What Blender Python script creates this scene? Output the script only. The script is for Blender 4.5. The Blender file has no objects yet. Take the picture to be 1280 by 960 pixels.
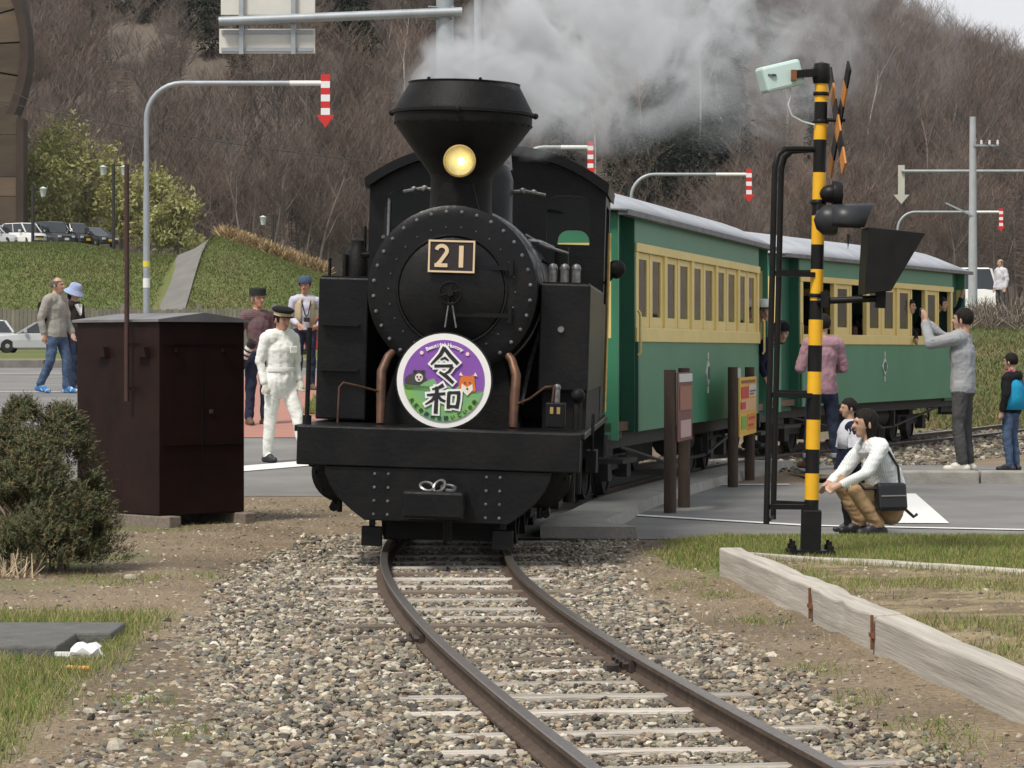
import bpy, bmesh, math, random
import numpy as np
from mathutils import Vector, Matrix, noise
random.seed(7); RNG = np.random.default_rng(11)
SC = bpy.context.scene
COL = SC.collection
R = math.radians
PI = math.pi
# ------------------------------------------------------------------ camera
F, HC, YH = 3740.0, 1.40, 437.0            # focal length in photo pixels, eye height, horizon row (photo is 1280 x 960)
cam_d = bpy.data.cameras.new('camera'); cam = bpy.data.objects.new('camera', cam_d); COL.objects.link(cam)
cam.location = (0, 0, HC); cam.rotation_euler = (R(90), 0, 0)
cam_d.sensor_width = 36; cam_d.lens = F/1280*36; cam_d.shift_y = -(480-YH)/1280
cam_d.clip_start = .5; cam_d.clip_end = 6000
SC.camera = cam
# ------------------------------------------------------------------ sky and sun
SUN_EL, SUN_AZ = 56, 215                   # azimuth measured clockwise from +Y (the view direction)
W = bpy.data.worlds.new('World'); SC.world = W; W.use_nodes = True
nt = W.node_tree; nt.nodes.clear()
def N(t, typ, **kw):
    n = t.nodes.new(typ)
    for k, v in kw.items():
        if k in n.inputs: n.inputs[k].default_value = v
        else: setattr(n, k, v)
    return n
out = N(nt, 'ShaderNodeOutputWorld'); bg = N(nt, 'ShaderNodeBackground'); bg.inputs['Strength'].default_value = .095
sky = N(nt, 'ShaderNodeTexSky', sky_type='NISHITA', sun_disc=False)
sky.sun_elevation = R(SUN_EL); sky.sun_rotation = R(SUN_AZ); sky.air_density = 1.0; sky.dust_density = 2.0
tc = N(nt, 'ShaderNodeTexCoord'); mp = N(nt, 'ShaderNodeMapping'); mp.inputs['Scale'].default_value = (1, 1, 2.2)
cn = N(nt, 'ShaderNodeTexNoise'); cn.inputs['Scale'].default_value = 7; cn.inputs['Detail'].default_value = 7; cn.inputs['Roughness'].default_value = .55
cr = N(nt, 'ShaderNodeValToRGB'); cr.color_ramp.elements[0].position = .34; cr.color_ramp.elements[1].position = .58
cr.color_ramp.elements[0].color = (.45, .45, .45, 1)
mx = N(nt, 'ShaderNodeMix', data_type='RGBA')
mx.inputs['B'].default_value = (7.2, 7.3, 7.6, 1)
L = nt.links.new
L(tc.outputs['Generated'], mp.inputs['Vector']); L(mp.outputs[0], cn.inputs['Vector']); L(cn.outputs['Fac'], cr.inputs[0])
L(cr.outputs[0], mx.inputs['Factor']); L(sky.outputs[0], mx.inputs['A']); L(mx.outputs['Result'], bg.inputs['Color']); L(bg.outputs[0], out.inputs[0])
sd = bpy.data.lights.new('sun', 'SUN'); sun = bpy.data.objects.new('sun', sd); COL.objects.link(sun)
sd.energy = 3.0; sd.angle = R(12); sd.color = (1, .94, .84)
sv = Vector((math.sin(R(SUN_AZ))*math.cos(R(SUN_EL)), math.cos(R(SUN_AZ))*math.cos(R(SUN_EL)), math.sin(R(SUN_EL))))
sun.rotation_euler = (-sv).to_track_quat('-Z', 'Y').to_euler(); sun.location = (0, 0, 40)
SC.view_settings.view_transform = 'Standard'; SC.view_settings.look = 'None'
SC.view_settings.exposure = 0.25; SC.view_settings.gamma = 1
try:
    SC.cycles.use_denoising = True; SC.cycles.max_bounces = 8; SC.cycles.transparent_max_bounces = 16; SC.cycles.volume_bounces = 1
except Exception: pass
def at(px, py, Y):                           # photo pixel at a known distance -> point
    return Vector(((px-640)/F*Y, Y, HC-(py-YH)/F*Y))
# ------------------------------------------------------------------ materials
MATS = {}
def mat(name, c1, c2=None, rough=.6, metal=0, scale=8, detail=4, bump=0, bscale=30, spec=.5, coat=0, stretch=None, rnd=0, hard=None):
    if name in MATS: return MATS[name]
    m = bpy.data.materials.new(name); m.use_nodes = True; t = m.node_tree; b = t.nodes['Principled BSDF']
    b.inputs['Roughness'].default_value = rough; b.inputs['Metallic'].default_value = metal
    b.inputs['Specular IOR Level'].default_value = spec
    if coat: b.inputs['Coat Weight'].default_value = coat; b.inputs['Coat Roughness'].default_value = .15
    c1 = tuple(c1)+(1,)
    co = N(t, 'ShaderNodeTexCoord'); mpn = N(t, 'ShaderNodeMapping'); t.links.new(co.outputs['Object'], mpn.inputs['Vector'])
    if stretch: mpn.inputs['Scale'].default_value = stretch
    src = None
    if c2 is not None:
        c2 = tuple(c2)+(1,)
        n = N(t, 'ShaderNodeTexNoise'); n.inputs['Scale'].default_value = scale; n.inputs['Detail'].default_value = detail; n.inputs['Roughness'].default_value = .6
        t.links.new(mpn.outputs[0], n.inputs['Vector'])
        r = N(t, 'ShaderNodeValToRGB'); e = r.color_ramp.elements
        lo, hi = hard if hard else (.32, .68)
        e[0].position = lo; e[0].color = c1; e[1].position = hi; e[1].color = c2
        t.links.new(n.outputs['Fac'], r.inputs[0]); src = r.outputs[0]
    if rnd:
        oi = N(t, 'ShaderNodeObjectInfo'); hs = N(t, 'ShaderNodeHueSaturation')
        mr = N(t, 'ShaderNodeMapRange'); mr.inputs['To Min'].default_value = 1-rnd; mr.inputs['To Max'].default_value = 1+rnd
        t.links.new(oi.outputs['Random'], mr.inputs['Value']); t.links.new(mr.outputs[0], hs.inputs['Value'])
        if src: t.links.new(src, hs.inputs['Color'])
        else: hs.inputs['Color'].default_value = c1
        src = hs.outputs[0]
    if src: t.links.new(src, b.inputs['Base Color'])
    else: b.inputs['Base Color'].default_value = c1
    if bump:
        n2 = N(t, 'ShaderNodeTexNoise'); n2.inputs['Scale'].default_value = bscale; n2.inputs['Detail'].default_value = 5
        t.links.new(mpn.outputs[0], n2.inputs['Vector'])
        bp = N(t, 'ShaderNodeBump'); bp.inputs['Strength'].default_value = bump; bp.inputs['Distance'].default_value = .02
        t.links.new(n2.outputs['Fac'], bp.inputs['Height']); t.links.new(bp.outputs[0], b.inputs['Normal'])
    MATS[name] = m; return m
def attr_mat(name, rough=.85, bump=0, bscale=60, var=.25, vscale=12, spec=.3, sheen=0, trans=0):      # colour comes from the 'col' attribute (different stones, leaves, turf)
    if name in MATS: return MATS[name]
    m = bpy.data.materials.new(name); m.use_nodes = True; t = m.node_tree; b = t.nodes['Principled BSDF']
    b.inputs['Roughness'].default_value = rough; b.inputs['Specular IOR Level'].default_value = spec
    a = N(t, 'ShaderNodeAttribute', attribute_name='col'); co = N(t, 'ShaderNodeTexCoord')
    n = N(t, 'ShaderNodeTexNoise'); n.inputs['Scale'].default_value = vscale; n.inputs['Detail'].default_value = 6
    t.links.new(co.outputs['Object'], n.inputs['Vector'])
    mr = N(t, 'ShaderNodeMapRange'); mr.inputs['From Min'].default_value = .25; mr.inputs['From Max'].default_value = .75
    mr.inputs['To Min'].default_value = 1-var; mr.inputs['To Max'].default_value = 1+var; t.links.new(n.outputs['Fac'], mr.inputs['Value'])
    hs = N(t, 'ShaderNodeHueSaturation'); t.links.new(a.outputs['Color'], hs.inputs['Color']); t.links.new(mr.outputs[0], hs.inputs['Value'])
    t.links.new(hs.outputs[0], b.inputs['Base Color'])
    if trans:
        ou = t.nodes['Material Output']; tr = N(t, 'ShaderNodeBsdfTranslucent'); ms = N(t, 'ShaderNodeMixShader'); ms.inputs[0].default_value = trans
        t.links.new(hs.outputs[0], tr.inputs['Color']); t.links.new(b.outputs[0], ms.inputs[1]); t.links.new(tr.outputs[0], ms.inputs[2]); t.links.new(ms.outputs[0], ou.inputs[0])
    if bump:
        n2 = N(t, 'ShaderNodeTexNoise'); n2.inputs['Scale'].default_value = bscale; n2.inputs['Detail'].default_value = 6
        t.links.new(co.outputs['Object'], n2.inputs['Vector'])
        bp = N(t, 'ShaderNodeBump'); bp.inputs['Strength'].default_value = bump; bp.inputs['Distance'].default_value = .03
        t.links.new(n2.outputs['Fac'], bp.inputs['Height']); t.links.new(bp.outputs[0], b.inputs['Normal'])
    MATS[name] = m; return m
def glass_mat(name, tint, trans, rough=.05):
    m = bpy.data.materials.new(name); m.use_nodes = True; t = m.node_tree; t.nodes.clear()
    o = N(t, 'ShaderNodeOutputMaterial'); g = N(t, 'ShaderNodeBsdfGlossy'); g.inputs['Roughness'].default_value = rough; g.inputs['Color'].default_value = (.9, .9, .9, 1)
    tr = N(t, 'ShaderNodeBsdfTransparent'); tr.inputs['Color'].default_value = tuple(tint)+(1,)
    fr = N(t, 'ShaderNodeFresnel'); fr.inputs['IOR'].default_value = 1.5; ms = N(t, 'ShaderNodeMixShader')
    ma = N(t, 'ShaderNodeMath', operation='ADD'); ma.inputs[1].default_value = 1-trans; ma.use_clamp = True
    t.links.new(fr.outputs[0], ma.inputs[0]); t.links.new(ma.outputs[0], ms.inputs[0]); t.links.new(tr.outputs[0], ms.inputs[1]); t.links.new(g.outputs[0], ms.inputs[2]); t.links.new(ms.outputs[0], o.inputs[0])
    MATS[name] = m; return m
def emit_mat(name, c, s):
    m = bpy.data.materials.new(name); m.use_nodes = True; b = m.node_tree.nodes['Principled BSDF']
    b.inputs['Base Color'].default_value = tuple(c)+(1,); b.inputs['Emission Color'].default_value = tuple(c)+(1,); b.inputs['Emission Strength'].default_value = s
    MATS[name] = m; return m
# ------------------------------------------------------------------ mesh helpers
class MB:
    def __init__(s): s.v = []; s.f = []; s.m = []; s.sm = []
    def add(s, vs, fs, m=0, sm=False):
        o = len(s.v); s.v += [tuple(v) for v in vs]
        for f in fs: s.f.append(tuple(i+o for i in f)); s.m.append(m); s.sm.append(sm)
        return s
    def box(s, x0, x1, y0, y1, z0, z1, m=0):
        return s.add([(x0,y0,z0),(x1,y0,z0),(x1,y1,z0),(x0,y1,z0),(x0,y0,z1),(x1,y0,z1),(x1,y1,z1),(x0,y1,z1)],
                     [(0,3,2,1),(4,5,6,7),(0,1,5,4),(1,2,6,5),(2,3,7,6),(3,0,4,7)], m)
    def obox(s, c, u, v, w, m=0):            # box from centre and three half-vectors
        c, u, v, w = map(Vector, (c, u, v, w))
        return s.add([c-u-v-w, c+u-v-w, c+u+v-w, c-u+v-w, c-u-v+w, c+u-v+w, c+u+v+w, c-u+v+w],
                     [(0,3,2,1),(4,5,6,7),(0,1,5,4),(1,2,6,5),(2,3,7,6),(3,0,4,7)], m)
    def bar(s, p, q, w, h, m=0, up=(0,0,1)):
        p, q = Vector(p), Vector(q); d = q-p; l = d.length; d.normalize(); up = Vector(up)
        sd_ = d.cross(up)
        if sd_.length < 1e-4: sd_ = d.cross(Vector((0,1,0)))
        sd_.normalize(); u2 = sd_.cross(d)
        return s.obox((p+q)/2, d*l/2, sd_*w/2, u2*h/2, m)
    def tube(s, pts, r, n=8, m=0, sm=True, caps=True, flat=None):
        pts = [Vector(p) for p in pts]; k = len(pts); rs = r if isinstance(r, (list, tuple)) else [r]*k
        vs = []; fs = []; ref = None
        for i, p in enumerate(pts):
            d = (pts[min(i+1, k-1)]-pts[max(i-1, 0)])
            if d.length < 1e-9: d = Vector((0,0,1))
            d.normalize()
            if ref is None: ref = d.orthogonal().normalized()
            ref = (ref-d*ref.dot(d))
            if ref.length < 1e-6: ref = d.orthogonal()
            ref.normalize(); b = d.cross(ref)
            for j in range(n):
                a = 2*PI*j/n; vs.append(p+(ref*math.cos(a)+b*math.sin(a))*rs[i])
        for i in range(k-1):
            for j in range(n): fs.append((i*n+j, i*n+(j+1)%n, (i+1)*n+(j+1)%n, (i+1)*n+j))
        s.add(vs, fs, m, sm)
        if caps:
            o = len(s.v)-len(vs)
            s.f.append(tuple(o+j for j in reversed(range(n)))); s.m.append(m); s.sm.append(False)
            s.f.append(tuple(o+(k-1)*n+j for j in range(n))); s.m.append(m); s.sm.append(False)
        return s
    def lathe(s, prof, n=32, M=None, m=0, sm=True, cap=True):      # prof [(r, z)] about local z, M places it
        vs = []; fs = []; k = len(prof)
        for r, z in prof:
            for j in range(n): a = 2*PI*j/n; vs.append(Vector((r*math.cos(a), r*math.sin(a), z)))
        for i in range(k-1):
            for j in range(n): fs.append((i*n+j, i*n+(j+1)%n, (i+1)*n+(j+1)%n, (i+1)*n+j))
        if M is not None: vs = [M @ v for v in vs]
        s.add(vs, fs, m, sm)
        if cap:
            o = len(s.v)-len(vs)
            if prof[0][0] > 1e-5: s.f.append(tuple(o+j for j in reversed(range(n)))); s.m.append(m); s.sm.append(False)
            if prof[-1][0] > 1e-5: s.f.append(tuple(o+(k-1)*n+j for j in range(n))); s.m.append(m); s.sm.append(False)
        return s
    def prism(s, poly, axis, a, b, m=0):     # poly: 2-D points in the two other axes (x,z for axis y)
        def P(p, t):
            return (p[0], t, p[1]) if axis == 'y' else ((t, p[0], p[1]) if axis == 'x' else (p[0], p[1], t))
        n = len(poly); vs = [P(p, a) for p in poly]+[P(p, b) for p in poly]
        fs = [tuple(range(n)), tuple(range(2*n-1, n-1, -1))]+[(i, n+i, n+(i+1)%n, (i+1)%n) for i in range(n)]
        return s.add(vs, fs, m)
    def ball(s, c, r, n=12, m=0, sc=(1,1,1)):
        k = n//2; vs = []; fs = []
        for i in range(k+1):
            th = PI*i/k
            for j in range(n):
                a = 2*PI*j/n; vs.append((c[0]+r*sc[0]*math.sin(th)*math.cos(a), c[1]+r*sc[1]*math.sin(th)*math.sin(a), c[2]+r*sc[2]*math.cos(th)))
        for i in range(k):
            for j in range(n): fs.append((i*n+j, (i+1)*n+j, (i+1)*n+(j+1)%n, i*n+(j+1)%n))
        return s.add(vs, fs, m, True)
    def build(s, name, mats, parent=None, bevel=0, fix=True, seg=2):
        me = bpy.data.meshes.new(name); me.from_pydata(s.v, [], s.f); me.validate(clean_customdata=False)
        for mm in (mats if isinstance(mats, (list, tuple)) else [mats]): me.materials.append(mm)
        if len(me.polygons) == len(s.f):
            me.polygons.foreach_set('material_index', s.m); me.polygons.foreach_set('use_smooth', s.sm)
        if fix:
            bm = bmesh.new(); bm.from_mesh(me); bmesh.ops.recalc_face_normals(bm, faces=bm.faces); bm.to_mesh(me); bm.free()
        me.update()
        if any(s.sm): me.set_sharp_from_angle(angle=R(42))
        o = bpy.data.objects.new(name, me); COL.objects.link(o)
        if parent: o.parent = parent
        if bevel:
            b = o.modifiers.new('bevel', 'BEVEL'); b.width = bevel; b.segments = seg; b.limit_method = 'ANGLE'; b.angle_limit = R(40)
        return o
def Mx(loc=(0,0,0), axis='z', deg=0):        # lathe placement: turn local z to the given axis
    rot = {'z': Matrix.Identity(4), 'y': Matrix.Rotation(R(-90), 4, 'X'), 'x': Matrix.Rotation(R(90), 4, 'Y')}[axis]
    return Matrix.Translation(loc) @ rot
def tag(o, label, cat, group=None, kind=None):
    o['label'] = label; o['category'] = cat
    if group: o['group'] = group
    if kind: o['kind'] = kind
    return o
def struct(o, kind='structure', label=None):
    o['kind'] = kind
    if label: o['label'] = label
    return o
def empty(name, loc=(0,0,0), rot=(0,0,0)):
    o = bpy.data.objects.new(name, None); COL.objects.link(o); o.location = loc; o.rotation_euler = rot; o.empty_display_size = .2
    return o
def copy_tree(o, parent=None):
    c = o.copy(); COL.objects.link(c); c.parent = parent
    for ch in o.children:
        copy_tree(ch, c)
    return c
def text_mesh(body, size, depth, m, name, parent, loc, rot, bold=0, align='CENTER', sx=1):
    cu = bpy.data.curves.new(name, 'FONT'); cu.body = body; cu.size = size; cu.extrude = depth; cu.align_x = align; cu.align_y = 'CENTER'; cu.offset = bold; cu.resolution_u = 3
    t = bpy.data.objects.new(name, cu); COL.objects.link(t)
    dg = bpy.context.evaluated_depsgraph_get(); me = bpy.data.meshes.new_from_object(t.evaluated_get(dg))
    bpy.data.objects.remove(t); me.materials.clear(); me.materials.append(m)
    o = bpy.data.objects.new(name, me); COL.objects.link(o); o.parent = parent; o.location = loc; o.rotation_euler = rot; o.scale = (sx, 1, 1)
    return o
def np_mesh(name, V, Fc, mats, parent=None, col=None, smooth=False, mi=None):
    V = np.asarray(V, dtype=np.float32); Fc = np.asarray(Fc, dtype=np.int32); k = Fc.shape[1]
    me = bpy.data.meshes.new(name); me.vertices.add(len(V)); me.vertices.foreach_set('co', V.ravel())
    me.loops.add(Fc.size); me.loops.foreach_set('vertex_index', Fc.ravel())
    me.polygons.add(len(Fc)); me.polygons.foreach_set('loop_start', np.arange(0, Fc.size, k, dtype=np.int32))
    for mm in (mats if isinstance(mats, (list, tuple)) else [mats]): me.materials.append(mm)
    if mi is not None: me.polygons.foreach_set('material_index', np.asarray(mi, dtype=np.int32))
    me.update(calc_edges=True)
    me.polygons.foreach_set('use_smooth', np.full(len(Fc), smooth))
    if col is not None:
        a = me.color_attributes.new('col', 'FLOAT_COLOR', 'POINT'); c = np.ones((len(V), 4), np.float32); c[:, :3] = col
        a.data.foreach_set('color', c.ravel())
    o = bpy.data.objects.new(name, me); COL.objects.link(o)
    if parent: o.parent = parent
    return o
def sstep(a, b, x):
    t = np.clip((np.asarray(x, dtype=float)-a)/(b-a), 0, 1); return t*t*(3-2*t)
def fnoise(x, y, s=1.0, seed=0):             # cheap smooth value noise, vectorised
    x = np.asarray(x, float)*s+seed*17.3; y = np.asarray(y, float)*s+seed*9.1
    xi = np.floor(x); yi = np.floor(y); fx = x-xi; fy = y-yi
    fx = fx*fx*(3-2*fx); fy = fy*fy*(3-2*fy)
    def h(a, b): v = np.sin(a*127.1+b*311.7)*43758.5453; return v-np.floor(v)
    return (h(xi, yi)*(1-fx)+h(xi+1, yi)*fx)*(1-fy)+(h(xi, yi+1)*(1-fx)+h(xi+1, yi+1)*fx)*fy
def fbm(x, y, s=1.0, seed=0, o=4):
    r = 0; a = .5
    for i in range(o): r = r+a*fnoise(x, y, s*2**i, seed+i*3); a *= .5
    return r
# ------------------------------------------------------------------ track line and ground heights
TZ = [0, 5, 12.9, 17.2, 20, 24, 28, 34, 40, 45, 60, 90]
TT = [-.2, -.18, -.135, -.085, -.02, .09, .2, .25, .40, .42, .27, .2]
_tz = np.arange(2, 80, .05); _th = np.interp(_tz, TZ, TT)
_tx = np.concatenate([[0], np.cumsum(np.tan((_th[1:]+_th[:-1])/2)*.05)]); _tx += -.385-np.interp(18.53, _tz, _tx)
def track_x(Y): return np.interp(Y, _tz, _tx)
def track_th(Y): return np.interp(Y, TZ, TT)
RAIL_TOP = .06
def beamx(Y): return 1.36+(18-np.asarray(Y, float))*.082       # outer face of the big timber edging
def backy(X): return 18.8-(np.asarray(X, float)-1.46)*.92     # line of the low back timber
def gh(X, Y):                                # height of the ground
    X = np.asarray(X, float); Y = np.asarray(Y, float)
    left = np.interp(Y, [0, 27, 44, 65, 150, 168], [0, 0, .75, 1.02, 1.3, 1.4])
    crest = np.interp(X, [-60, -29, -25, -21.5, -19.7, -12.8, -8, -2], [8.6, 8.45, 7.7, 7.6, 8.95, 6.4, 5.2, 4.0])
    emb = sstep(168, 199, Y)*(crest-1.4)
    left = left+emb
    right = np.interp(Y, [0, 53, 62, 82, 300], [-.02, -.02, .35, 2.3, 5.2])
    w = sstep(1.5, -1.8, X-.045*np.maximum(Y-30, 0)*1.0)
    w = np.where(Y > 120, sstep(12, -6, X-.02*Y), w)
    z = left*w+right*(1-w)
    # wooded hill
    y0 = np.interp(X, [-90, -20, 40, 130], [262, 255, 300, 330])
    ridge = np.interp(X, [-200, -60, 20, 45, 58, 64, 71, 84, 106, 150, 260], [118, 106, 100, 84, 58, 52, 50.5, 46, 38, 33, 30])
    t = np.clip((Y-y0)/330, 0, 1)
    hill = ridge*(1-(1-t)**1.6)+8*(fbm(X, Y, .012, 3)-.5)*np.clip((Y-y0)/80, 0, 1)
    return z+np.where(Y > y0, hill*np.clip((Y-y0)/20, 0, 1), 0)-np.where(Y > 620, (Y-620)*.2, 0)
def ghp(X, Y): return float(gh(X, Y))
def grid(xs, ys, zoff=0, name='ground', mats=None, col=None, zf=None):
    XX, YY = np.meshgrid(xs, ys); ZZ = (gh(XX, YY) if zf is None else zf(XX, YY))+zoff
    V = np.stack([XX, YY, ZZ], -1).reshape(-1, 3); nx, ny = len(xs), len(ys)
    i = (np.arange(ny-1)[:, None]*nx+np.arange(nx-1)[None]).ravel()
    Fc = np.stack([i, i+1, i+nx+1, i+nx], -1)
    return np_mesh(name, V, Fc, mats, col=None if col is None else col(V[:, 0], V[:, 1], V[:, 2]), smooth=True)
def lerp(a, b, t): return np.asarray(a)*(1-t[:, None])+np.asarray(b)*t[:, None]
SOIL = (.235, .18, .12); DRY = (.30, .26, .15); GRASS = (.10, .15, .035); LITTER = (.115, .094, .078)
def near_grass(X, Y):                        # where turf grows close by
    n = fbm(X, Y, 1.6, 5)
    a = sstep(.30, .50, n+.10)*sstep(-1.66, -1.95, X+.25*(fbm(X, Y, .9, 8)-.5))*sstep(16.2, 15.4, Y)*sstep(6, 8, Y)      # front left turf
    a = np.maximum(a, .6*sstep(.45, .6, n)*sstep(-2.3, -2.6, X)*sstep(17, 18, Y)*sstep(27, 26, Y))
    edge = 19.35+.0*X
    strip = sstep(.95, 1.35, X+.5*(n-.5))*sstep(-.5, .1, Y-backy(np.maximum(X,1.46))-.3*(n-.5))*sstep(22.4, 22.2, Y)                         # turf strip along the road
    bed = .75*sstep(.47, .62, n)*sstep(.1, .25, X-beamx(Y))*sstep(.1, -.1, Y-backy(X))
    return np.clip(np.maximum(np.maximum(a, strip), bed), 0, 1)
def ground_col(X, Y, Z):
    n = fbm(X, Y, .7, 2); n2 = fbm(X, Y, 4.5, 9)
    c = lerp(SOIL, (.155, .118, .078), sstep(.3, .65, n)); c = lerp(c, (.33, .29, .22), .6*sstep(.5, .75, n2)) if False else c*(.8+.4*n2)[:, None]
    g = near_grass(X, Y); c = lerp(c, np.array((.13, .16, .05)), g*.85)
    bedm = sstep(0, .2, X-beamx(Y))*sstep(.1, -.1, Y-backy(X))
    c2 = lerp((.15, .11, .065), (.31, .25, .14), sstep(.35, .6, fbm(X, Y, 9, 19))); c = c*(1-bedm*.8)[:, None]+c2*(bedm*.8)[:, None]
    c = lerp(c, np.array(GRASS), .0*g)
    far = sstep(63, 66, Y)*sstep(6, 2, X-.03*Y)                 # lawns and bank on the left
    fn = fbm(X, Y, .12, 4); fn = .5*fn+.5*fbm(X, Y*.7, .55, 24, 3); fc = lerp((.10, .14, .034), (.145, .15, .05), sstep(.36, .60, fn)); fc = lerp(fc, (.17, .14, .07), .55*sstep(.52, .68, fbm(X, Y*.8, .3, 14)))
    c = c*(1-far)[:, None]+fc*far[:, None]
    rg = sstep(47, 50, Y)*sstep(2, 5, X-.04*Y)
    rc = lerp((.085, .115, .03), (.17, .14, .07), sstep(.4, .6, fbm(X, Y, .5, 6))); c = c*(1-rg)[:, None]+rc*rg[:, None]
    y0 = np.interp(X, [-90, -20, 40, 130], [262, 255, 300, 330]); hl = sstep(-25, 8, Y-y0)
    lc = lerp(LITTER, (.145, .118, .098), sstep(.35, .65, fbm(X, Y, .03, 7))); c = c*(1-hl)[:, None]+lc*hl[:, None]
    return np.clip(c, .005, 1)
M_GROUND = attr_mat('earth_and_turf', bump=.8, bscale=40, var=.42, vscale=38)
xs = np.unique(np.concatenate([np.arange(-320, -40, 8), np.arange(-40, -8, 1.), np.arange(-8, -3, .25), np.arange(-3, 3.2, .1), np.arange(3.2, 10, .25), np.arange(10, 40, 1.5), np.arange(40, 400, 8)]))
ys = np.unique(np.concatenate([np.arange(-40, 6, 3), np.arange(6, 24, .1), np.arange(24, 70, .5), np.arange(70, 260, 2.5), np.arange(260, 640, 8), np.arange(640, 801, 20)]))
def under(X, Y):                             # the sheet dips under the paved areas
    z = gh(X, Y)+.012*(fbm(X, Y, 3, 1)-.5)*(Y < 24)
    rd = np.maximum((X > -.6)*(Y > 22.6)*(Y < 34.6)*((Y < 31.6)|(X > 3.3)), (X < -.6)*(Y > 28.1)*(Y < 66))*(X < 43)*(X > -43)
    bedm = sstep(.02, .13, X-beamx(Y))*sstep(.06, -.06, Y-backy(X))*(X < 8)
    st = sstep(1.1, 1.5, X)*sstep(-.06, .06, Y-backy(X))*sstep(22.3, 21.2, Y)
    d = np.abs(X-track_x(Y)); tr = sstep(1.75, .75, np.where(X < track_x(Y), d, d+.45))*sstep(24.5, 23, Y)
    return z-.06*rd+.12*bedm+.075*st-.085*tr
ground = struct(grid(xs, ys, name='ground', mats=M_GROUND, col=ground_col, zf=under))
# ------------------------------------------------------------------ roads and pavements
M_ASPH = mat('asphalt', (.145, .142, .137), (.225, .22, .212), rough=.9, scale=.9, detail=8, bump=.35, bscale=180)
M_PAINT = mat('road_paint', (.72, .72, .70), (.55, .55, .53), rough=.7, scale=14, detail=8, hard=(.55, .75))
M_RED = mat('red_paving', (.40, .185, .14), (.33, .165, .13), rough=.85, scale=3, detail=6, bump=.3, bscale=90)
M_CONC = mat('concrete', (.36, .345, .31), (.25, .24, .215), rough=.9, scale=6, detail=8, bump=.4, bscale=60)
M_BROWNPAVE = mat('brown_pavement', (.34, .22, .15), (.30, .25, .18), rough=.9, scale=.8, detail=6)
def sheet(name, xs, ys, zoff, m, thick=0):
    o = grid(xs, ys, zoff, name, m); return o
road = struct(sheet('road', np.linspace(-.75, 44, 140), np.linspace(22.35, 31.75, 40), 0.004, M_ASPH))
road2 = struct(sheet('road', np.linspace(-44, -.75, 140), np.linspace(27.8, 64, 90), 0.004, M_ASPH))
pave = struct(sheet('pavement', np.linspace(3.2, 44, 120), np.linspace(31.9, 34.4, 8), .09, M_ASPH))
def quadsheet(name, poly, zoff, m, n=14, k=14):           # poly: four corners, draped over the ground
    a, b, c, d = [np.array(p, float) for p in poly]; V = []
    for j in range(k+1):
        for i in range(n+1):
            u, v = i/n, j/k; p = (a*(1-u)+b*u)*(1-v)+(d*(1-u)+c*u)*v; V.append((p[0], p[1], ghp(*p)+zoff))
    Fc = [(j*(n+1)+i, j*(n+1)+i+1, (j+1)*(n+1)+i+1, (j+1)*(n+1)+i) for j in range(k) for i in range(n)]
    return np_mesh(name, V, Fc, m, smooth=True)
struct(quadsheet('pavement', [(-4.1, 35.1), (-.9, 35.1), (-1.0, 56), (-7, 56)], .012, M_RED, 16, 40))
turf = [(-2.72, 39.3), (-1.2, 38.9), (-1.4, 45), (-2.85, 45.6)]
struct(quadsheet('verge', turf, .03, mat('verge_turf', (.08, .125, .025), (.15, .14, .06), rough=.95, scale=3, detail=8, bump=.8, bscale=60), 10, 14))
struct(quadsheet('pavement', [(-44, 65.2), (-.5, 65.2), (-.5, 76), (-44, 76)], .11, M_BROWNPAVE, 30, 6))
def strip(name, pts, w, zoff, m):            # painted line along a polyline, w across the line
    V = []; Fc = []
    pts = [np.array(p, float) for p in pts]
    P = []
    for a, b in zip(pts[:-1], pts[1:]):
        k = max(2, int(np.linalg.norm(b-a)/.5))
        for i in range(k): P.append(a+(b-a)*i/k)
    P.append(pts[-1])
    for i, p in enumerate(P):
        d = P[min(i+1, len(P)-1)]-P[max(i-1, 0)]; d /= np.linalg.norm(d); nrm = np.array((-d[1], d[0]))
        for s_ in (-.5, .5): q = p+nrm*w*s_; V.append((q[0], q[1], ghp(*q)+zoff))
    for i in range(len(P)-1): Fc.append((2*i, 2*i+1, 2*i+3, 2*i+2))
    return np_mesh(name, V, Fc, m)
def kid(o, p): o.parent = p; return o
kid(strip('edge_line', [(.80, 25.75), (2.38, 24.0), (5.5, 22.9), (9, 22.75)], .14, .012, M_PAINT), road)
kid(strip('stop_line', [(3.32, 24.3), (3.72, 29.3)], .46, .012, M_PAINT), road)
kid(strip('edge_line', [(1.7, 31.2), (2.9, 31.3)], .16, .012, M_PAINT), road)
kid(strip('edge_line', [(-44, 44.7), (-4.2, 44.9)], .17, .012, M_PAINT), road2)
kid(strip('edge_line', [(-44, 57.6), (-6.4, 58)], .2, .012, M_PAINT), road2)
kid(strip('stop_line', [(-3.2, 30.3), (-2.05, 31.55), (-.9, 32.4)], .5, .012, M_PAINT), road2)
# kerbs
kerb = empty('kerb', (0, 0, 0)); struct(kerb)
for i in range(34):
    x = 1.35+i*1.2
    if x < 3.2: continue
    MB().box(x+.008, x+1.192, 31.62, 31.9, -.06, .115).build('kerb_stone', M_CONC, kerb, bevel=.02)
kerb2 = empty('kerb', (0, 0, 0)); struct(kerb2)
M_KERBD = mat('dark_kerb', (.12, .11, .10), (.2, .19, .17), rough=.9, scale=4, detail=6)
for i in range(22):
    x = -44+i*2.0
    MB().box(x+.01, x+1.99, 64.0, 65.2, ghp(x, 64)-.2, ghp(x, 65)+.17).build('kerb_stone', M_KERBD, kerb2, bevel=.03)
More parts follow.
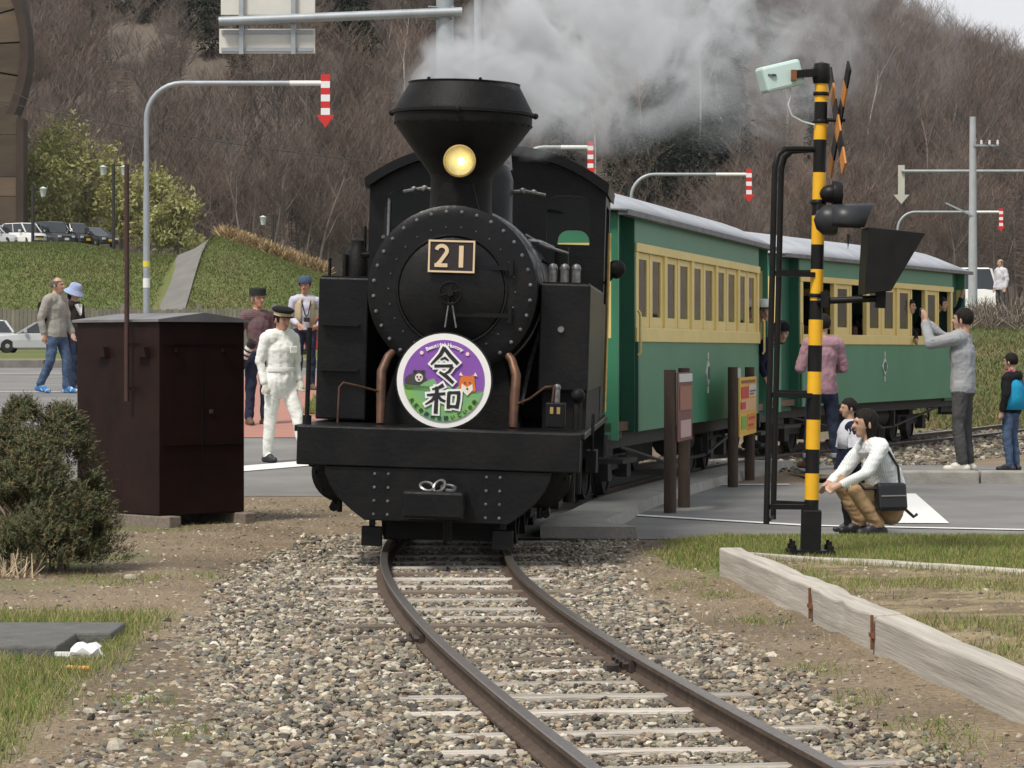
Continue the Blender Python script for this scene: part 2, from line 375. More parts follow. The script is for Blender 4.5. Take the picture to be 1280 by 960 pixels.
# concrete walkway strip that bends along the near rail through the crossing
V = []; Fc = []; ysw = np.arange(22.4, 36, .3)
for y in ysw:
    x0 = track_x(y)+.62+.10*sstep(23, 25, y); th_ = track_th(y)
    for dx, dz in ((0, -.05), (0, .075), (.46+.25*float(sstep(23.2, 22.4, y)), .075), (.48+.25*float(sstep(23.2, 22.4, y)), -.02)):
        V.append((x0+dx*math.cos(th_), y-dx*math.sin(th_), dz))
k = len(ysw)
for i in range(k-1):
    for j in range(3): Fc.append((i*4+j, i*4+j+1, (i+1)*4+j+1, (i+1)*4+j))
Fc.append((0, 1, 2, 3))
struct(np_mesh('crossing_apron', V, Fc, M_CONC))
# timber planks between the rails on the crossing are hidden by the train; simple asphalt infill under it
V = []; Fc = []; ysw = np.arange(22.6, 40, .4)
for y in ysw:
    for dx in (-.34, .34): V.append((track_x(y)+dx, y, .012))
for i in range(len(ysw)-1): Fc.append((2*i, 2*i+1, 2*i+3, 2*i+2))
struct(np_mesh('crossing_infill', V, Fc, M_ASPH))
# ------------------------------------------------------------------ railway track
M_RAILSIDE = mat('rusty_rail', (.065, .042, .030), (.12, .085, .06), rough=.75, metal=.3, scale=14, detail=8, bump=.2, bscale=80)
M_RAILTOP = mat('polished_rail_head', (.36, .33, .30), (.28, .24, .21), rough=.32, metal=.9, scale=30)
M_SLEEP = mat('weathered_sleeper', (.60, .56, .50), (.27, .23, .19), rough=.9, scale=5, detail=9, bump=.6, bscale=40, stretch=(.6, 5, 5), rnd=.22)
M_SLEEPD = mat('dark_sleeper', (.12, .09, .07), (.22, .18, .14), rough=.9, scale=5, detail=9, bump=.6, bscale=40, stretch=(.6, 5, 5), rnd=.2)
track = empty('railway_track', (0, 0, 0)); struct(track)
prof = [(-.048, -.1), (.048, -.1), (.048, -.088), (.010, -.074), (.010, -.03), (.025, -.022), (.025, -.004), (.019, 0), (-.019, 0), (-.025, -.004), (-.025, -.022), (-.010, -.03), (-.010, -.074), (-.048, -.088)]
def rail(off):
    V = []; Fc = []; mi = []; ysr = np.arange(5, 75, .25); n = len(prof)
    for y in ysr:
        c = np.array((float(track_x(y)), y)); th_ = float(track_th(y)); nrm = np.array((math.cos(th_), -math.sin(th_)))
        for px, pz in prof: q = c+nrm*(off+px); V.append((q[0], q[1], RAIL_TOP+pz+(.012 if off < 0 else -.006)))
    for i in range(len(ysr)-1):
        for j in range(n): Fc.append((i*n+j, i*n+(j+1) % n, (i+1)*n+(j+1) % n, (i+1)*n+j)); mi.append(1 if j in (6, 7, 8) else 0)
    return np_mesh('rail', V, Fc, [M_RAILSIDE, M_RAILTOP], track, mi=mi)
rail(-.406); rail(.406)
s_ = 8.6; y = 6.0; i = 0; mesh_cache = []
sleeper_rows = []
while y < 24:
    th_ = float(track_th(y)); c = (float(track_x(y)), y)
    hl = random.uniform(.70, .80); off = random.uniform(-.05, .05); dk = random.random() < .18
    mb = MB(); n = 5
    for q in range(n):                      # slightly crooked plank made of short lengths
        x0 = -hl+2*hl*q/n; x1 = -hl+2*hl*(q+1)/n
    mb.box(-hl, hl, -random.uniform(.045, .07), random.uniform(.045, .07), -.14, -.024+random.uniform(-.016, .008))
    o = mb.build('sleeper', M_SLEEPD if dk else M_SLEEP, track, bevel=.012)
    o.location = (c[0]+off, c[1], 0); o.rotation_euler = (0, random.uniform(-.006, .006), -th_+random.uniform(-.035, .035))
    sleeper_rows.append((c[0]+off, c[1], -th_, hl))
    y += random.uniform(.46, .60)
# spikes and joint bars
M_FISH = mat('dark_joint_bar', (.035, .03, .03), (.08, .06, .05), rough=.6, metal=.5, scale=20)
for off, y in ((.406, 13.35), (-.406, 14.6)):
    th_ = float(track_th(y)); c = Vector((float(track_x(y)), y, 0)); d = Vector((math.sin(th_), math.cos(th_), 0)); nr = Vector((math.cos(th_), -math.sin(th_), 0))
    mb = MB()
    for s2 in (-1, 1):
        mb.obox(c+nr*(off+s2*.022)+Vector((0, 0, RAIL_TOP-.055)), d*.22, nr*.010, Vector((0, 0, .028)))
        for t_ in (-.15, -.05, .05, .15): mb.tube([c+nr*(off+s2*.03)+d*t_+Vector((0, 0, RAIL_TOP-.055)), c+nr*(off+s2*.055)+d*t_+Vector((0, 0, RAIL_TOP-.055))], .014, 6)
    mb.obox(c+nr*(off-.06)+Vector((0, 0, RAIL_TOP-.085)), d*.05, nr*.05, Vector((0, 0, .016)))
    mb.build('joint_bar', M_FISH, track)
# ------------------------------------------------------------------ ballast
def stones(name, n, sampler, smin, smax, palette, seed, m):
    rg = np.random.default_rng(seed)
    t = (1+5**.5)/2
    base = np.array([(-1,t,0),(1,t,0),(-1,-t,0),(1,-t,0),(0,-1,t),(0,1,t),(0,-1,-t),(0,1,-t),(t,0,-1),(t,0,1),(-t,0,-1),(-t,0,1)])/math.sqrt(1+t*t)
    fc = np.array([(0,11,5),(0,5,1),(0,1,7),(0,7,10),(0,10,11),(1,5,9),(5,11,4),(11,10,2),(10,7,6),(7,1,8),(3,9,4),(3,4,2),(3,2,6),(3,6,8),(3,8,9),(4,9,5),(2,4,11),(6,2,10),(8,6,7),(9,8,1)])
    P, Z, sc = sampler(rg, n); n = len(P)
    s = (smin+(smax-smin)*rg.random(n)**1.8)*sc
    dims = s[:, None]*np.stack([rg.uniform(.75, 1.3, n), rg.uniform(.7, 1.1, n), rg.uniform(.45, .8, n)], -1)
    V = base[None]*(1+rg.normal(0, .19, (n, 12, 1)))*dims[:, None]*.5
    a = rg.uniform(0, 2*PI, n); b = rg.normal(0, .45, n); ca, sa, cb, sb = np.cos(a), np.sin(a), np.cos(b), np.sin(b)
    x, y, z = V[..., 0], V[..., 1], V[..., 2]
    y, z = y*cb[:, None]-z*sb[:, None], y*sb[:, None]+z*cb[:, None]
    x, y = x*ca[:, None]-y*sa[:, None], x*sa[:, None]+y*ca[:, None]
    V = np.stack([x+P[:, :1], y+P[:, 1:2], z+Z[:, None]+dims[:, 2:3]*rg.uniform(-.05, .4, (n, 1))], -1).reshape(-1, 3)
    Fc = (fc[None]+(np.arange(n)*12)[:, None, None]).reshape(-1, 3)
    pal = np.array(palette); ci = pal[rg.integers(0, len(pal), n)]*rg.uniform(.55, 1.05, (n, 1))
    return np_mesh(name, V, Fc, m, col=np.repeat(ci, 12, 0))
PAL = [(.32, .285, .215), (.39, .33, .235), (.26, .24, .20), (.17, .165, .15), (.46, .40, .30), (.33, .26, .19), (.21, .205, .175), (.26, .205, .16), (.56, .50, .40), (.12, .11, .10), (.28, .27, .21), (.23, .17, .135), (.36, .31, .21), (.40, .32, .225), (.10, .09, .08), (.15, .135, .115), (.30, .27, .215), (.62, .57, .48)]
def ball_left(Y): return np.interp(Y, [8, 10, 14, 18, 21, 24], [1.90, 2.0, 1.72, 1.35, 1.05, 1.0])
def ball_right(Y): return np.interp(Y, [8, 10, 12.4, 16, 20, 22.4], [.98, .98, 1.02, 1.05, 1.2, 1.35])
def samp_main(rg, n):
    Y = 7.5+15.5*rg.random(n)**1.0; tx = track_x(Y)
    X = tx+rg.uniform(-2.2, 1.6, n); d = X-tx
    jit = .35*(fbm(X, Y, 1.6, 21)-.5)+rg.normal(0, .10, n)
    keep = (d > -(ball_left(Y)+jit))*(d < ball_right(Y)+jit)*(np.abs(np.abs(d)-.406) > .04)*~((Y > 22.35)*(X > -.6))
    ins = np.abs(d) < .37
    X, Y, d, ins = X[keep], Y[keep], d[keep], ins[keep]
    Z = np.where(ins, -.046, -.044+.03*(fbm(X, Y, .9, 30)-.4)); Z = np.where(np.abs(d) > .9, np.interp(np.abs(d), [.9, 1.3, 2], [-.035, -.03, -.005]), Z)
    nearrail = np.exp(-((np.abs(d)-.406)/.09)**2); Z = Z-.004*nearrail
    # uncover most sleepers a little
    cov = np.zeros(len(X), bool)
    for (sx, sy, sa, hl) in sleeper_rows:
        lx = (X-sx)*math.cos(-sa)-(Y-sy)*math.sin(-sa); ly = (X-sx)*math.sin(-sa)+(Y-sy)*math.cos(-sa)
        cov |= (np.abs(ly) < .058)*(np.abs(lx) < hl)*(fbm(X, Y, 2.6, 40) < .53)
    k = ~(cov & (rg.random(len(X)) < .93))
    P = np.stack([X, Y], -1)[k]
    sc = np.where(ins, .82, 1.0)[k]
    return P, Z[k], sc
M_STONE = attr_mat('ballast_stone', rough=.9, var=.18, vscale=50, bump=.15, bscale=90)
struct(stones('ballast', 112000, samp_main, .012, .050, PAL, 3, M_STONE), 'stuff', 'mixed grey and tan ballast stones under and beside the rails')
def samp_soil(rg, n):
    Y = 7.5+20*rg.random(n); X = rg.uniform(-4.5, 3.2, n)
    bedm = (X-beamx(Y) > -.03)*(Y < backy(X))
    k = ~((Y > 21.8)*(X > -.5))*(rg.random(n) > .1*bedm)*(rg.random(n) > .8*near_grass(X, Y))*~(bedm*(X-beamx(Y) < .2))
    X, Y, bedm = X[k], Y[k], bedm[k]
    return np.stack([X, Y], -1), under(X, Y)-.004, np.where(bedm, .75, .8)
struct(stones('gravel', 34000, samp_soil, .006, .042, PAL, 4, M_STONE), 'stuff', 'loose pebbles scattered over the bare brown soil')
def samp_far(rg, n):
    Y = rg.uniform(34.6, 52, n); tx = track_x(Y); X = tx+rg.uniform(-1.4, 3.0, n); d = X-tx
    k = (np.abs(np.abs(d)-.406) > .06)*~((X < 3.1)*(Y < 35))
    X, Y, d = X[k], Y[k], d[k]
    return np.stack([X, Y], -1), gh(X, Y)+np.where(np.abs(d) < 1.2, .0, .0), np.ones(len(X))*1.25
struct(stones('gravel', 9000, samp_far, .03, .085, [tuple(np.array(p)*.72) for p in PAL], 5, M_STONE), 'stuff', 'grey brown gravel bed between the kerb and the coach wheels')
big = [(-1.05, 9.98, .10), (-1.38, 10.45, .11), (-1.62, 11.5, .08), (-1.50, 11.3, .07), (-1.72, 9.5, .09), (-2.32, 18.2, .10), (-1.95, 10.0, .13), (1.33, 10.2, .07), (1.02, 13.9, .055), (-.98, 10.3, .07)]
# ------------------------------------------------------------------ steam locomotive
M_BLK = mat('black_enamel', (.0055, .006, .007), (.016, .0145, .013), rough=.34, scale=3.5, detail=9, hard=(.45, .8), bump=.12, bscale=30, spec=.24)
M_BLKM = mat('sooty_black', (.006, .006, .0065), (.012, .0115, .011), rough=.55, scale=9, detail=8, bump=.2, bscale=50, spec=.16)
M_STEEL = mat('worn_steel', (.30, .30, .30), (.14, .13, .13), rough=.4, metal=.8, scale=25)
M_COPPER = mat('tarnished_copper', (.17, .085, .05), (.07, .04, .03), rough=.5, metal=.5, scale=12, detail=6)
M_BRASS = mat('brass', (.62, .45, .17), (.48, .33, .13), rough=.35, metal=.8, scale=20)
M_CREAM = mat('cream_lettering', (.72, .55, .36), (.66, .50, .32), rough=.6, scale=20)
M_BROWNP = mat('plate_ground', (.020, .014, .014), rough=.5)
M_RIVET = mat('rivet_metal', (.06, .06, .065), (.22, .22, .23), rough=.4, metal=.3, scale=40)
M_LENS = emit_mat('headlamp_bulb', (1.0, .80, .48), 4)
M_REFL = mat('lamp_reflector', (.60, .52, .26), (.42, .42, .30), rough=.45, metal=.6, scale=18)
M_GLASS = glass_mat('clear_glass', (.9, .93, .92), 1.03)
LO = empty('steam_locomotive', (-.50, 19.5, RAIL_TOP-.02), (0, R(1.7), -.06))
tag(LO, 'black narrow gauge steam locomotive with flared diamond chimney and number 21', 'locomotive')
# boiler and smokebox
BZ = 1.76
mb = MB(); mb.lathe([(.50, .70), (.545, .705), (.575, .72), (.575, 1.45)], 48, Mx((0, 0, BZ), 'y'))
sb = mb.build('smokebox', M_BLK, LO)
MB().lathe([(.585, 1.40), (.60, 1.42), (.60, 1.47), (.585, 1.49)], 48, Mx((0, 0, BZ), 'y')).build('boiler_band', M_STEEL, LO)
mb = MB(); mb.lathe([(.57, 1.45), (.57, 3.95)], 40, Mx((0, 0, BZ), 'y'), cap=False); mb.build('boiler', M_BLK, LO)
# rivet ring
mb = MB()
for k in range(32):
    a = 2*PI*(k+.5)/32; mb.ball((.532*math.cos(a), .701, BZ+.532*math.sin(a)), .0135, 8, sc=(1, .8, 1))
for k in range(26):
    a = 2*PI*k/26; mb.ball((.43*math.cos(a), .690, BZ+.43*math.sin(a)), .006, 6)
mb.build('rivet_ring', M_RIVET, sb)['kind'] = 'stuff'
door = MB().lathe([(.0, .625), (.15, .632), (.28, .652), (.355, .682), (.365, .705)], 40, Mx((0, 0, BZ), 'y')).build('smokebox_door', M_BLK, LO)
MB().tube([(.37*math.cos(2*PI*k/40), .688, BZ+.37*math.sin(2*PI*k/40)) for k in range(41)], .010, 6, caps=False).build('door_rim', M_BLK, door)
hw = MB(); hw.tube([(.075*math.cos(2*PI*k/20), .575, BZ-.02+.075*math.sin(2*PI*k/20)) for k in range(21)], .009, 6, caps=False)
for k in range(3):
    a = PI*k/3+.3; hw.tube([(.075*math.cos(a), .575, BZ-.02+.075*math.sin(a)), (-.075*math.cos(a), .575, BZ-.02-.075*math.sin(a))], .006, 6)
hw.lathe([(.022, .55), (.026, .56), (.02, .66)], 12, Mx((0, 0, BZ-.02), 'y')); hw.build('door_handwheel', M_BLKM, door)
MB().tube([(-.01, .60, BZ-.08), (-.03, .585, BZ-.25)], .006, 6).tube([(.01, .60, BZ-.08), (.045, .585, BZ-.25)], .006, 6).build('door_handle', M_STEEL, door)
for z_ in (.16, -.16):
    mb = MB(); mb.bar((.04, .642, BZ+z_), (.40, .672, BZ+z_), .018, .03); mb.tube([(.40, .67, BZ+z_-.05), (.40, .67, BZ+z_+.05)], .018, 8); mb.build('door_hinge', M_BLK, door)
# number plate
NP = MB().box(-.160, .160, .592, .604, BZ+.115, BZ+.338).build('number_plate', M_BROWNP, LO)
mb = MB(); t_ = .012; x0, x1, z0, z1 = -.157, .157, BZ+.118, BZ+.335
mb.box(x0, x1, .585, .594, z0, z0+t_).box(x0, x1, .585, .594, z1-t_, z1).box(x0, x0+t_, .585, .594, z0+t_, z1-t_).box(x1-t_, x1, .585, .594, z0+t_, z1-t_)
mb.build('plate_frame', M_CREAM, NP)
def stroke(pts, w, y0, y1, mb):              # flat brush stroke in the x-z plane
    pts = [Vector((p[0], 0, p[1])) for p in pts]; lf = []; rt = []; n = len(pts)
    ws = w if isinstance(w, (list, tuple)) else [w]*n
    for i, p in enumerate(pts):
        d = (pts[min(i+1, n-1)]-pts[max(i-1, 0)]).normalized(); nr = Vector((-d.z, 0, d.x))
        lf.append(p+nr*ws[i]/2); rt.append(p-nr*ws[i]/2)
    for i in range(n-1):
        q = [lf[i], lf[i+1], rt[i+1], rt[i]]
        mb.add([(v.x, y0, v.z) for v in q]+[(v.x, y1, v.z) for v in q], [(0, 1, 2, 3), (7, 6, 5, 4), (0, 4, 5, 1), (1, 5, 6, 2), (2, 6, 7, 3), (3, 7, 4, 0)])
cz = BZ+.2265
mb = MB(); two = [(-.105+.038+.036*math.cos(a), cz+.037+.033*math.sin(a)) for a in np.linspace(R(170), R(-40), 10)]
stroke(two+[(-.075, cz-.035), (-.10, cz-.062)], .025, .584, .594, mb); stroke([(-.113, cz-.061), (-.026, cz-.061)], .025, .583, .594, mb)
mb.build('numeral', M_CREAM, NP)
mb = MB(); stroke([(.065, cz+.073), (.065, cz-.073)], .030, .584, .594, mb); mb.build('numeral', M_CREAM, NP)
# chimney
mb = MB(); mb.lathe([(.235, 2.24), (.215, 2.34), (.212, 2.54), (.225, 2.575), (.345, 2.735), (.470, 2.905), (.478, 2.93), (.478, 2.985)], 48, Mx((0, 1.25, 0)))
ch = mb.build('chimney', M_BLKM, LO)
MB().lathe([(.478, 2.98), (.497, 2.985), (.497, 3.005), (.478, 3.01), (.472, 3.03), (.385, 3.19), (.39, 3.205), (.345, 3.21), (.30, 3.13), (.0, 3.12)], 48, Mx((0, 1.25, 0)), cap=False).build('spark_arrestor', M_BLKM, ch)
mb = MB()
for a in (0, PI/2, PI, -PI/2): mb.ball((.50*math.cos(a), 1.25+.50*math.sin(a), 2.99), .022, 8)
for k in range(28):
    a = 2*PI*k/28; mb.ball((.477*math.cos(a), 1.25+.477*math.sin(a), 2.915), .007, 6)
for a in (-2.2, -1.2, .4, 2): mb.ball((.375*math.cos(a), 1.25+.375*math.sin(a), 3.21), .013, 6)
mb.build('rim_bolts', M_BLKM, ch)['kind'] = 'stuff'
mb = MB(); mb.prism([(-.16, 2.28), (.16, 2.28), (.10, 2.50), (-.10, 2.50)], 'y', .95, 1.0); mb.build('lamp_bracket', M_BLKM, LO)
# headlamp
hl = MB().lathe([(.06, 1.02), (.085, .99), (.102, .93), (.105, .80), (.112, .79), (.112, .775), (.098, .775), (.098, .79)], 28, Mx((.02, 0, 2.64), 'y'), cap=False).build('headlamp', M_BLKM, LO)
MB().lathe([(.098, .79), (.09, .83), (.06, .87), (.02, .89), (0, .89)], 24, Mx((.02, 0, 2.64), 'y'), cap=False).build('lamp_reflector', M_REFL, hl)
MB().lathe([(.111, .773), (.099, .771), (.096, .785), (.11, .786)], 28, Mx((.02, 0, 2.64), 'y'), cap=False).build('lamp_ring', M_BRASS, hl)
MB().ball((.026, .845, 2.64), .028, 12).build('lamp_bulb', M_LENS, hl)
MB().lathe([(.0, .780), (.097, .786)], 24, Mx((.02, 0, 2.64), 'y'), cap=False).build('lamp_glass', M_GLASS, hl)
# steam dome, whistle, sand dome
MB().lathe([(.25, 2.22), (.235, 2.30), (.235, 2.60), (.20, 2.70), (.10, 2.76), (0, 2.77)], 32, Mx((.06, 2.35, 0))).build('steam_dome', M_BLK, LO)
MB().lathe([(.06, 2.70), (.05, 2.78), (.045, 2.84), (0, 2.86)], 16, Mx((.2, 2.75, 0))).build('safety_valve', M_STEEL, LO)
# pipes and handrails over the boiler
for sx in (-1, 1):
    mb = MB(); mb.tube([(sx*.22, 2.4, 2.52), (sx*.38, 2.4, 2.53), (sx*.52, 2.5, 2.51)], .013, 6)
    mb.ball((sx*.36, 2.4, 2.53), .026, 8); mb.ball((sx*.44, 2.42, 2.525), .022, 8); mb.build('turret_pipe', M_STEEL, LO)
for sx in (-1, 1): MB().tube([(sx*.50, .95, 2.12), (sx*.55, 1.4, 2.13), (sx*.60, 3.8, 2.14)], .013, 6).build('boiler_handrail', M_STEEL, LO)
# copper sand and steam pipes on both sides of the saddle
for sx in (-1, 1):
    MB().tube([(sx*.36, .78, 1.37), (sx*.42, .70, 1.30), (sx*.455, .66, 1.20), (sx*.45, .62, 1.05), (sx*.445, .58, .85)], [.026, .03, .034, .034, .028], 10).build('sand_pipe', M_COPPER, LO)
MB().tube([(-.445, .62, 1.06), (-.60, .5, 1.10), (-.69, .46, 1.12), (-.715, .46, 1.09), (-.72, .46, .85)], .008, 6).build('oil_pipe', M_COPPER, LO)
MB().tube([(.45, .6, 1.0), (.56, .55, 1.05), (.66, .5, 1.13), (.72, .48, 1.14), (.71, .48, 1.02)], .008, 6).build('oil_pipe', M_COPPER, LO)
MB().tube([(.615, 1.3, 1.80), (.60, 1.28, 1.60), (.52, 1.2, 1.30), (.47, 1.1, 1.0)], .016, 8).build('drain_pipe', M_STEEL, LO)
lub = MB().box(.67, .80, .42, .56, .86, 1.03).build('lubricator', M_BLK, LO, bevel=.01)
for dx in (.70, .745): MB().box(dx, dx+.022, .412, .420, .955, 1.0).build('lubricator_window', M_BRASS, lub)
MB().tube([(.74, .5, 1.03), (.74, .5, 1.12)], .02, 8).ball((.74, .5, 1.13), .026, 8).build('lubricator_cap', M_STEEL, lub)
MB().tube([(.88, .5, .85), (.88, .5, .95), (.88, .52, 1.05)], .03, 8).ball((.88, .5, 1.08), .05, 10).build('check_valve', M_BLKM, LO)
# saddle under the smokebox
mb = MB(); mb.prism([(-.48, .84), (.48, .84), (.34, 1.36), (-.34, 1.36)], 'y', .80, 1.5); mb.build('saddle', M_BLKM, LO)
# running plate, beam and apron
fp = MB().box(-.95, .95, .0, 5.25, .80, .842).build('running_plate', M_BLK, LO, bevel=.006)
bm_ = MB().box(-.925, .925, -.04, .05, .585, .838).build('buffer_beam', M_BLK, LO, bevel=.008)
MB().prism([(-.47, .235), (-.56, .30), (-.645, .375), (-.70, .45), (-.735, .53), (-.74, .584), (.74, .584), (.735, .53), (.70, .45), (.645, .375), (.56, .30), (.47, .235)], 'y', -.02, .03).build('apron_plate', M_BLK, LO, bevel=.006)
mb = MB()
for sx in (-1, 1):
    for k in range(5):
        for dx in (-.045, .045): mb.ball((sx*.365+dx, -.024, .275+.088*k), .011, 8, sc=(1, .7, 1))
mb.build('apron_rivets', M_RIVET, bm_)['kind'] = 'stuff'
# cylinders, outside, with round covers
for sx in (-1, 1):
    cy = MB().lathe([(.0, .08), (.14, .085), (.17, .10), (.195, .115), (.195, .15), (.18, .16), (.18, .72), (.195, .73), (.195, .78), (0, .79)], 32, Mx((sx*.66, .10, .53), 'y')).build('cylinder', M_BLKM, LO)
    mb = MB()
    for k in range(8): a = 2*PI*k/8; mb.ball((sx*.66+.165*math.cos(a), .195, .53+.165*math.sin(a)), .014, 6)
    mb.build('cover_bolts', M_BLKM, cy)['kind'] = 'stuff'
    MB().box(sx*.68-.2, sx*.68+.2, .20, .85, .56, .80).build('steam_chest', M_BLKM, LO, bevel=.02)
    MB().tube([(sx*.70, .3, .32), (sx*.70, .2, .30)], .03, 8).tube([(sx*.66, .2, .34), (sx*.66, .2, .27)], .018, 8).build('drain_cock', M_BLKM, cy)
    # rail guard
    MB().box(sx*.43-.068, sx*.43+.068, .08, .13, .06, .19).bar((sx*.43, .10, .19), (sx*.43, .10, .30), .04, .03).build('rail_guard', M_BLK, LO, bevel=.006)
# coupler
cp = MB().box(-.20, .20, -.30, -.02, .27, .45).build('coupler_block', M_BLK, LO, bevel=.02)
def ring(c, r, rr, ax, mb):
    ax = Vector(ax).normalized(); u = ax.orthogonal().normalized(); v = ax.cross(u)
    mb.tube([Vector(c)+(u*math.cos(2*PI*k/16)+v*math.sin(2*PI*k/16))*r for k in range(17)], rr, 6, caps=False)
for c, ax in (((-.05, -.2, .475), (.2, -.5, .8)), ((.03, -.22, .48), (-.5, -.6, .5)), ((.09, -.2, .47), (.1, -.3, .9))):
    mb = MB(); ring(c, .045, .011, ax, mb); mb.build('chain_link', M_STEEL, cp)
MB().tube([(.08, -.1, .27), (.085, -.08, .12)], .03, 8).build('brake_hose', M_BLKM, LO)
MB().box(-.36, .40, .3, .42, .10, .22).build('cross_stay', M_BLKM, LO)
# frames, wheels
for sx in (-1, 1): MB().box(sx*.30-.02, sx*.30+.02, .1, 5.0, .25, .80).build('main_frame', M_BLKM, LO)
for yw in (1.25, 2.35, 3.45):
    for sx in (-1, 1):
        w_ = MB().lathe([(.06, -.06), (.10, -.06), (.10, -.03), (.25, -.03), (.25, -.05), (.305, -.05), (.31, .03), (.335, .035), (.335, .05), (.05, .05)], 32, Matrix.Translation((sx*.41, yw, .335)) @ Matrix.Rotation(R(90*-sx), 4, 'Y')).build('wheel', M_BLKM, LO)
for sx in (-1, 1): MB().bar((sx*.53, 1.25, .25), (sx*.53, 3.45, .25), .035, .08).build('coupling_rod', M_BLKM, LO)
for sx in (-1, 1): MB().bar((sx*.60, .8, .50), (sx*.60, 2.35, .27), .035, .07).build('connecting_rod', M_BLKM, LO)
# side tanks
for sx in (-1, 1):
    tk = MB().box(min(sx*.585, sx*.93), max(sx*.585, sx*.93), .92, 3.9, .86 if sx < 0 else 1.10, 1.83).build('side_tank', M_BLK, LO, bevel=.012)
    MB().box(min(sx*.60, sx*.915), max(sx*.60, sx*.915), .96, 3.86, 1.83, 1.842).build('tank_top', M_BLKM, tk)
    for z_ in () if sx > 0 else (1.50, 1.19): MB().box(-.90, -.64, .85, .925, z_, z_+.012).build('tank_step', M_BLK, tk)
    if sx > 0: MB().tube([(.735, .93, 1.52), (.735, .90, 1.52)], .022, 10).build('tank_plug', M_STEEL, tk)
MB().box(.62, .92, 1.0, 3.9, .842, 1.10).build('reservoir_box', M_BLKM, LO)
# air pump, tap and lamp on the tank tops
mb = MB(); mb.lathe([(.075, 1.84), (.075, 2.02), (.05, 2.05), (.05, 2.10), (.02, 2.12)], 14, Mx((-.72, 1.35, 0))); mb.tube([(-.80, 1.3, 1.84), (-.80, 1.3, 2.0)], .02, 6).tube([(-.72, 1.3, 2.0), (-.63, 1.3, 2.0)], .02, 6).tube([(-.9, 1.25, 1.84), (-.9, 1.25, 1.97)], .012, 6); mb.build('air_pump', M_BLKM, LO)
mb = MB()
for x_ in (.66, .74, .82): MB().tube([(x_, 1.1, 1.84), (x_, 1.1, 1.93)], .03, 8).ball((x_, 1.1, 1.94), .035, 8).build('valve_cap', M_STEEL, LO)
mb.tube([(.70, 1.5, 1.84), (.70, 1.5, 2.1)], .05, 10); mb.tube([(.56, 1.5, 2.0), (.66, 1.5, 1.96), (.80, 1.5, 1.95)], .012, 6)
mb.build('injector_valve', M_BLKM, LO)
MB().tube([(.45, 1.3, 2.17), (.58, 1.32, 2.10), (.75, 1.35, 2.05)], .012, 6).build('feed_pipe', M_STEEL, LO)
# cab
CY0, CY1, CW, EZ, AZ = 3.9, 5.2, .925, 2.69, 2.93
def arc(w, z0, z1, n=20): return [(w*math.sin(PI/2*(2*k/n-1)), z0+(z1-z0)*(1-abs(math.sin(PI/2*(2*k/n-1)))**2.5)) for k in range(n+1)]
def cab_wall(y0, y1, name, wi=.47, wo=.81, wz0=2.20, wz1=2.58):
    mb = MB(); zt = 2.62
    mb.box(-CW, CW, y0, y1, .85, wz0).box(-wi, wi, y0, y1, wz0, wz1)
    for sx in (-1, 1): mb.box(min(sx*wo, sx*CW), max(sx*wo, sx*CW), y0, y1, wz0, wz1)
    top = arc(CW, EZ-.02, AZ-.03)
    mb.prism([(-CW, wz1)]+top+[(CW, wz1)], 'y', y0, y1)
    for sx in (-1, 1):                       # rounded upper corners of the openings
        for cx, d in ((wi, 1), (wo, -1)):
            pts = [(sx*cx, wz1)]+[(sx*(cx+d*.09*(1-math.sin(a))), wz1-.09*(1-math.cos(a))) for a in np.linspace(0, PI/2, 6)]
            mb.prism(pts, 'y', y0+.001, y1-.001)
    return mb.build(name, M_BLK, LO)
cf = cab_wall(CY0, CY0+.03, 'cab_front'); cab_wall(CY1-.03, CY1, 'cab_rear', .50, .76, 1.95, 2.36)
for sx in (-1, 1):
    mb = MB(); a, b = (-CW, -CW+.03) if sx < 0 else (CW-.03, CW)
    mb.box(a, b, CY0+.03, CY1-.03, .85, 1.75).box(a, b, CY0+.03, CY0+.22, 1.75, EZ).box(a, b, CY1-.22, CY1-.03, 1.75, EZ).box(a, b, CY0+.22, CY1-.22, 2.52, EZ)
    mb.build('cab_side', M_BLK, LO)
    MB().tube([(sx*(CW+.035), CY0+.05, .9), (sx*(CW+.035), CY0+.05, 2.3)], .014, 6).build('grab_rail', M_BRASS if sx > 0 else M_BLKM, LO)
tp = arc(.955, EZ-.02, AZ+.03); bt = arc(.945, EZ-.10, AZ-.04)
MB().prism(tp+bt[::-1], 'y', CY0-.16, CY1+.2).build('cab_roof', M_BLK, LO)
for sx in (-1, 1):
    MB().box(min(sx*.47, sx*.81), max(sx*.47, sx*.81), CY0+.010, CY0+.016, 2.20, 2.58).build('cab_window', M_GLASS, cf)
MB().tube([(-.77, CY0-.02, 2.21), (-.77, CY0-.02, 2.52)], .013, 6).build('window_bar', M_STEEL, cf)
MB().box(-.55, .55, CY0+.06, CY0+.25, 1.2, 2.2).build('boiler_backhead', M_BLKM, LO)
# mirror / lamp on the cab corner, side sheet with yellow panel
MB().ball((1.02, 4.0, 2.02), .075, 12, sc=(1, .7, 1)).tube([(.93, 4.0, 1.9), (1.0, 4.0, 1.98)], .02, 6).build('side_lamp', M_BLKM, LO)
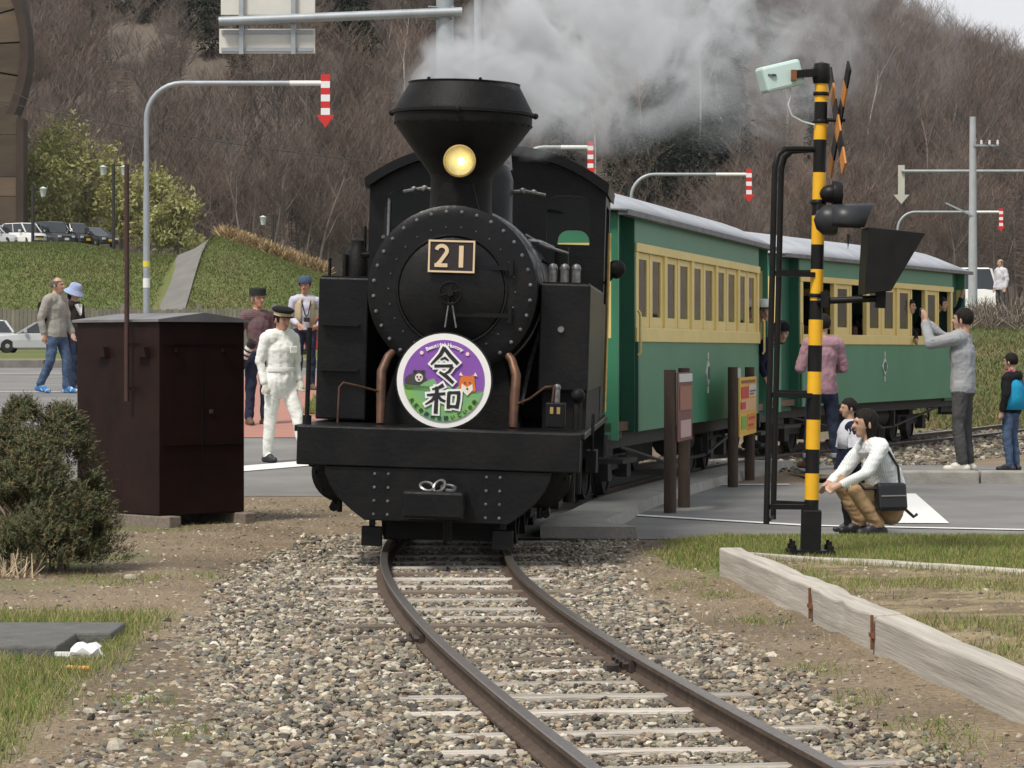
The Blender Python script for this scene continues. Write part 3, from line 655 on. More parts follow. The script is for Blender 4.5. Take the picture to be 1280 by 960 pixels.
# deck post at the front left corner
MB().tube([(-.90, .25, .84), (-.90, .25, 1.48)], .016, 8).tube([(-.90, .25, .84), (-.90, .25, .90)], .03, 8).build('handrail_post', M_BLKM, LO)
MB().box(-.93, .93, 5.2, 5.3, .5, .85).build('rear_beam', M_BLKM, LO)
MB().box(.93, 1.0, .9, 1.3, .55, .70).tube([(.97, .95, .70), (.97, .95, .95)], .012, 6).build('footstep', M_BLKM, LO)
for yy in (1.8, 3.0): MB().tube([(.78, yy, .30), (.78, yy, .70)], .05, 10).build('brake_hanger', M_BLKM, LO)
MB().bar((.72, 1.0, .36), (.72, 4.8, .36), .06, .14).build('side_rod_guard', M_BLKM, LO)
# ------------------------------------------------------------------ round head board
M_WHITE = mat('white_board', (.80, .80, .78), rough=.5)
M_PURPLE = mat('purple_print', (.20, .065, .36), (.24, .085, .40), rough=.55, scale=5)
M_GREENP = mat('green_print', (.20, .42, .085), (.16, .36, .20), rough=.6, scale=7, hard=(.35, .6))
M_INK = mat('black_ink', (.012, .012, .014), rough=.5); M_ORANGE = mat('orange_print', (.62, .16, .025), rough=.6)
M_GREYP = mat('grey_print', (.05, .045, .05), rough=.6); M_CREAMP = mat('pale_print', (.75, .70, .62), rough=.6); M_PINKP = mat('pink_print', (.85, .62, .6), rough=.6)
M_DKGREEN = mat('dark_green_print', (.02, .06, .025), rough=.6); M_SPARE = mat('rubber_edge', (.008, .008, .008), rough=.5)
LOM = Matrix.Translation(LO.location) @ LO.rotation_euler.to_matrix().to_4x4()
HB = empty('head_board'); HB.matrix_world = LOM @ Matrix.Translation((.0, .27, 1.155))
tag(HB, 'round purple and green emblem board with white rim fixed to the locomotive front', 'sign')
def disc(r, y0, y1, m, name, n=56, poly=None):
    return MB().prism(poly or [(r*math.cos(2*PI*k/n), r*math.sin(2*PI*k/n)) for k in range(n)], 'y', y0, y1).build(name, m, HB)
disc(.322, .004, .03, M_SPARE, 'edge'); disc(.312, -.004, .004, M_WHITE, 'rim'); disc(.27, -.008, -.004, M_PURPLE, 'picture')
rg_ = random.Random(3)
hills = [(-.268, -.03), (-.25, -.065), (-.235, -.04), (-.21, -.07), (-.19, -.035), (-.17, -.045), (-.13, -.015), (-.09, .005), (-.065, .012), (-.04, -.03), (0, -.02), (.04, -.035), (.07, -.06), (.10, -.03), (.14, -.045), (.19, -.05), (.23, -.08), (.262, -.065)]
a0 = math.atan2(-.065, .262); a1 = math.atan2(-.03, -.268)
# lower boundary runs from the right end round the bottom to the left end
aL = -abs(a1); low = [(.2695*math.cos(a), .2695*math.sin(a)) for a in np.linspace(a0, aL, 30)]
disc(0, -.012, -.008, M_GREENP, 'hill_print', poly=hills+low)
def blob(cx, cz, rx, rz, y, m, name, n=18): return disc(0, y-.003, y, m, name, poly=[(cx+rx*math.cos(2*PI*k/n), cz+rz*math.sin(2*PI*k/n)) for k in range(n)])
blob(-.185, -.005, .075, .05, -.008, M_GREYP, 'animal_print'); blob(-.165, .025, .042, .042, -.0085, M_GREYP, 'animal_print'); blob(-.165, .015, .026, .028, -.0125, M_CREAMP, 'animal_print'); blob(-.165, .003, .008, .006, -.016, M_GREYP, 'animal_print', 8); blob(-.176, .021, .006, .007, -.016, M_GREYP, 'animal_print', 8); blob(-.154, .021, .006, .007, -.016, M_GREYP, 'animal_print', 8); blob(-.195, .055, .014, .014, -.0085, M_GREYP, 'animal_print', 10); blob(-.137, .055, .014, .014, -.0085, M_GREYP, 'animal_print', 10)
disc(0, -.016, -.0125, M_ORANGE, 'fox_print', poly=[(.10, -.06), (.105, .0), (.115, .05), (.14, .035), (.175, .035), (.20, .05), (.205, 0), (.215, -.06), (.16, -.09)])
disc(0, -.020, -.0165, M_CREAMP, 'fox_print', poly=[(.118, -.055), (.12, -.015), (.155, -.04), (.19, -.015), (.195, -.055), (.157, -.095)])
for sx in (.112, .208): disc(0, -.019, -.0165, M_CREAMP, 'fox_print', poly=[(sx-.012, .04), (sx, .062), (sx+.014, .035)])
blob(.157, -.048, .007, .006, -.0205, M_INK, 'fox_print', 8); blob(.140, -.008, .006, .004, -.0205, M_INK, 'fox_print', 8); blob(.174, -.008, .006, .004, -.0205, M_INK, 'fox_print', 8)
RX = (R(90), 0, 0)
KANJI = [(0, .105, .19, .235, [([(0, .5), (-.14, .28), (-.46, .0)], (.13, .12, .06)), ([(-.02, .48), (.2, .26), (.48, .04)], (.10, .13, .12)), ([(-.13, .14), (.02, .20), (.15, .12)], (.05, .09, .05)), ([(-.34, -.04), (.0, -.03), (.30, -.02)], (.10, .09, .11)), ([(.30, -.03), (.18, -.18), (.02, -.26)], (.10, .09, .05)), ([(-.16, -.20), (.10, -.33), (.34, -.50)], (.07, .12, .10))]),
         (0, -.117, .235, .195, [([(.0, .46), (-.12, .37), (-.32, .30)], (.13, .10, .05)), ([(-.46, .10), (-.2, .13), (.06, .17)], (.07, .10, .09)), ([(-.18, .40), (-.19, 0), (-.20, -.52)], (.12, .12, .13)), ([(-.2, .10), (-.32, -.08), (-.5, -.22)], (.12, .09, .04)), ([(-.14, .08), (-.06, -.04), (.06, -.10)], (.08, .10, .08)),
          ([(.16, .22), (.15, -.05), (.15, -.34)], (.11, .11, .11)), ([(.14, .20), (.3, .21), (.47, .21)], (.10, .09, .12)), ([(.44, .22), (.43, -.05), (.39, -.33)], (.11, .11, .12)), ([(.14, -.26), (.3, -.26), (.42, -.26)], (.10, .09, .10))])]
for (cx_, cz_, w_, h_, strokes) in KANJI:
    for mi_, grow_, yy_ in ((M_WHITE, .026, -.020), (M_INK, 0, -.023)):
        mb = MB()
        for si, (pts_, ws_) in enumerate(strokes):
            P_ = [Vector((cx_+p[0]*w_, cz_+p[1]*h_)) for p in pts_]; fine = []; fw = []
            for a_, b_, wa_, wb_ in zip(P_[:-1], P_[1:], ws_[:-1], ws_[1:]):
                for t_ in (0, .5): fine.append(tuple(a_.lerp(b_, t_))); fw.append((wa_+(wb_-wa_)*t_)*.21+grow_)
            fine.append(tuple(P_[-1])); fw.append(ws_[-1]*.21+grow_)
            if grow_:
                d0 = (Vector(fine[0])-Vector(fine[1])).normalized()*grow_*.5; d1 = (Vector(fine[-1])-Vector(fine[-2])).normalized()*grow_*.5
                fine[0] = tuple(Vector(fine[0])+d0); fine[-1] = tuple(Vector(fine[-1])+d1)
            stroke(fine, fw, yy_-.001-.0001*si, yy_+.0015, mb)
        mb.build('character_outline' if grow_ else 'character', mi_, HB)
def arctext(s, r, mid, span, size, m, top, name, y=-.016):
    n = len(s)
    for i, c_ in enumerate(s):
        if c_ == ' ': continue
        a = mid+(-.5+(i+.5)/n)*span*(-1 if top else 1)
        text_mesh(c_, size, .0008, m, name, HB, (r*math.cos(a), y, r*math.sin(a)), (R(90), -(a-PI/2) if top else -(a+PI/2), 0), bold=.0012)
arctext('Beautiful Harmony', .236, R(90), R(62), .034, M_WHITE, True, 'lettering')
arctext('丸瀬布森林公園いこいの森', .249, R(-90), R(124), .031, M_DKGREEN, False, 'lettering')
for a in (R(130), R(50)): blob(.236*math.cos(a), .236*math.sin(a), .013, .013, -.012, M_PINKP, 'flower_print', 8)
# ------------------------------------------------------------------ passenger coaches
M_GREEN = mat('green_coach_paint', (.042, .20, .108), (.056, .228, .128), rough=.42, scale=1.5, detail=6, bump=.05, bscale=14)
M_GREEND = mat('dark_green_paint', (.012, .092, .052), (.016, .11, .062), rough=.5, scale=3)
M_YEL = mat('cream_yellow_paint', (.74, .57, .20), (.80, .63, .25), rough=.5, scale=2, detail=6)
M_ROOF = mat('grey_roof', (.42, .44, .47), (.30, .32, .35), rough=.6, scale=2.4, detail=9, bump=.3, bscale=10)
M_ROOFE = mat('dark_roof_edge', (.13, .13, .14), (.22, .21, .21), rough=.7, scale=6, detail=6)
M_PANE = glass_mat('coach_glass', (.22, .19, .16), .95)
M_INT = mat('varnished_interior', (.16, .09, .05), (.11, .06, .035), rough=.6, scale=5)
M_SEAT = mat('seat_fabric', (.12, .05, .03), rough=.9)
M_UNDER = mat('underframe_black', (.012, .012, .012), (.03, .027, .024), rough=.7, scale=8)
M_EMB = mat('pale_emblem', (.6, .6, .56), rough=.5)
PL, VL, HW = 8.05, .85, 1.0                 # panel length, vestibule length, half width
Z0, ZS, ZB, ZE, ZR = .66, 1.50, 2.33, 2.60, 2.93
def coach(name, label, loc, th, opened, shift):
    C = empty(name, loc, (0, 0, -th)); tag(C, label, 'coach', 'green and cream coaches behind the locomotive')
    L2 = PL/2
    for sx in (-1, 1):
        x0, x1 = (HW-.05, HW) if sx > 0 else (-HW, -HW+.05)
        MB().box(x0, x1, -L2, L2, Z0, ZS).build('side_panel', M_GREEN, C, bevel=.006)
        MB().box(x0, x1, -L2, L2, ZB, ZE).build('letter_board', M_GREEN, C)
        xo = (HW, HW+.022) if sx > 0 else (-HW-.022, -HW)
        MB().box(xo[0], xo[1], -L2-.02, L2+.02, ZS-.03, ZS+.10).build('waist_rail', M_YEL, C, bevel=.006)
        MB().box(xo[0], xo[1], -L2-.02, L2+.02, ZB-.05, ZB+.03).build('top_rail', M_YEL, C, bevel=.006)
        MB().box(xo[0], xo[1]+.004*sx if sx > 0 else xo[1], -L2, -L2+.05, Z0, ZS-.03).build('panel_strip', M_GREEND, C)
        # wide pillars, five bays with two sashes each
        bay = PL/5
        for k in range(6):
            y_ = -L2+bay*k; w_ = .13 if 0 < k < 5 else .16
            ya, yb = (y_-w_/2, y_+w_/2) if 0 < k < 5 else ((y_, y_+.12) if k == 0 else (y_-.12, y_))
            MB().box(x0, x1 if sx < 0 else x1+.012, ya, yb, ZS, ZB).build('pillar', M_YEL, C, bevel=.006)
            if k < 5:
                p0 = y_+(.065 if k else .12); p1 = y_+bay-(.065 if k < 4 else .12); md = (p0+p1)/2
                MB().box(x0+.005, x1-.005, md-.035, md+.035, ZS, ZB).build('mullion', M_YEL, C)
                for h, (ya, yb) in enumerate(((p0, md-.035), (md+.035, p1))):
                    idx = k*2+h; op = idx in opened and sx > 0
                    xi0, xi1 = (HW-.042, HW-.014) if sx > 0 else (-HW+.014, -HW+.042)
                    zt = ZB-.05 if not op else ZS+.10
                    zb = ZS+.05 if not op else ZS-.4
                    if op: continue
                    fw = .115
                    sash = MB().box(xi0, xi1, ya, ya+fw, zb, zt).box(xi0, xi1, yb-fw, yb, zb, zt).box(xi0, xi1, ya+fw, yb-fw, zb, zb+.15).box(xi0, xi1, ya+fw, yb-fw, zt-.06, zt).build('window_sash', M_YEL, C)
                    xm = (xi0+xi1)/2
                    MB().box(xm-.003, xm+.003, ya+fw, yb-fw, zb+.15, zt-.06).build('pane', M_PANE, sash)
        for dy in (0,) if sx < 0 else (shift,):
            em = MB().prism([(dy-.14, 1.16), (dy, 1.03), (dy+.14, 1.16), (dy, 1.29)], 'x', x1 if sx > 0 else x0-.012, x1+.012 if sx > 0 else x0).build('emblem', M_EMB, C)
            MB().lathe([(.07, 0), (.07, .008)], 16, Mx((HW+.012 if sx > 0 else -HW-.020, dy, 1.16), 'x')).build('emblem_disc', M_GREEND, em)
            for z_ in (.985, 1.335): MB().box(HW if sx > 0 else -HW-.01, HW+.01 if sx > 0 else -HW, dy-.02, dy+.02, z_-.035, z_+.035).build('emblem_tail', M_EMB, em)
    # floor, ceiling, inner ends, seats
    MB().box(-HW+.05, HW-.05, -L2-VL, L2+VL, Z0+.02, Z0+.1).build('floor', M_INT, C)
    MB().box(-HW+.06, HW-.06, -L2, L2, ZE-.03, ZE-.01).build('ceiling', M_INT, C)
    for sx in (-1, 1):
        x0, x1 = (HW-.075, HW-.052) if sx > 0 else (-HW+.052, -HW+.075)
        MB().box(x0, x1, -L2, L2, Z0+.1, ZS-.02).build('inner_panel', M_INT, C)
    for k in range(9):
        for sx in (-1, 1):
            y_ = -L2+.5+k*.86
            MB().box(min(sx*.25, sx*.88), max(sx*.25, sx*.88), y_, y_+.10, Z0+.1, 1.72).build('seat_back', M_SEAT, C, bevel=.03)
    # end walls with a door, and open-platform corner posts
    for sy in (-1, 1):
        ya, yb = (L2, L2+.05) if sy > 0 else (-L2-.05, -L2)
        MB().box(-HW, -.32, ya, yb, Z0, ZE).box(.32, HW, ya, yb, Z0, ZE).box(-.32, .32, ya, yb, 2.45, ZE+.18).build('end_wall', M_GREEND, C)
        MB().box(-.32, .32, ya+.01, yb-.01, Z0, 2.45).build('end_door', M_GREEND, C)
        e0, e1 = (L2+VL-.05, L2+VL) if sy > 0 else (-L2-VL, -L2-VL+.05)
        # vestibule front panel: green with a cream waist band
        for s2 in (-1, 1):
            a, b = sorted((s2*.40, s2*(HW-.03)))
            MB().box(a, b, e0, e1, Z0, ZS).build('vestibule_panel', M_GREEN, C)
            MB().box(a, b, e0, e1, ZS, ZB).build('vestibule_band', M_YEL, C)
            MB().box(a, b, e0, e1, ZB, ZE).build('vestibule_head', M_GREEN, C)
            xs_ = (HW-.06, HW-.0) if s2 > 0 else (-HW, -HW+.06)
            MB().box(xs_[0], xs_[1], e0-.002, e1+.002, Z0-.05, ZE-.002).build('corner_post', M_GREEN, C)
            # recessed side door of the vestibule
            q0, q1 = sorted((sy*L2, sy*(L2+VL-.05))); xd = (HW-.16, HW-.12) if s2 > 0 else (-HW+.12, -HW+.16)
            MB().box(xd[0], xd[1], q0+.05*(sy < 0) , q1-.05*(sy > 0), Z0-.05, ZE).build('vestibule_door', M_GREEND, C)
            MB().tube([(s2*(HW+.04), sy*(L2+.07), 1.35), (s2*(HW+.06), sy*(L2+.07), 1.38), (s2*(HW+.06), sy*(L2+.07), 1.72), (s2*(HW+.04), sy*(L2+.07), 1.75)], .014, 6).build('grab_handle', M_YEL, C)
            MB().box(min(s2*(HW-.25), s2*(HW+.02)), max(s2*(HW-.25), s2*(HW+.02)), q0+.08, q1-.02, .40, .44).box(min(s2*(HW-.25), s2*(HW-.2)), max(s2*(HW-.25), s2*(HW-.2)), q0+.1, q1-.05, .44, .68).build('step', M_UNDER, C)
        a, b = -.40, .40
        MB().box(a, b, e0, e1, 2.4, ZE).build('vestibule_head', M_GREEN, C)
    # roof: shallow arch, drooping over the ends
    n = 12; ysr = [-L2-VL-.12, -L2-VL+.02, -L2-VL+.3, -L2-.1, 0, L2+.1, L2+VL-.3, L2+VL-.02, L2+VL+.12]; dr = [.30, .17, .07, .0, 0, 0, .07, .17, .30]
    V = []; Fc = []
    for y_, d in zip(ysr, dr):
        for k in range(n+1):
            u = 2*k/n-1; V.append(((HW+.10)*u, y_, ZE+.02+(ZR-ZE-d)*(1-abs(u)**2.2)))
    for i in range(len(ysr)-1):
        for k in range(n): Fc.append((i*(n+1)+k, i*(n+1)+k+1, (i+1)*(n+1)+k+1, (i+1)*(n+1)+k))
    rf = np_mesh('roof', V, Fc, M_ROOF, C, smooth=True)
    so = rf.modifiers.new('thick', 'SOLIDIFY'); so.thickness = .02
    for sx in (-1, 1):
        MB().box(min(sx*(HW+.02), sx*(HW+.105)), max(sx*(HW+.02), sx*(HW+.105)), -L2-VL-.10, L2+VL+.10, ZE-.03, ZE+.018).build('eaves', M_ROOFE, rf)
    # underframe, truss rods, wheels
    for sx in (-1, 1):
        MB().box(sx*.80-.04, sx*.80+.04, -L2-VL, L2+VL, .52, .66).build('sole_bar', M_UNDER, C)
        MB().tube([(sx*.82, -L2+.2, .52), (sx*.82, -1.2, .28), (sx*.82, 1.2, .28), (sx*.82, L2-.2, .52)], .018, 6).build('truss_rod', M_UNDER, C)
        for y_ in (-1.2, 1.2): MB().box(sx*.82-.03, sx*.82+.03, y_-.03, y_+.03, .28, .52).build('queen_post', M_UNDER, C)
    MB().box(-.45, .35, -.9, .6, .25, .52).build('battery_box', M_UNDER, C)
    MB().lathe([(.0, 0), (.16, .03), (.16, .9), (0, .93)], 16, Mx((.45, .9, .42), 'y')).build('air_reservoir', M_UNDER, C)
    for yb in (-L2+.95, L2-.95):
        bg_ = MB().box(-.60, -.52, yb-.75, yb+.75, .28, .42).box(.52, .60, yb-.75, yb+.75, .28, .42).box(-.6, .6, yb-.1, yb+.1, .30, .5).build('bogie', M_UNDER, C)
        for dy in (-.48, .48):
            for sx in (-1, 1):
                MB().lathe([(.05, -.05), (.2, -.03), (.2, -.05), (.235, -.05), (.24, .03), (.262, .035), (.262, .05), (.05, .05)], 24, Matrix.Translation((sx*.41, yb+dy, .262)) @ Matrix.Rotation(R(90*-sx), 4, 'Y')).build('wheel', M_UNDER, bg_)
                MB().box(sx*.62-.06, sx*.62+.06, yb+dy-.1, yb+dy+.1, .2, .40).build('axle_box', M_UNDER, bg_)
    for sy in (-1, 1):
        MB().box(-.9, .9, sy*(L2+VL)-.05, sy*(L2+VL)+.05, .48, .66).build('headstock', M_UNDER, C)
        MB().box(-.12, .12, min(sy*(L2+VL+.05), sy*(L2+VL+.4)), max(sy*(L2+VL+.05), sy*(L2+VL+.4)), .44, .62).build('coupler', M_UNDER, C)
        MB().tube([(.35, sy*(L2+VL+.05), .55), (.37, sy*(L2+VL+.15), .40), (.36, sy*(L2+VL+.2), .28), (.33, sy*(L2+VL+.12), .36)], .02, 6).build('brake_hose', M_UNDER, C)
    return C
def coach_pose(pl, pr):                      # near-side panel ends (x, y) -> centre and heading
    pl, pr = Vector((*pl, 0)), Vector((*pr, 0)); d = (pr-pl).normalized(); th = math.atan2(d.x, d.y)
    nr = Vector((math.cos(th), -math.sin(th), 0)); c = (pl+pr)/2-nr*HW
    return (c.x, c.y, 0), th
l1, t1 = coach_pose((1.10, 26.8), (2.86, 34.7))
C1 = coach('passenger_coach', 'green and cream coach coupled right behind the locomotive, all windows shut', l1, t1, (), .2)
l2, t2 = coach_pose((3.72, 38.6), (6.76, 46.0))
C2 = coach('passenger_coach', 'green and cream last coach with several windows lowered', l2, t2, (0, 1, 3, 7, 9), .1)
# ------------------------------------------------------------------ people
def capsule(mb_list, a, b, ra, rb, tagm, flat=1.0):
    mb_list.append(('c', Vector(a), Vector(b), ra, rb, tagm, flat))
def ellip(mb_list, c, r, tagm, rot=0): mb_list.append(('e', Vector(c), Vector(r), tagm))
SKIN = mat('skin', (.50, .31, .22), (.44, .26, .18), rough=.55, scale=12)
SKINR = mat('ruddy_skin', (.46, .25, .17), (.38, .20, .135), rough=.55, scale=12)
HAIR = mat('black_hair', (.009, .0075, .007), (.020, .016, .013), rough=.65, spec=.15, scale=60, stretch=(1, 1, .15), bump=.6, bscale=90)
HAIRG = mat('grey_brown_hair', (.09, .075, .06), (.15, .13, .11), rough=.6, scale=60)
EYE = mat('eye', (.01, .008, .007), rough=.2); LIP = mat('lips', (.36, .13, .11), rough=.5)
def cloth(name, c1, c2=None, scale=20, rough=.9, stretch=None, hard=None, bump=.35):
    return mat(name, c1, c2 or tuple(x*.8 for x in c1), rough=rough, scale=scale, bump=bump, bscale=28, stretch=stretch, hard=hard, spec=.2)
def stripes(name, c1, c2, freq, axis='X', rough=.9):
    m = bpy.data.materials.new(name); m.use_nodes = True; t = m.node_tree; b = t.nodes['Principled BSDF']; b.inputs['Roughness'].default_value = rough
    co = N(t, 'ShaderNodeTexCoord'); w = N(t, 'ShaderNodeTexWave', wave_type='BANDS', bands_direction=axis); w.inputs['Scale'].default_value = freq; w.inputs['Distortion'].default_value = .6; w.inputs['Detail'].default_value = 1
    r = N(t, 'ShaderNodeValToRGB'); e = r.color_ramp.elements; e[0].position = .72; e[0].color = tuple(c1)+(1,); e[1].position = .92; e[1].color = tuple(c2)+(1,)
    t.links.new(co.outputs['Object'], w.inputs['Vector']); t.links.new(w.outputs['Fac'], r.inputs[0]); t.links.new(r.outputs[0], b.inputs['Base Color']); MATS[name] = m
    return m
def plaid(name, c1, c2, c3, freq):
    m = bpy.data.materials.new(name); m.use_nodes = True; t = m.node_tree; b = t.nodes['Principled BSDF']; b.inputs['Roughness'].default_value = .9
    co = N(t, 'ShaderNodeTexCoord'); last = None
    for ax, col in (('X', c2), ('Z', c3)):
        w = N(t, 'ShaderNodeTexWave', wave_type='BANDS', bands_direction=ax); w.inputs['Scale'].default_value = freq; t.links.new(co.outputs['Object'], w.inputs['Vector'])
        r = N(t, 'ShaderNodeMapRange'); r.inputs['From Min'].default_value = .55; r.inputs['From Max'].default_value = .8; t.links.new(w.outputs['Fac'], r.inputs['Value'])
        x = N(t, 'ShaderNodeMix', data_type='RGBA'); x.inputs['A'].default_value = tuple(c1)+(1,); x.inputs['B'].default_value = tuple(col)+(1,)
        mu = N(t, 'ShaderNodeMath', operation='MULTIPLY'); mu.inputs[1].default_value = .6; t.links.new(r.outputs[0], mu.inputs[0]); t.links.new(mu.outputs[0], x.inputs['Factor'])
        if last: t.links.new(last, x.inputs['A'])
        last = x.outputs['Result']
    t.links.new(last, b.inputs['Base Color']); MATS[name] = m; return m
STAND = dict(pelvis=(0, 0, .93), waist=(0, 0, 1.05), chest=(0, .0, 1.24), neck=(0, .015, 1.42), head=(0, -.015, 1.575),
             shL=(.175, .01, 1.365), elL=(.235, .03, 1.10), wrL=(.235, -.03, .87), shR=(-.175, .01, 1.365), elR=(-.235, .03, 1.10), wrR=(-.235, -.03, .87),
             hiL=(.085, 0, .90), knL=(.10, -.02, .49), anL=(.105, .03, .085), hiR=(-.085, 0, .90), knR=(-.10, -.02, .49), anR=(-.105, .03, .085),
             toL=(.135, -.14, .035), toR=(-.135, -.14, .035))
def person(label, loc, rotz, height, pose, mats, look=0, nod=0, bulk=1.0, hair='short', hairm=None, voxel=.011, jacket=.0, sleeves='long', upper_only=False, group=None, lean=0, shoe_long=False, handm='skin'):
    J = {k: Vector(v) for k, v in STAND.items()}
    for k, v in pose.items(): J[k] = Vector(v)
    S = height/1.70
    pr = []; bk = bulk; jk = jacket
    # trunk
    ellip(pr, J['pelvis']+Vector((0, .01, -.02)), (.155*bk, .115*bk, .12), 'bottom')
    capsule(pr, J['pelvis'], J['waist'], .125*bk+jk, .125*bk+jk, 'top', .82); capsule(pr, J['waist'], J['chest'], .125*bk+jk, .145*bk+jk, 'top', .8)
    if jk: capsule(pr, J['pelvis']+(J['pelvis']-J['waist'])*.45, J['waist'], .138*bk+jk, .13*bk+jk, 'top', .85)
    mid = (J['chest']+J['neck'])*.5
    capsule(pr, J['shL']*.8+J['shR']*.2, J['shL']*.2+J['shR']*.8, .085*bk+jk*.6, .085*bk+jk*.6, 'top')
    capsule(pr, J['chest'], mid, .14*bk+jk, .10*bk+jk*.6, 'top', .8)
    capsule(pr, mid, J['neck'], .075, .058, 'top'); capsule(pr, J['neck']-Vector((0, 0, .03)), J['head']-Vector((0, -.02, .04)), .052, .052, 'skin')
    # limbs
    for s in 'LR':
        sh, el, wr = J['sh'+s], J['el'+s], J['wr'+s]
        capsule(pr, sh, el, .060*bk+jk*.6, .050+jk*.6, 'top'); fm = 'skin' if sleeves == 'short' else 'top'
        capsule(pr, el, el+(wr-el)*.92, .046+jk*.5*(sleeves == 'long'), .037+jk*.5*(sleeves == 'long'), fm)
        if sleeves == 'rolled': capsule(pr, el+(wr-el)*.35, wr, .038, .03, 'skin')
        d = (wr-el).normalized(); hv = J.get('hd'+s, wr+d*.10); hd = (hv-wr).normalized()
        capsule(pr, wr-d*.02, wr+hd*.05, .028, .034, 'hand', .7); capsule(pr, wr+hd*.03, wr+hd*.085, .034, .036, 'hand', .55)
        sd_ = hd.cross(Vector((0, 1, 0)));  sd_ = sd_ if sd_.length > .2 else hd.cross(Vector((1, 0, 0))); sd_.normalize(); up = sd_.cross(hd)
        for i, (o_, l_) in enumerate(((-.032, .052), (-.011, .064), (.011, .060), (.032, .046))):
            b0 = wr+hd*.088+sd_*o_; b1 = b0+hd*l_*.55+sd_*o_*.15; b2 = b1+(hd*.7-up*.5)*l_*.55
            capsule(pr, b0, b1, .0105, .0098, 'hand'); capsule(pr, b1, b2, .0098, .0085, 'hand')
        t0 = wr+hd*.04-sd_*.03; capsule(pr, t0, t0+hd*.035-sd_*.028, .013, .011, 'hand'); capsule(pr, t0+hd*.035-sd_*.028, t0+hd*.07-sd_*.03, .011, .009, 'hand')
        if not upper_only:
            hi, kn, an, to = J['hi'+s], J['kn'+s], J['an'+s], J['to'+s]
            capsule(pr, hi, kn, .092*bk, .070, 'bottom'); capsule(pr, kn, an+(kn-an)*.06, .070, .058, 'bottom')
            fd = (to-an); fd.z = 0; fd.normalize(); heel = an-fd*.045; heel.z = an.z-.045
            capsule(pr, heel, to, .042, .036, 'shoe', 1); capsule(pr, an-Vector((0, 0, .02)), an+(to-an)*.5, .045, .04, 'shoe')
            capsule(pr, an, an+(kn-an)*.12, .042, .045, 'sock')
    # head, turned
    HM = Matrix.Translation(J['head']) @ Matrix.Rotation(look, 4, 'Z') @ Matrix.Rotation(nod, 4, 'X')
    def hp(x, y, z): return HM @ Vector((x, y, z))
    ellip(pr, hp(0, .01, .02), (.078, .094, .10), 'skin'); capsule(pr, hp(0, -.03, -.03), hp(0, -.045, -.075), .062, .038, 'skin')
    capsule(pr, hp(0, -.088, .012), hp(0, -.106, -.022), .010, .016, 'skin')
    for s in (-1, 1): capsule(pr, hp(s*.078, .012, .015), hp(s*.084, .016, -.03), .014, .011, 'skin')
    capsule(pr, hp(-.03, -.085, .035), hp(.03, -.085, .035), .012, .012, 'skin')
    # one continuous skin over all of it
    mb = MB()
    for p in pr:
        if p[0] == 'e':
            mb.ball(p[1], 1, 16, sc=tuple(p[2]))
        else:
            _, a, b, ra, rb, tg, fl = p; d = b-a; l = max(d.length, 1e-4); dn = d.normalized() if d.length > 1e-5 else Vector((0, 0, 1))
            q = dn.to_track_quat('Z', 'Y').to_matrix().to_4x4()
            prof = [(0, -ra)]+[(ra*math.cos(t), ra*math.sin(t)) for t in np.linspace(-1.2, 0, 4)]+[(rb*math.cos(t), l+rb*math.sin(t)) for t in np.linspace(0, 1.2, 4)]+[(0, l+rb)]
            Mt = Matrix.Translation(a) @ q
            o = len(mb.v); mb.lathe(prof, 12, Mt, cap=False)
            if fl != 1.0 and tg in ('top',):
                for i in range(o, len(mb.v)):
                    v = Vector(mb.v[i]); t = max(0, min(1, (v-a).dot(d)/(l*l))); c = a+d*t; mb.v[i] = (v.x, c.y+(v.y-c.y)*fl, v.z)
    tmp = mb.build('tmp', SKIN); 
    md = tmp.modifiers.new('r', 'REMESH'); md.mode = 'VOXEL'; md.voxel_size = voxel/S; md.use_smooth_shade = True
    sm = tmp.modifiers.new('s', 'SMOOTH'); sm.factor = .5; sm.iterations = 3
    me = bpy.data.meshes.new_from_object(tmp.evaluated_get(bpy.context.evaluated_depsgraph_get())); tm = tmp.data; bpy.data.objects.remove(tmp); bpy.data.meshes.remove(tm)
    nv = len(me.vertices); co = np.empty(nv*3, np.float32); me.vertices.foreach_get('co', co); co = co.reshape(-1, 3)
    best = np.full(nv, 9.); bi = np.zeros(nv, int); tags = []
    for p in pr:
        tg = p[3] if p[0] == 'e' else p[5]
        if tg not in tags: tags.append(tg)
        ti = tags.index(tg)
        if p[0] == 'e':
            c = np.array(p[1]); r = np.array(p[2]); k = np.linalg.norm((co-c)/r, axis=1); dist = (k-1)*r.min()
        else:
            a = np.array(p[1]); d = np.array(p[2])-a; t = np.clip(((co-a) @ d)/max(d @ d, 1e-9), 0, 1)
            dist = np.linalg.norm(co-a-t[:, None]*d, axis=1)-(p[3]+(p[4]-p[3])*t)
            if p[6] != 1.0: dist *= .9
        if tg == 'hand': dist -= .006
        u = dist < best; best[u] = dist[u]; bi[u] = ti
    # the hem of the shirt or jacket
    ax = np.array((J['waist']-J['pelvis']).normalized()); hh = (co-np.array(J['pelvis'])) @ ax
    if 'bottom' in tags: bi[(bi == tags.index('bottom'))*(hh > (-.09 if jk > .018 else .015)) & (np.linalg.norm(co-np.array(J['pelvis'])-hh[:, None]*ax, axis=1) < .26)] = tags.index('top')
    if 'bottom' in tags: bi[(bi == tags.index('top'))*(hh < (-.10 if jk > .018 else .0)) & (np.linalg.norm(co-np.array(J['pelvis'])-hh[:, None]*ax, axis=1) < .19)] = tags.index('bottom')
    # cloth folds
    nrm = np.empty(nv*3, np.float32); me.vertices.foreach_get('normal', nrm); nrm = nrm.reshape(-1, 3)
    isc = np.isin(bi, [tags.index(t) for t in ('top', 'bottom') if t in tags])
    fold = 0
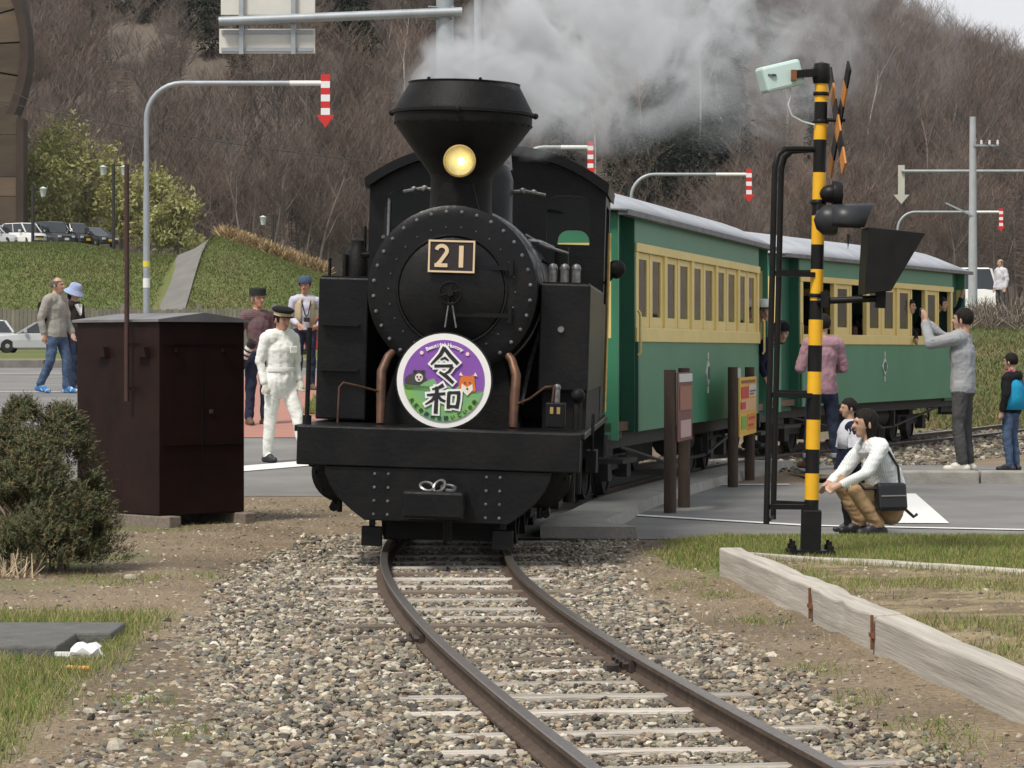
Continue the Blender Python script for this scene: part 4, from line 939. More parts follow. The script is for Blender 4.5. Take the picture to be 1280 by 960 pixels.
    for q_ in range(4): ca_, sa_ = math.cos(q_*.8+.35), math.sin(q_*.8+.35); hx = co[:, 0]+co[:, 1]*(.6-.4*q_); fold = fold+(fnoise((hx*ca_+co[:, 2]*sa_), (co[:, 2]*ca_-hx*sa_)*2.4, (6, 9, 13, 22)[q_], 50+len(label)+q_)-.5)*(.012, .010, .007, .005)[q_]
    co = co+nrm*(fold*isc)[:, None]
    me.vertices.foreach_set('co', (co*S).astype(np.float32).ravel())
    me.materials.clear()
    for t in tags: me.materials.append(mats.get(t) or mats.get({'hand': 'skin', 'sock': 'bottom'}.get(t, 'skin')) or SKIN)
    nf = len(me.polygons); ls = np.empty(nf, np.int32); me.polygons.foreach_get('loop_start', ls); lv = np.empty(len(me.loops), np.int32); me.loops.foreach_get('vertex_index', lv)
    me.polygons.foreach_set('material_index', bi[lv[ls]].astype(np.int32)); me.polygons.foreach_set('use_smooth', np.ones(nf, bool)); me.update()
    P = empty('person', loc, (0, 0, rotz)); tag(P, label, 'person', group)
    body = bpy.data.objects.new('body', me); COL.objects.link(body); body.parent = P
    HS = Matrix.Scale(S, 4) @ HM
    def hobj(mb, name, m):
        mb.v = [tuple(HS @ Vector(v)) for v in mb.v]; return mb.build(name, m, P)
    for s in (-1, 1): hobj(MB().ball((s*.031, -.081, .018), .0095, 8, sc=(1.3, .6, .8)), 'eye', EYE)
    hobj(MB().ball((0, -.089, -.048), .017, 8, sc=(1.3, .5, .35)), 'mouth', LIP)
    hm = hairm or HAIR
    if hair:
        mb = MB(); mb.ball((0, .018, .036), 1, 28, sc=(.090, .104, .103))
        nv2 = []
        for v in mb.v:
            x, y, z = v; n_ = noise.noise(Vector((x*45, y*45, z*22)))*.007+noise.noise(Vector((x*140, y*140, z*60)))*.003
            cut = -.01 if hair == 'bald' else 0
            front = y < -.035
            if front and z < .065: z = .065+(z-.065)*.08; y = max(y, -.075+.0)
            elif hair == 'long' and y > .0 and z < .02: z = z-.07*min(1, (.02-z)/.06)
            elif z < -.035: z = -.035+(z+.035)*.1
            if hair == 'thin' and z > .07: n_ -= .022
            q = Vector((x, y-.018, z-.036)); q = q*(1+n_/max(q.length, .05)); nv2.append((q.x, q.y+.018, q.z+.036))
        mb.v = nv2; hobj(mb, 'hair', hm)
    P['S'] = S
    return P, HS, J, S
def hat(P, HS, kind, m, m2=None):
    def ho(mb, name, mm): mb.v = [tuple(HS @ Vector(v)) for v in mb.v]; return mb.build(name, mm, P)
    if kind == 'cap':                        # railway / baseball cap with a peak
        c = ho(MB().lathe([(.104, .055), (.106, .075), (.103, .11), (.085, .145), (.04, .162), (0, .164)], 24, Matrix.Translation((0, .012, 0))), 'cap', m)
        pts = [(.085*math.cos(a), -.062-.075*math.sin(a)) for a in np.linspace(0, PI, 10)]
        ho(MB().prism(pts, 'z', .050, .060), 'cap_peak', m2 or m)
        return c
    if kind == 'officer':
        ho(MB().lathe([(.100, .050), (.102, .085)], 24, Matrix.Translation((0, .01, 0))), 'cap_band', m2)
        ho(MB().lathe([(.100, .082), (.125, .105), (.122, .122), (.09, .14), (0, .145)], 24, Matrix.Translation((0, .012, 0))), 'cap', m)
        pts = [(.09*math.cos(a), -.060-.065*math.sin(a)) for a in np.linspace(0, PI, 10)]
        ho(MB().prism(pts, 'z', .042, .052), 'cap_peak', m)
    if kind == 'bucket':
        ho(MB().lathe([(.175, .005), (.172, .012), (.115, .065), (.105, .085), (.098, .14), (.075, .165), (0, .17)], 28, Matrix.Translation((0, .01, 0))), 'sun_hat', m)
    if kind == 'flat':
        ho(MB().lathe([(.104, .052), (.108, .08), (.106, .13), (.09, .14), (0, .142)], 20, Matrix.Translation((0, .012, 0))), 'cap', m)
        pts = [(.09*math.cos(a), -.062-.06*math.sin(a)) for a in np.linspace(0, PI, 10)]
        ho(MB().prism(pts, 'z', .050, .060), 'cap_peak', m)
def ptube(P, pts, r, m, name, S=1): return MB().tube([Vector(p)*S for p in pts], r, 8).build(name, m, P)
def gpt(px, py_feet, Y): p = at(px, py_feet, Y); return (p.x, Y, ghp(p.x, Y))
JEAN = cloth('blue_jeans', (.045, .075, .14), (.09, .13, .21), 14); JEAND = cloth('dark_jeans', (.016, .022, .045), (.03, .04, .07), 14)
WHITEC = cloth('white_cotton', (.80, .80, .76), (.72, .73, .70), 6); BLACKC = cloth('black_cloth', (.012, .012, .014)); NAVY = cloth('navy_cloth', (.014, .017, .04))
GREYJ = cloth('light_grey_jacket', (.33, .34, .35), (.28, .29, .31), 5); GREYT = cloth('charcoal_trousers', (.055, .055, .058), (.08, .08, .08), 8)
KHAKI = cloth('khaki_vest', (.45, .38, .25)); SHOEB = mat('brown_shoe', (.10, .06, .035), rough=.6); SHOEW = mat('white_shoe', (.62, .60, .54), rough=.6); SHOEK = mat('black_shoe', (.02, .02, .025), rough=.5)
SHOEBL = mat('blue_shoe', (.02, .16, .42), (.5, .55, .6), rough=.6, scale=18, hard=(.52, .6)); GLOVE = cloth('white_glove', (.62, .60, .52))
BLK = mat('camera_black', (.014, .014, .016), rough=.45); GREYL = mat('grey_lens', (.62, .62, .60), rough=.5)
# man in white overalls with a peaked cap
loc = gpt(350, 578, 31.6)
P, HS, J, S = person('man in white boiler suit, white gloves and black peaked cap beside the locomotive', loc, R(38), 1.64,
    dict(hiL=(.09, .02, .90), knL=(.14, -.14, .50), anL=(.20, -.20, .085), toL=(.24, -.36, .035), hiR=(-.085, -.01, .90), knR=(-.09, .06, .48), anR=(-.09, .12, .085), toR=(-.10, -.04, .035),
         elR=(-.225, .06, 1.11), wrR=(-.20, .0, .87), elL=(.24, .05, 1.10), wrL=(.22, -.06, .90), head=(0, -.05, 1.565)),
    dict(skin=SKINR, top=WHITEC, bottom=WHITEC, shoe=SHOEK, hand=GLOVE), look=R(5), nod=R(12), bulk=1.12, hair='short', voxel=.010, jacket=.012)
hat(P, HS, 'officer', BLACKC, mat('gold_band', (.55, .45, .25), rough=.5))
MB().box(.03*S, .12*S, -.165*S, -.150*S, 1.20*S, 1.28*S).build('breast_pocket', WHITEC, P, bevel=.008)
MB().lathe([(.082, 1.375), (.092, 1.40), (.075, 1.45), (.070, 1.45)], 20, Matrix.Scale(S, 4), cap=False).build('collar', WHITEC, P)
MB().lathe([(.168, 1.0), (.171, 1.01), (.171, 1.04), (.168, 1.05)], 24, Matrix.Scale(S, 4) @ Matrix.Scale(.86, 4, (0, 1, 0)), cap=False).build('waistband', WHITEC, P)
# photographer in plaid shirt with a long lens
PLAID = plaid('plum_plaid', (.13, .07, .075), (.06, .05, .075), (.18, .11, .11), 14)
loc = gpt(322, 532, 37.3)
P, HS, J, S = person('man in plum checked shirt and jeans carrying a camera with white banded lens', loc, R(28), 1.70,
    dict(elR=(-.25, .04, 1.10), wrR=(-.25, -.02, .87)), dict(skin=SKINR, top=PLAID, bottom=JEAND, shoe=SHOEB), look=R(8), hair='short', hairm=HAIRG, sleeves='rolled', bulk=1.05)
hat(P, HS, 'flat', cloth('dark_green_cap', (.03, .036, .03)))
CM = MB().box(-.07, .07, -.05, .05, -.05, .05).build('camera_body', BLK, None, bevel=.012); tag(CM, 'black camera with long white banded telephoto lens held by the man in plum checked shirt', 'camera')
wr = P.matrix_basis @ (J['wrR']*S)
CM.location = wr+Vector((-.01, -.06, -.14)); CM.rotation_euler = (R(-62), R(20), R(30))
lens = MB().lathe([(.045, -.05), (.05, -.12), (.05, -.30), (.06, -.32), (.06, -.38)], 20, Mx((0, 0, 0), 'y')).build('lens', BLK, CM)
for k in range(3): MB().lathe([(.0525, -.14-.06*k), (.0525, -.175-.06*k)], 20, Mx((0, 0, 0), 'y')).build('lens_band', GREYL, lens)
# man in photographer's vest
loc = gpt(381, 484, 45.7)
LAV = stripes('lavender_shirt', (.52, .52, .60), (.36, .37, .50), 22)
P, HS, J, S = person('man in khaki vest and blue cap with hand on hip and camera round the neck', loc, R(12), 1.72,
    dict(elL=(.33, .06, 1.13), wrL=(.18, -.04, .97), hdL=(.10, -.08, .95), elR=(-.23, .02, 1.10), wrR=(-.12, -.15, 1.0)), dict(skin=SKINR, top=LAV, bottom=JEAND, shoe=SHOEB), look=R(-20), hair='short', voxel=.012, bulk=1.05)
hat(P, HS, 'cap', cloth('slate_blue_cap', (.07, .10, .17)))
mb = MB(); mb.lathe([(.150, .96), (.158, 1.15), (.160, 1.30), (.12, 1.40)], 28, Matrix.Scale(S, 4) @ Matrix.Scale(.86, 4, (0, 1, 0)), cap=False)
keep = [i for i, f in enumerate(mb.f) if not (min(abs(math.atan2(sum(mb.v[j][0] for j in f), -sum(mb.v[j][1] for j in f))), 9) < .42)]
mb.f = [mb.f[i] for i in keep]; mb.m = [0]*len(keep); mb.sm = [True]*len(keep)
v_ = mb.build('vest', KHAKI, P); so = v_.modifiers.new('t', 'SOLIDIFY'); so.thickness = .012
ptube(P, [(-.07, -.13, 1.36), (-.02, -.15, 1.15), (.0, -.15, 1.12), (.03, -.15, 1.15), (.075, -.13, 1.36)], .008, BLACKC, 'neck_strap', S)
MB().box(-.04, .05, -.20, -.145, 1.05, 1.12).build('compact_camera', BLK, P, bevel=.01)
MB().box(.20, .30, -.02, .08, .76, .94).build('shoulder_bag', BLK, P, bevel=.02)
# couple walking on the far road
GJ = cloth('stone_grey_jacket', (.33, .315, .28), (.27, .26, .235), 6)
loc = gpt(70, 491, 44.2)
P, HS, J, S = person('balding man in stone grey jacket and faded jeans walking across the road', loc, R(62), 1.72,
    dict(hiL=(.085, 0, .90), knL=(.10, -.12, .50), anL=(.11, -.10, .085), toL=(.11, -.28, .04), knR=(-.10, .02, .48), anR=(-.10, .22, .12), toR=(-.11, .05, .035), elR=(-.24, .09, 1.10), wrR=(-.22, .06, .87), elL=(.23, -.02, 1.09), wrL=(.2, -.14, .88), head=(0, -.03, 1.575)),
    dict(skin=SKIN, top=GJ, bottom=JEAN, shoe=SHOEBL), look=R(10), hair='thin', hairm=HAIRG, jacket=.028, bulk=1.05, voxel=.012)
ptube(P, [(-.12, .12, 1.0), (-.15, .02, 1.25), (-.14, -.04, 1.42), (-.12, .1, 1.40)], .02, BLACKC, 'rucksack_strap', S)
MB().box(-.15, .15, .14, .24, .95, 1.36).build('rucksack', BLACKC, P, bevel=.04)
loc = gpt(92, 487, 45.3)
P, HS, J, S = person('woman in pale blue sun hat and dark jacket walking beside the balding man', loc, R(58), 1.60,
    dict(knL=(.10, .02, .49), anL=(.11, .12, .10), toL=(.11, -.04, .035), knR=(-.1, -.08, .49), anR=(-.10, -.1, .085), toR=(-.1, -.26, .035)), dict(skin=SKIN, top=cloth('dark_brown_jacket', (.035, .028, .028)), bottom=JEAND, shoe=SHOEK), nod=R(22), hair='long', jacket=.015, voxel=.012)
hat(P, HS, 'bucket', cloth('pale_blue_hat', (.33, .40, .60), (.28, .34, .52), 10))
ptube(P, [(-.05, -.10, 1.40), (0, -.14, 1.25), (.05, -.10, 1.40)], .03, WHITEC, 'white_scarf', S)
# man in pink shirt seen from behind, by the coach
PINK = stripes('pink_striped_shirt', (.36, .215, .25), (.26, .14, .18), 26)
p = at(1028, 592, 33.0); loc = (p.x, 33.0, .09)
P, HS, J, S = person('man in pink striped shirt and dark jeans facing the coach, behind the striped signal post', loc, R(195), 1.70,
    dict(elR=(-.25, -.03, 1.11), wrR=(-.20, -.20, 1.08), elL=(.245, -.03, 1.11), wrL=(.16, -.2, 1.12), knL=(.13, -.02, .49), anL=(.17, .03, .085), toL=(.22, -.13, .035), knR=(-.13, -.02, .49), anR=(-.17, .03, .085), toR=(-.22, -.13, .035)),
    dict(skin=SKIN, top=PINK, bottom=JEAND, shoe=SHOEB), hair='short', bulk=1.03, jacket=.02)
for sx in (-1, 1): MB().lathe([(.066, .12), (.07, .13), (.07, .165), (.064, .17)], 16, Matrix.Translation((sx*.168*S, .025, 0)), cap=False).build('turned_up_cuff', cloth('pale_denim', (.30, .32, .36)), P)
# photographer with raised phone
loc = (at(1204, 598, 32.1).x, 32.1, .09)
P, HS, J, S = person('man in light grey jacket and charcoal trousers raising a phone with both hands', loc, R(-118), 1.74,
    dict(shL=(.165, -.03, 1.39), shR=(-.165, -.03, 1.39), elL=(.17, -.30, 1.34), wrL=(.06, -.40, 1.56), hdL=(.02, -.43, 1.68), elR=(-.20, -.28, 1.40), wrR=(-.07, -.44, 1.58), hdR=(-.02, -.46, 1.70), head=(0, -.01, 1.585), chest=(0, -.01, 1.24)),
    dict(skin=SKIN, top=GREYJ, bottom=GREYT, shoe=SHOEW), look=R(0), nod=R(-6), hair='short', jacket=.022, voxel=.010)
ph = MB().box(-.04, .04, -.008, .008, -.075, .075).build('phone', BLK, None, bevel=.006); tag(ph, 'dark phone held up in the hands of the man in light grey jacket', 'phone')
pw = P.matrix_basis @ (Vector((-.005, -.465, 1.675))*S); ph.location = pw; ph.rotation_euler = (R(-10), R(90), R(-118))
for sx in (-1, 1): ptube(P, [(sx*.226, -.06, 1.40), (sx*.231, -.16, 1.385), (sx*.226, -.27, 1.37)], .006, BLK, 'sleeve_stripe', S)
# child in black and blue jacket
loc = (at(1264, 597, 32.3).x, 32.3, .09)
P, HS, J, S = person('child in black and turquoise hooded jacket with pink collar and jeans', loc, R(-125), 1.28,
    dict(shL=(.15, .01, 1.33), shR=(-.15, .01, 1.33), head=(0, -.015, 1.56)), dict(skin=SKIN, top=BLACKC, bottom=JEAN, shoe=SHOEK), hair='short', jacket=.03, voxel=.010)
TURQ = cloth('turquoise_panel', (.02, .30, .50), (.015, .25, .43), 8)
mb = MB(); mb.lathe([(.215, .88), (.212, 1.05), (.205, 1.20), (.17, 1.31)], 28, Matrix.Scale(S, 4) @ Matrix.Scale(.84, 4, (0, 1, 0)), cap=False)
keep = [i for i, f in enumerate(mb.f) if sum(mb.v[j][1] for j in f) > -.05]
mb.f = [mb.f[i] for i in keep]; mb.m = [0]*len(keep); mb.sm = [True]*len(keep); v_ = mb.build('back_panel', TURQ, P); so = v_.modifiers.new('t', 'SOLIDIFY'); so.thickness = .014
MB().lathe([(.085, 1.36), (.09, 1.40), (.078, 1.44)], 20, Matrix.Scale(S, 4), cap=False).build('pink_collar', cloth('pink_fleece', (.60, .10, .22)), P)
MB().ball((0, .10*S, 1.36*S), .10*S, 14, sc=(1.1, .7, .8)).build('hood', BLACKC, P)
# crouching woman and the boy she holds
WST = stripes('white_pinstripe_blouse', (.78, .80, .80), (.50, .54, .58), 26, 'Y')
BEIGE = cloth('beige_trousers', (.42, .285, .16), (.36, .24, .135), 7)
loc = (at(1094, 668, 22.6).x, 22.6, .0)
P, HS, J, S = person('woman in white pinstripe blouse and beige trousers crouching with a black shoulder bag', loc, R(-68), 1.52,
    dict(pelvis=(0, .14, .29), waist=(0, .15, .42), chest=(0, .04, .62), neck=(0, -.06, .79), head=(0, -.10, .935), shL=(.165, -.03, .74), shR=(-.165, -.03, .74),
         elL=(.20, -.20, .53), wrL=(.12, -.38, .44), elR=(-.20, -.20, .53), wrR=(-.10, -.38, .44), hiL=(.09, .12, .26), knL=(.13, -.27, .40), anL=(.13, -.04, .085), toL=(.14, -.22, .035),
         hiR=(-.09, .12, .26), knR=(-.14, -.27, .44), anR=(-.13, -.06, .085), toR=(-.14, -.24, .035)),
    dict(skin=SKIN, top=WST, bottom=BEIGE, shoe=SHOEK, sock=SKIN), look=R(-8), hair='long', voxel=.009, jacket=.012, bulk=1.02)
MB().lathe([(.0, -.19), (.03, -.17), (.045, -.10), (.05, 0), (.0, .04)], 12, Matrix.Translation(Vector((0, .03, .90))*S)).build('hair_tail', HAIR, P)
bagm = mat('black_bag', (.010, .010, .011), rough=.4)
bag = MB().box(-.045, .045, -.13, .12, -.11, .10).build('shoulder_bag', bagm, None, bevel=.025)
bag.location = P.matrix_basis @ Vector((.19, .03, .30)); bag.rotation_euler = (0, R(-8), R(-68)); tag(bag, 'black shoulder bag hanging at the hip of the crouching woman', 'bag')
MB().box(.046, .052, -.11, .10, -.005, .004).build('zip', mat('zip_metal', (.3, .28, .22), rough=.4, metal=.7), bag)
MB().tube([(.0, .08, .09), (-.005, .08, .22), (-.02, .02, .335), (-.06, -.05, .40)], .011, 6).build('strap', bagm, bag)
MB().tube([(.02, -.12, .06), (-.0, -.22, .06), (-.03, -.30, .16)], .011, 6).build('strap', bagm, bag)
MB().tube([(.02, .10, -.10), (.02, .17, -.16), (.02, .2, -.14)], .012, 6).build('strap_end', bagm, bag)
loc = (at(1062, 662, 22.9).x, 22.9, .0)
P, HS, J, S = person('small boy with short black hair in white and navy jersey held by the crouching woman', loc, R(-75), 1.04,
    dict(head=(0, -.02, 1.55), pelvis=(0, 0, .80), waist=(0, 0, .92), chest=(0, .0, 1.13), neck=(0, .015, 1.36), shL=(.17, .0, 1.30), shR=(-.17, .0, 1.30), elL=(.22, -.02, 1.02), wrL=(.18, -.10, .78), elR=(-.22, -.02, 1.02), wrR=(-.18, -.10, .78)),
    dict(skin=SKIN, top=NAVY, bottom=BLACKC, shoe=SHOEK), hair='short', voxel=.009, jacket=.02, bulk=1.1)
mb = MB(); mb.lathe([(.172, 1.05), (.172, 1.17), (.178, 1.26), (.13, 1.36), (.07, 1.42)], 28, Matrix.Scale(S, 4) @ Matrix.Scale(.86, 4, (0, 1, 0)), cap=False); v_ = mb.build('white_yoke', cloth('white_jersey', (.62, .63, .70)), P); so = v_.modifiers.new('t', 'SOLIDIFY'); so.thickness = .01
for s_ in (-1, 1): ptube(P, [(s_*.165, 0, 1.30), (s_*.215, -.02, 1.06)], .052, cloth('white_jersey', (.62, .63, .70)), 'white_sleeve', S)
# passengers leaning out (upper bodies inside the coach)
def rider(label, coachobj, lx, ly, lz, rz, hat_=None, mats_=None, pose=None, h=1.6, look=0, nod=0, hair='short'):
    M = coachobj.matrix_basis; q = M @ Vector((lx, ly, lz))
    P, HS, J, S = person(label, q, coachobj.rotation_euler.z+rz, h, pose or {}, mats_ or dict(skin=SKIN, top=NAVY, bottom=BLACKC, shoe=SHOEK), look=look, nod=nod, hair=hair, voxel=.013)
    if hat_: hat(P, HS, *hat_)
    return P
LE = dict(waist=(0, -.03, 1.05), chest=(0, -.12, 1.20), neck=(0, -.26, 1.33), head=(0, -.38, 1.43), shL=(.17, -.20, 1.30), shR=(-.17, -.20, 1.30), elL=(.22, -.15, 1.05), wrL=(.2, -.2, .9), elR=(-.22, -.15, 1.05), wrR=(-.2, -.2, .9))
rider('passenger in black and white cap leaning out between the two coaches, higher one', C1, .66, PL/2+.30, .42, R(90), ('cap', WHITEC, BLACKC), None, LE, 1.68, look=R(-70))
rider('passenger with dark hair and white headband leaning out between the two coaches, lower one', C1, .86, PL/2+.40, .24, R(90), ('cap', BLACKC, BLACKC), None, LE, 1.60, look=R(-60), nod=R(10), hair='long')
rider('passenger with black sleeve resting an arm on the lowered window of the last coach', C2, .62, PL/2-2.42, .72, R(90), None, dict(skin=SKIN, top=BLACKC, bottom=BLACKC, shoe=SHOEK), dict(LE, elL=(.2, -.42, .98), wrL=(.02, -.48, .90)), 1.55)
rider('dark haired child looking out of the end window of the last coach', C2, .60, PL/2-.50, .72, R(90), None, None, LE, 1.62)
rider('passenger on the rear platform of the last coach reaching out beside the roof post', C2, .62, PL/2+.35, .76, R(90), None, None, dict(elL=(.2, -.35, 1.32), wrL=(.2, -.42, 1.55)), 1.6)
rider('passenger seated inside the last coach behind a closed pane, pale shirt', C2, .45, PL/2-3.3, .45, R(90), None, dict(skin=SKIN, top=WHITEC, bottom=BLACKC, shoe=SHOEK), {}, 1.45)
# far walker on the bank to the right
x_ = at(1251, 400, 86).x
P, HS, J, S = person('man in white hooded top standing beyond the brush heap near the concrete pole', (x_, 86, ghp(x_, 86)-.05), R(-60), 1.70, {}, dict(skin=SKIN, top=cloth('white_hoodie', (.60, .60, .64)), bottom=GREYT, shoe=SHOEK), hair='thin', hairm=HAIRG, jacket=.03, voxel=.014)
# ------------------------------------------------------------------ crossing signal post
M_SIGY = mat('signal_yellow', (.80, .44, .012), (.72, .38, .012), rough=.45, scale=6); M_SIGK = mat('signal_black', (.007, .007, .0075), (.013, .0125, .012), rough=.42, scale=10, spec=.2)
M_HOOD = mat('hood_grey', (.03, .032, .036), (.02, .021, .024), rough=.4, scale=8, spec=.3); M_ORNG = mat('faded_orange_board', (.52, .22, .05), (.42, .17, .045), rough=.7, scale=10)
M_BOXW = mat('pale_speaker_box', (.52, .66, .62), (.46, .60, .57), rough=.5, scale=5); M_RUST = mat('rust', (.22, .08, .03), (.12, .05, .025), rough=.85, scale=20)
M_WIRE = mat('cable', (.02, .02, .02), rough=.6); M_WIREW = mat('white_cable', (.5, .55, .55), rough=.6)
SX, SY = at(1013, 690, 19.4).x, 19.4; SZ = .09
SP = empty('crossing_signal', (SX, SY, SZ), (0, R(1.35), 0)); tag(SP, 'level crossing signal post striped black and yellow with warning lamps and cross boards', 'signal')
px = lambda p: p/ (F/SY)                     # pixels on this post -> metres
def spz(y): return (690-y)/(F/SY)            # photo row on the post -> local height
MB().box(-.062, .062, -.062, .062, 0, spz(637)).build('post_base', M_SIGK, SP, bevel=.012)
bp = MB().box(-.15, .15, -.12, .12, -.02, .015).build('base_plate', M_SIGK, SP)
for a, b in ((-.12, -.09), (.12, -.09), (-.12, .09), (.12, .09)): MB().tube([(a, b, 0), (a, b, .075)], .011, 6).tube([(a, b, .015), (a, b, .045)], .022, 6).build('anchor_bolt', M_SIGK, bp)
edges = [637, 625, 592, 562, 525, 493, 465, 432, 400, 376, 337, 306, 270, 250, 216, 175, 155, 128, 103]
for i in range(len(edges)-1):
    z0, z1 = spz(edges[i]), spz(edges[i+1]); r = .046 if i < 8 else .042
    MB().lathe([(r, z0), (r, z1)], 24, cap=True).build('post_band', M_SIGK if i % 2 == 0 else M_SIGY, SP)
MB().lathe([(.05, spz(105)), (.06, spz(100)), (.06, spz(88)), (.05, spz(80)), (0, spz(77))], 20).build('post_cap', M_SIGK, SP)
# ladder-like hoop beside the post
for dx, dy, zb in ((-.300, -.12, 655), (-.236, .12, 652)):
    MB().tube([(dx, dy, spz(zb)), (dx, dy, spz(250)), (dx, dy, spz(212)), (dx+.02, dy*.9, spz(196)), (dx+.06, dy*.7, spz(189)), (dx+.12, dy*.5, spz(188)), (-.02, 0, spz(187))], .020, 10).build('hoop_rail', M_SIGK, SP)
for y_ in (634, 495, 344):
    MB().bar((-.285, -.12, spz(y_)), (-.02, -.03, spz(y_)), .03, .032).bar((-.235, .12, spz(y_-3)), (-.02, .03, spz(y_-3)), .03, .032).build('hoop_stay', M_SIGK, SP)
MB().bar((-.285, -.12, spz(650)), (-.235, .12, spz(648)), .02, .02).build('hoop_tie', M_SIGK, SP)
for y_ in (256, 372, 120, 155): MB().lathe([(.05, spz(y_)), (.053, spz(y_)+.004), (.053, spz(y_)+.02), (.05, spz(y_)+.024)], 20).build('clamp', M_SIGK, SP)
# twin lamps with hoods, facing right
lp = MB().ball((.075, -.08, spz(243)), .072, 16, sc=(1.1, .8, .85)).lathe([(.085, 0), (.09, .03), (.08, .06)], 18, Mx((.08, -.08, spz(243)), 'x')).build('lamp_unit', M_SIGK, SP)
hood = MB(); n = 18
def hoodmesh(c, r, l, m, name):
    V = []; Fc = []; k = 18
    for i, t in enumerate((0, .35, 1)):
        for j in range(k+1):
            a = -PI*.62+2*PI*.62*j/k+PI/2; ln = l*(1-.28*(abs(j/k-.5)*2)) if t == 1 else l*t
            V.append((c[0]+ln, c[1]+r*(1+.12*t)*math.cos(a), c[2]+r*(1+.12*t)*math.sin(a)))
    for i in range(2):
        for j in range(k): Fc.append((i*(k+1)+j, i*(k+1)+j+1, (i+1)*(k+1)+j+1, (i+1)*(k+1)+j))
    o = np_mesh(name, V, Fc, m, SP, smooth=True); q = o.modifiers.new('t', 'SOLIDIFY'); q.thickness = .008
    return o
MB().lathe([(0, -.02), (.06, 0), (.095, .04), (.10, .10), (.095, .13)], 22, Mx((-.03, -.20, spz(277)), 'x'), cap=False).build('lamp_unit', M_HOOD, SP)
hoodmesh((.06, -.20, spz(277)), .102, .28, M_HOOD, 'lamp_hood')
hoodmesh((.10, .12, spz(275)), .102, .28, M_HOOD, 'lamp_hood')
MB().lathe([(0, -.02), (.06, 0), (.095, .04), (.10, .10), (.095, .13)], 22, Mx((-.0, .12, spz(275)), 'x'), cap=False).build('lamp_unit', M_HOOD, SP)
for cy in (-.20, .12): MB().lathe([(.0, .0), (.085, .004)], 20, Mx((.075 if cy < 0 else .10, cy, spz(276)), 'x')).build('red_lens', mat('red_lens', (.30, .01, .01), rough=.15), SP)
MB().bar((0, -.22, spz(262)), (0, .14, spz(262)), .05, .05).build('lamp_arm', M_SIGK, SP)
MB().prism([(.165, spz(294)), (.185, spz(294)), (.175, spz(312))], 'y', -.21, -.19).build('hood_drip', M_HOOD, SP)
# horn-shaped black indicator box on an arm
MB().tube([(0, -.06, spz(377)), (.40, -.12, spz(372))], .022, 10).build('box_arm', M_SIGK, SP)
MB().box(.02, .07, -.11, .0, spz(384), spz(365)).build('arm_clamp', M_SIGK, SP); MB().box(.37, .43, -.16, -.08, spz(384), spz(352)).build('arm_clamp', M_SIGK, SP)
MB().prism([(.275, spz(368)), (.288, spz(285)), (.655, spz(291)), (.445, spz(363))], 'y', -.32, .06).build('indicator_box', M_SIGK, SP, bevel=.006)
# cross boards, nearly edge on, striped orange and black
cb = MB().tube([(.0, .0, spz(150)), (.16, 0, spz(150))], .012, 8).build('cross_arm', M_SIGK, SP)
CZ = spz(150)
for sgn, dxo in ((1, .105), (-1, .122)):
    for k in range(6):
        t0, t1 = -.42+.14*k, -.42+.14*(k+1); dirv = Vector((.15*0, sgn*.62, .79)).normalized()
        yaw = Matrix.Rotation(R(6), 3, 'Z'); d = yaw @ dirv; nrm = yaw @ Vector((1, 0, 0)); wv = d.cross(nrm)
        c = Vector((dxo, 0, CZ))+d*(t0+t1)/2
        MB().obox(c, d*.0699, wv*.055, nrm*.006).build('board_stripe', M_ORNG if k % 2 == 0 else M_SIGK, cb)
# pale speaker at the top, pointing to the road
sb_ = MB().obox(Vector((-.27, -.0, spz(97))), Vector((.125, .03, .035)), Vector((-.02, .075, 0)), Vector((-.024, 0, .082))).build('speaker_box', M_BOXW, SP, bevel=.02)
MB().bar((-.18, -.06, spz(95)), (.0, -.02, spz(91)), .05, .05).build('speaker_arm', M_SIGK, SP)
MB().box(-.205, -.17, -.10, -.04, spz(103), spz(90)).build('speaker_bracket', M_RUST, SP)
MB().tube([(-.20, -.03, spz(112)), (-.20, -.03, spz(122)), (-.215, -.04, spz(133)), (-.19, -.03, spz(146)), (-.12, -.02, spz(153)), (-.04, -.03, spz(157))], .006, 6).build('speaker_cable', M_WIREW, SP)
MB().lathe([(.034, 0), (.03, .01), (0, .012)], 10, Matrix.Translation((-.33, -.08, spz(98)))).build('speaker_latch', M_HOOD, SP)
# ------------------------------------------------------------------ rusty brown equipment cabinet
M_CAB = mat('dark_brown_steel', (.013, .0062, .0056), (.023, .0105, .0088), rough=.5, scale=4, detail=7, bump=.08, bscale=20, spec=.15)
M_CABR = mat('cabinet_roof', (.20, .195, .20), (.13, .125, .13), rough=.5, scale=4)
M_PLANK = mat('old_plank', (.26, .22, .18), (.15, .12, .10), rough=.9, scale=6, detail=8, bump=.5, bscale=40, stretch=(1, 6, 6))
cc = at(199, 653, 23.6)
KX, KY = cc.x, 23.6; KZ = .09
CBt = empty('equipment_cabinet', (KX, KY, KZ), (0, 0, R(44))); tag(CBt, 'tall dark brown steel equipment cabinet with low gabled roof beside the evergreen bush', 'cabinet')
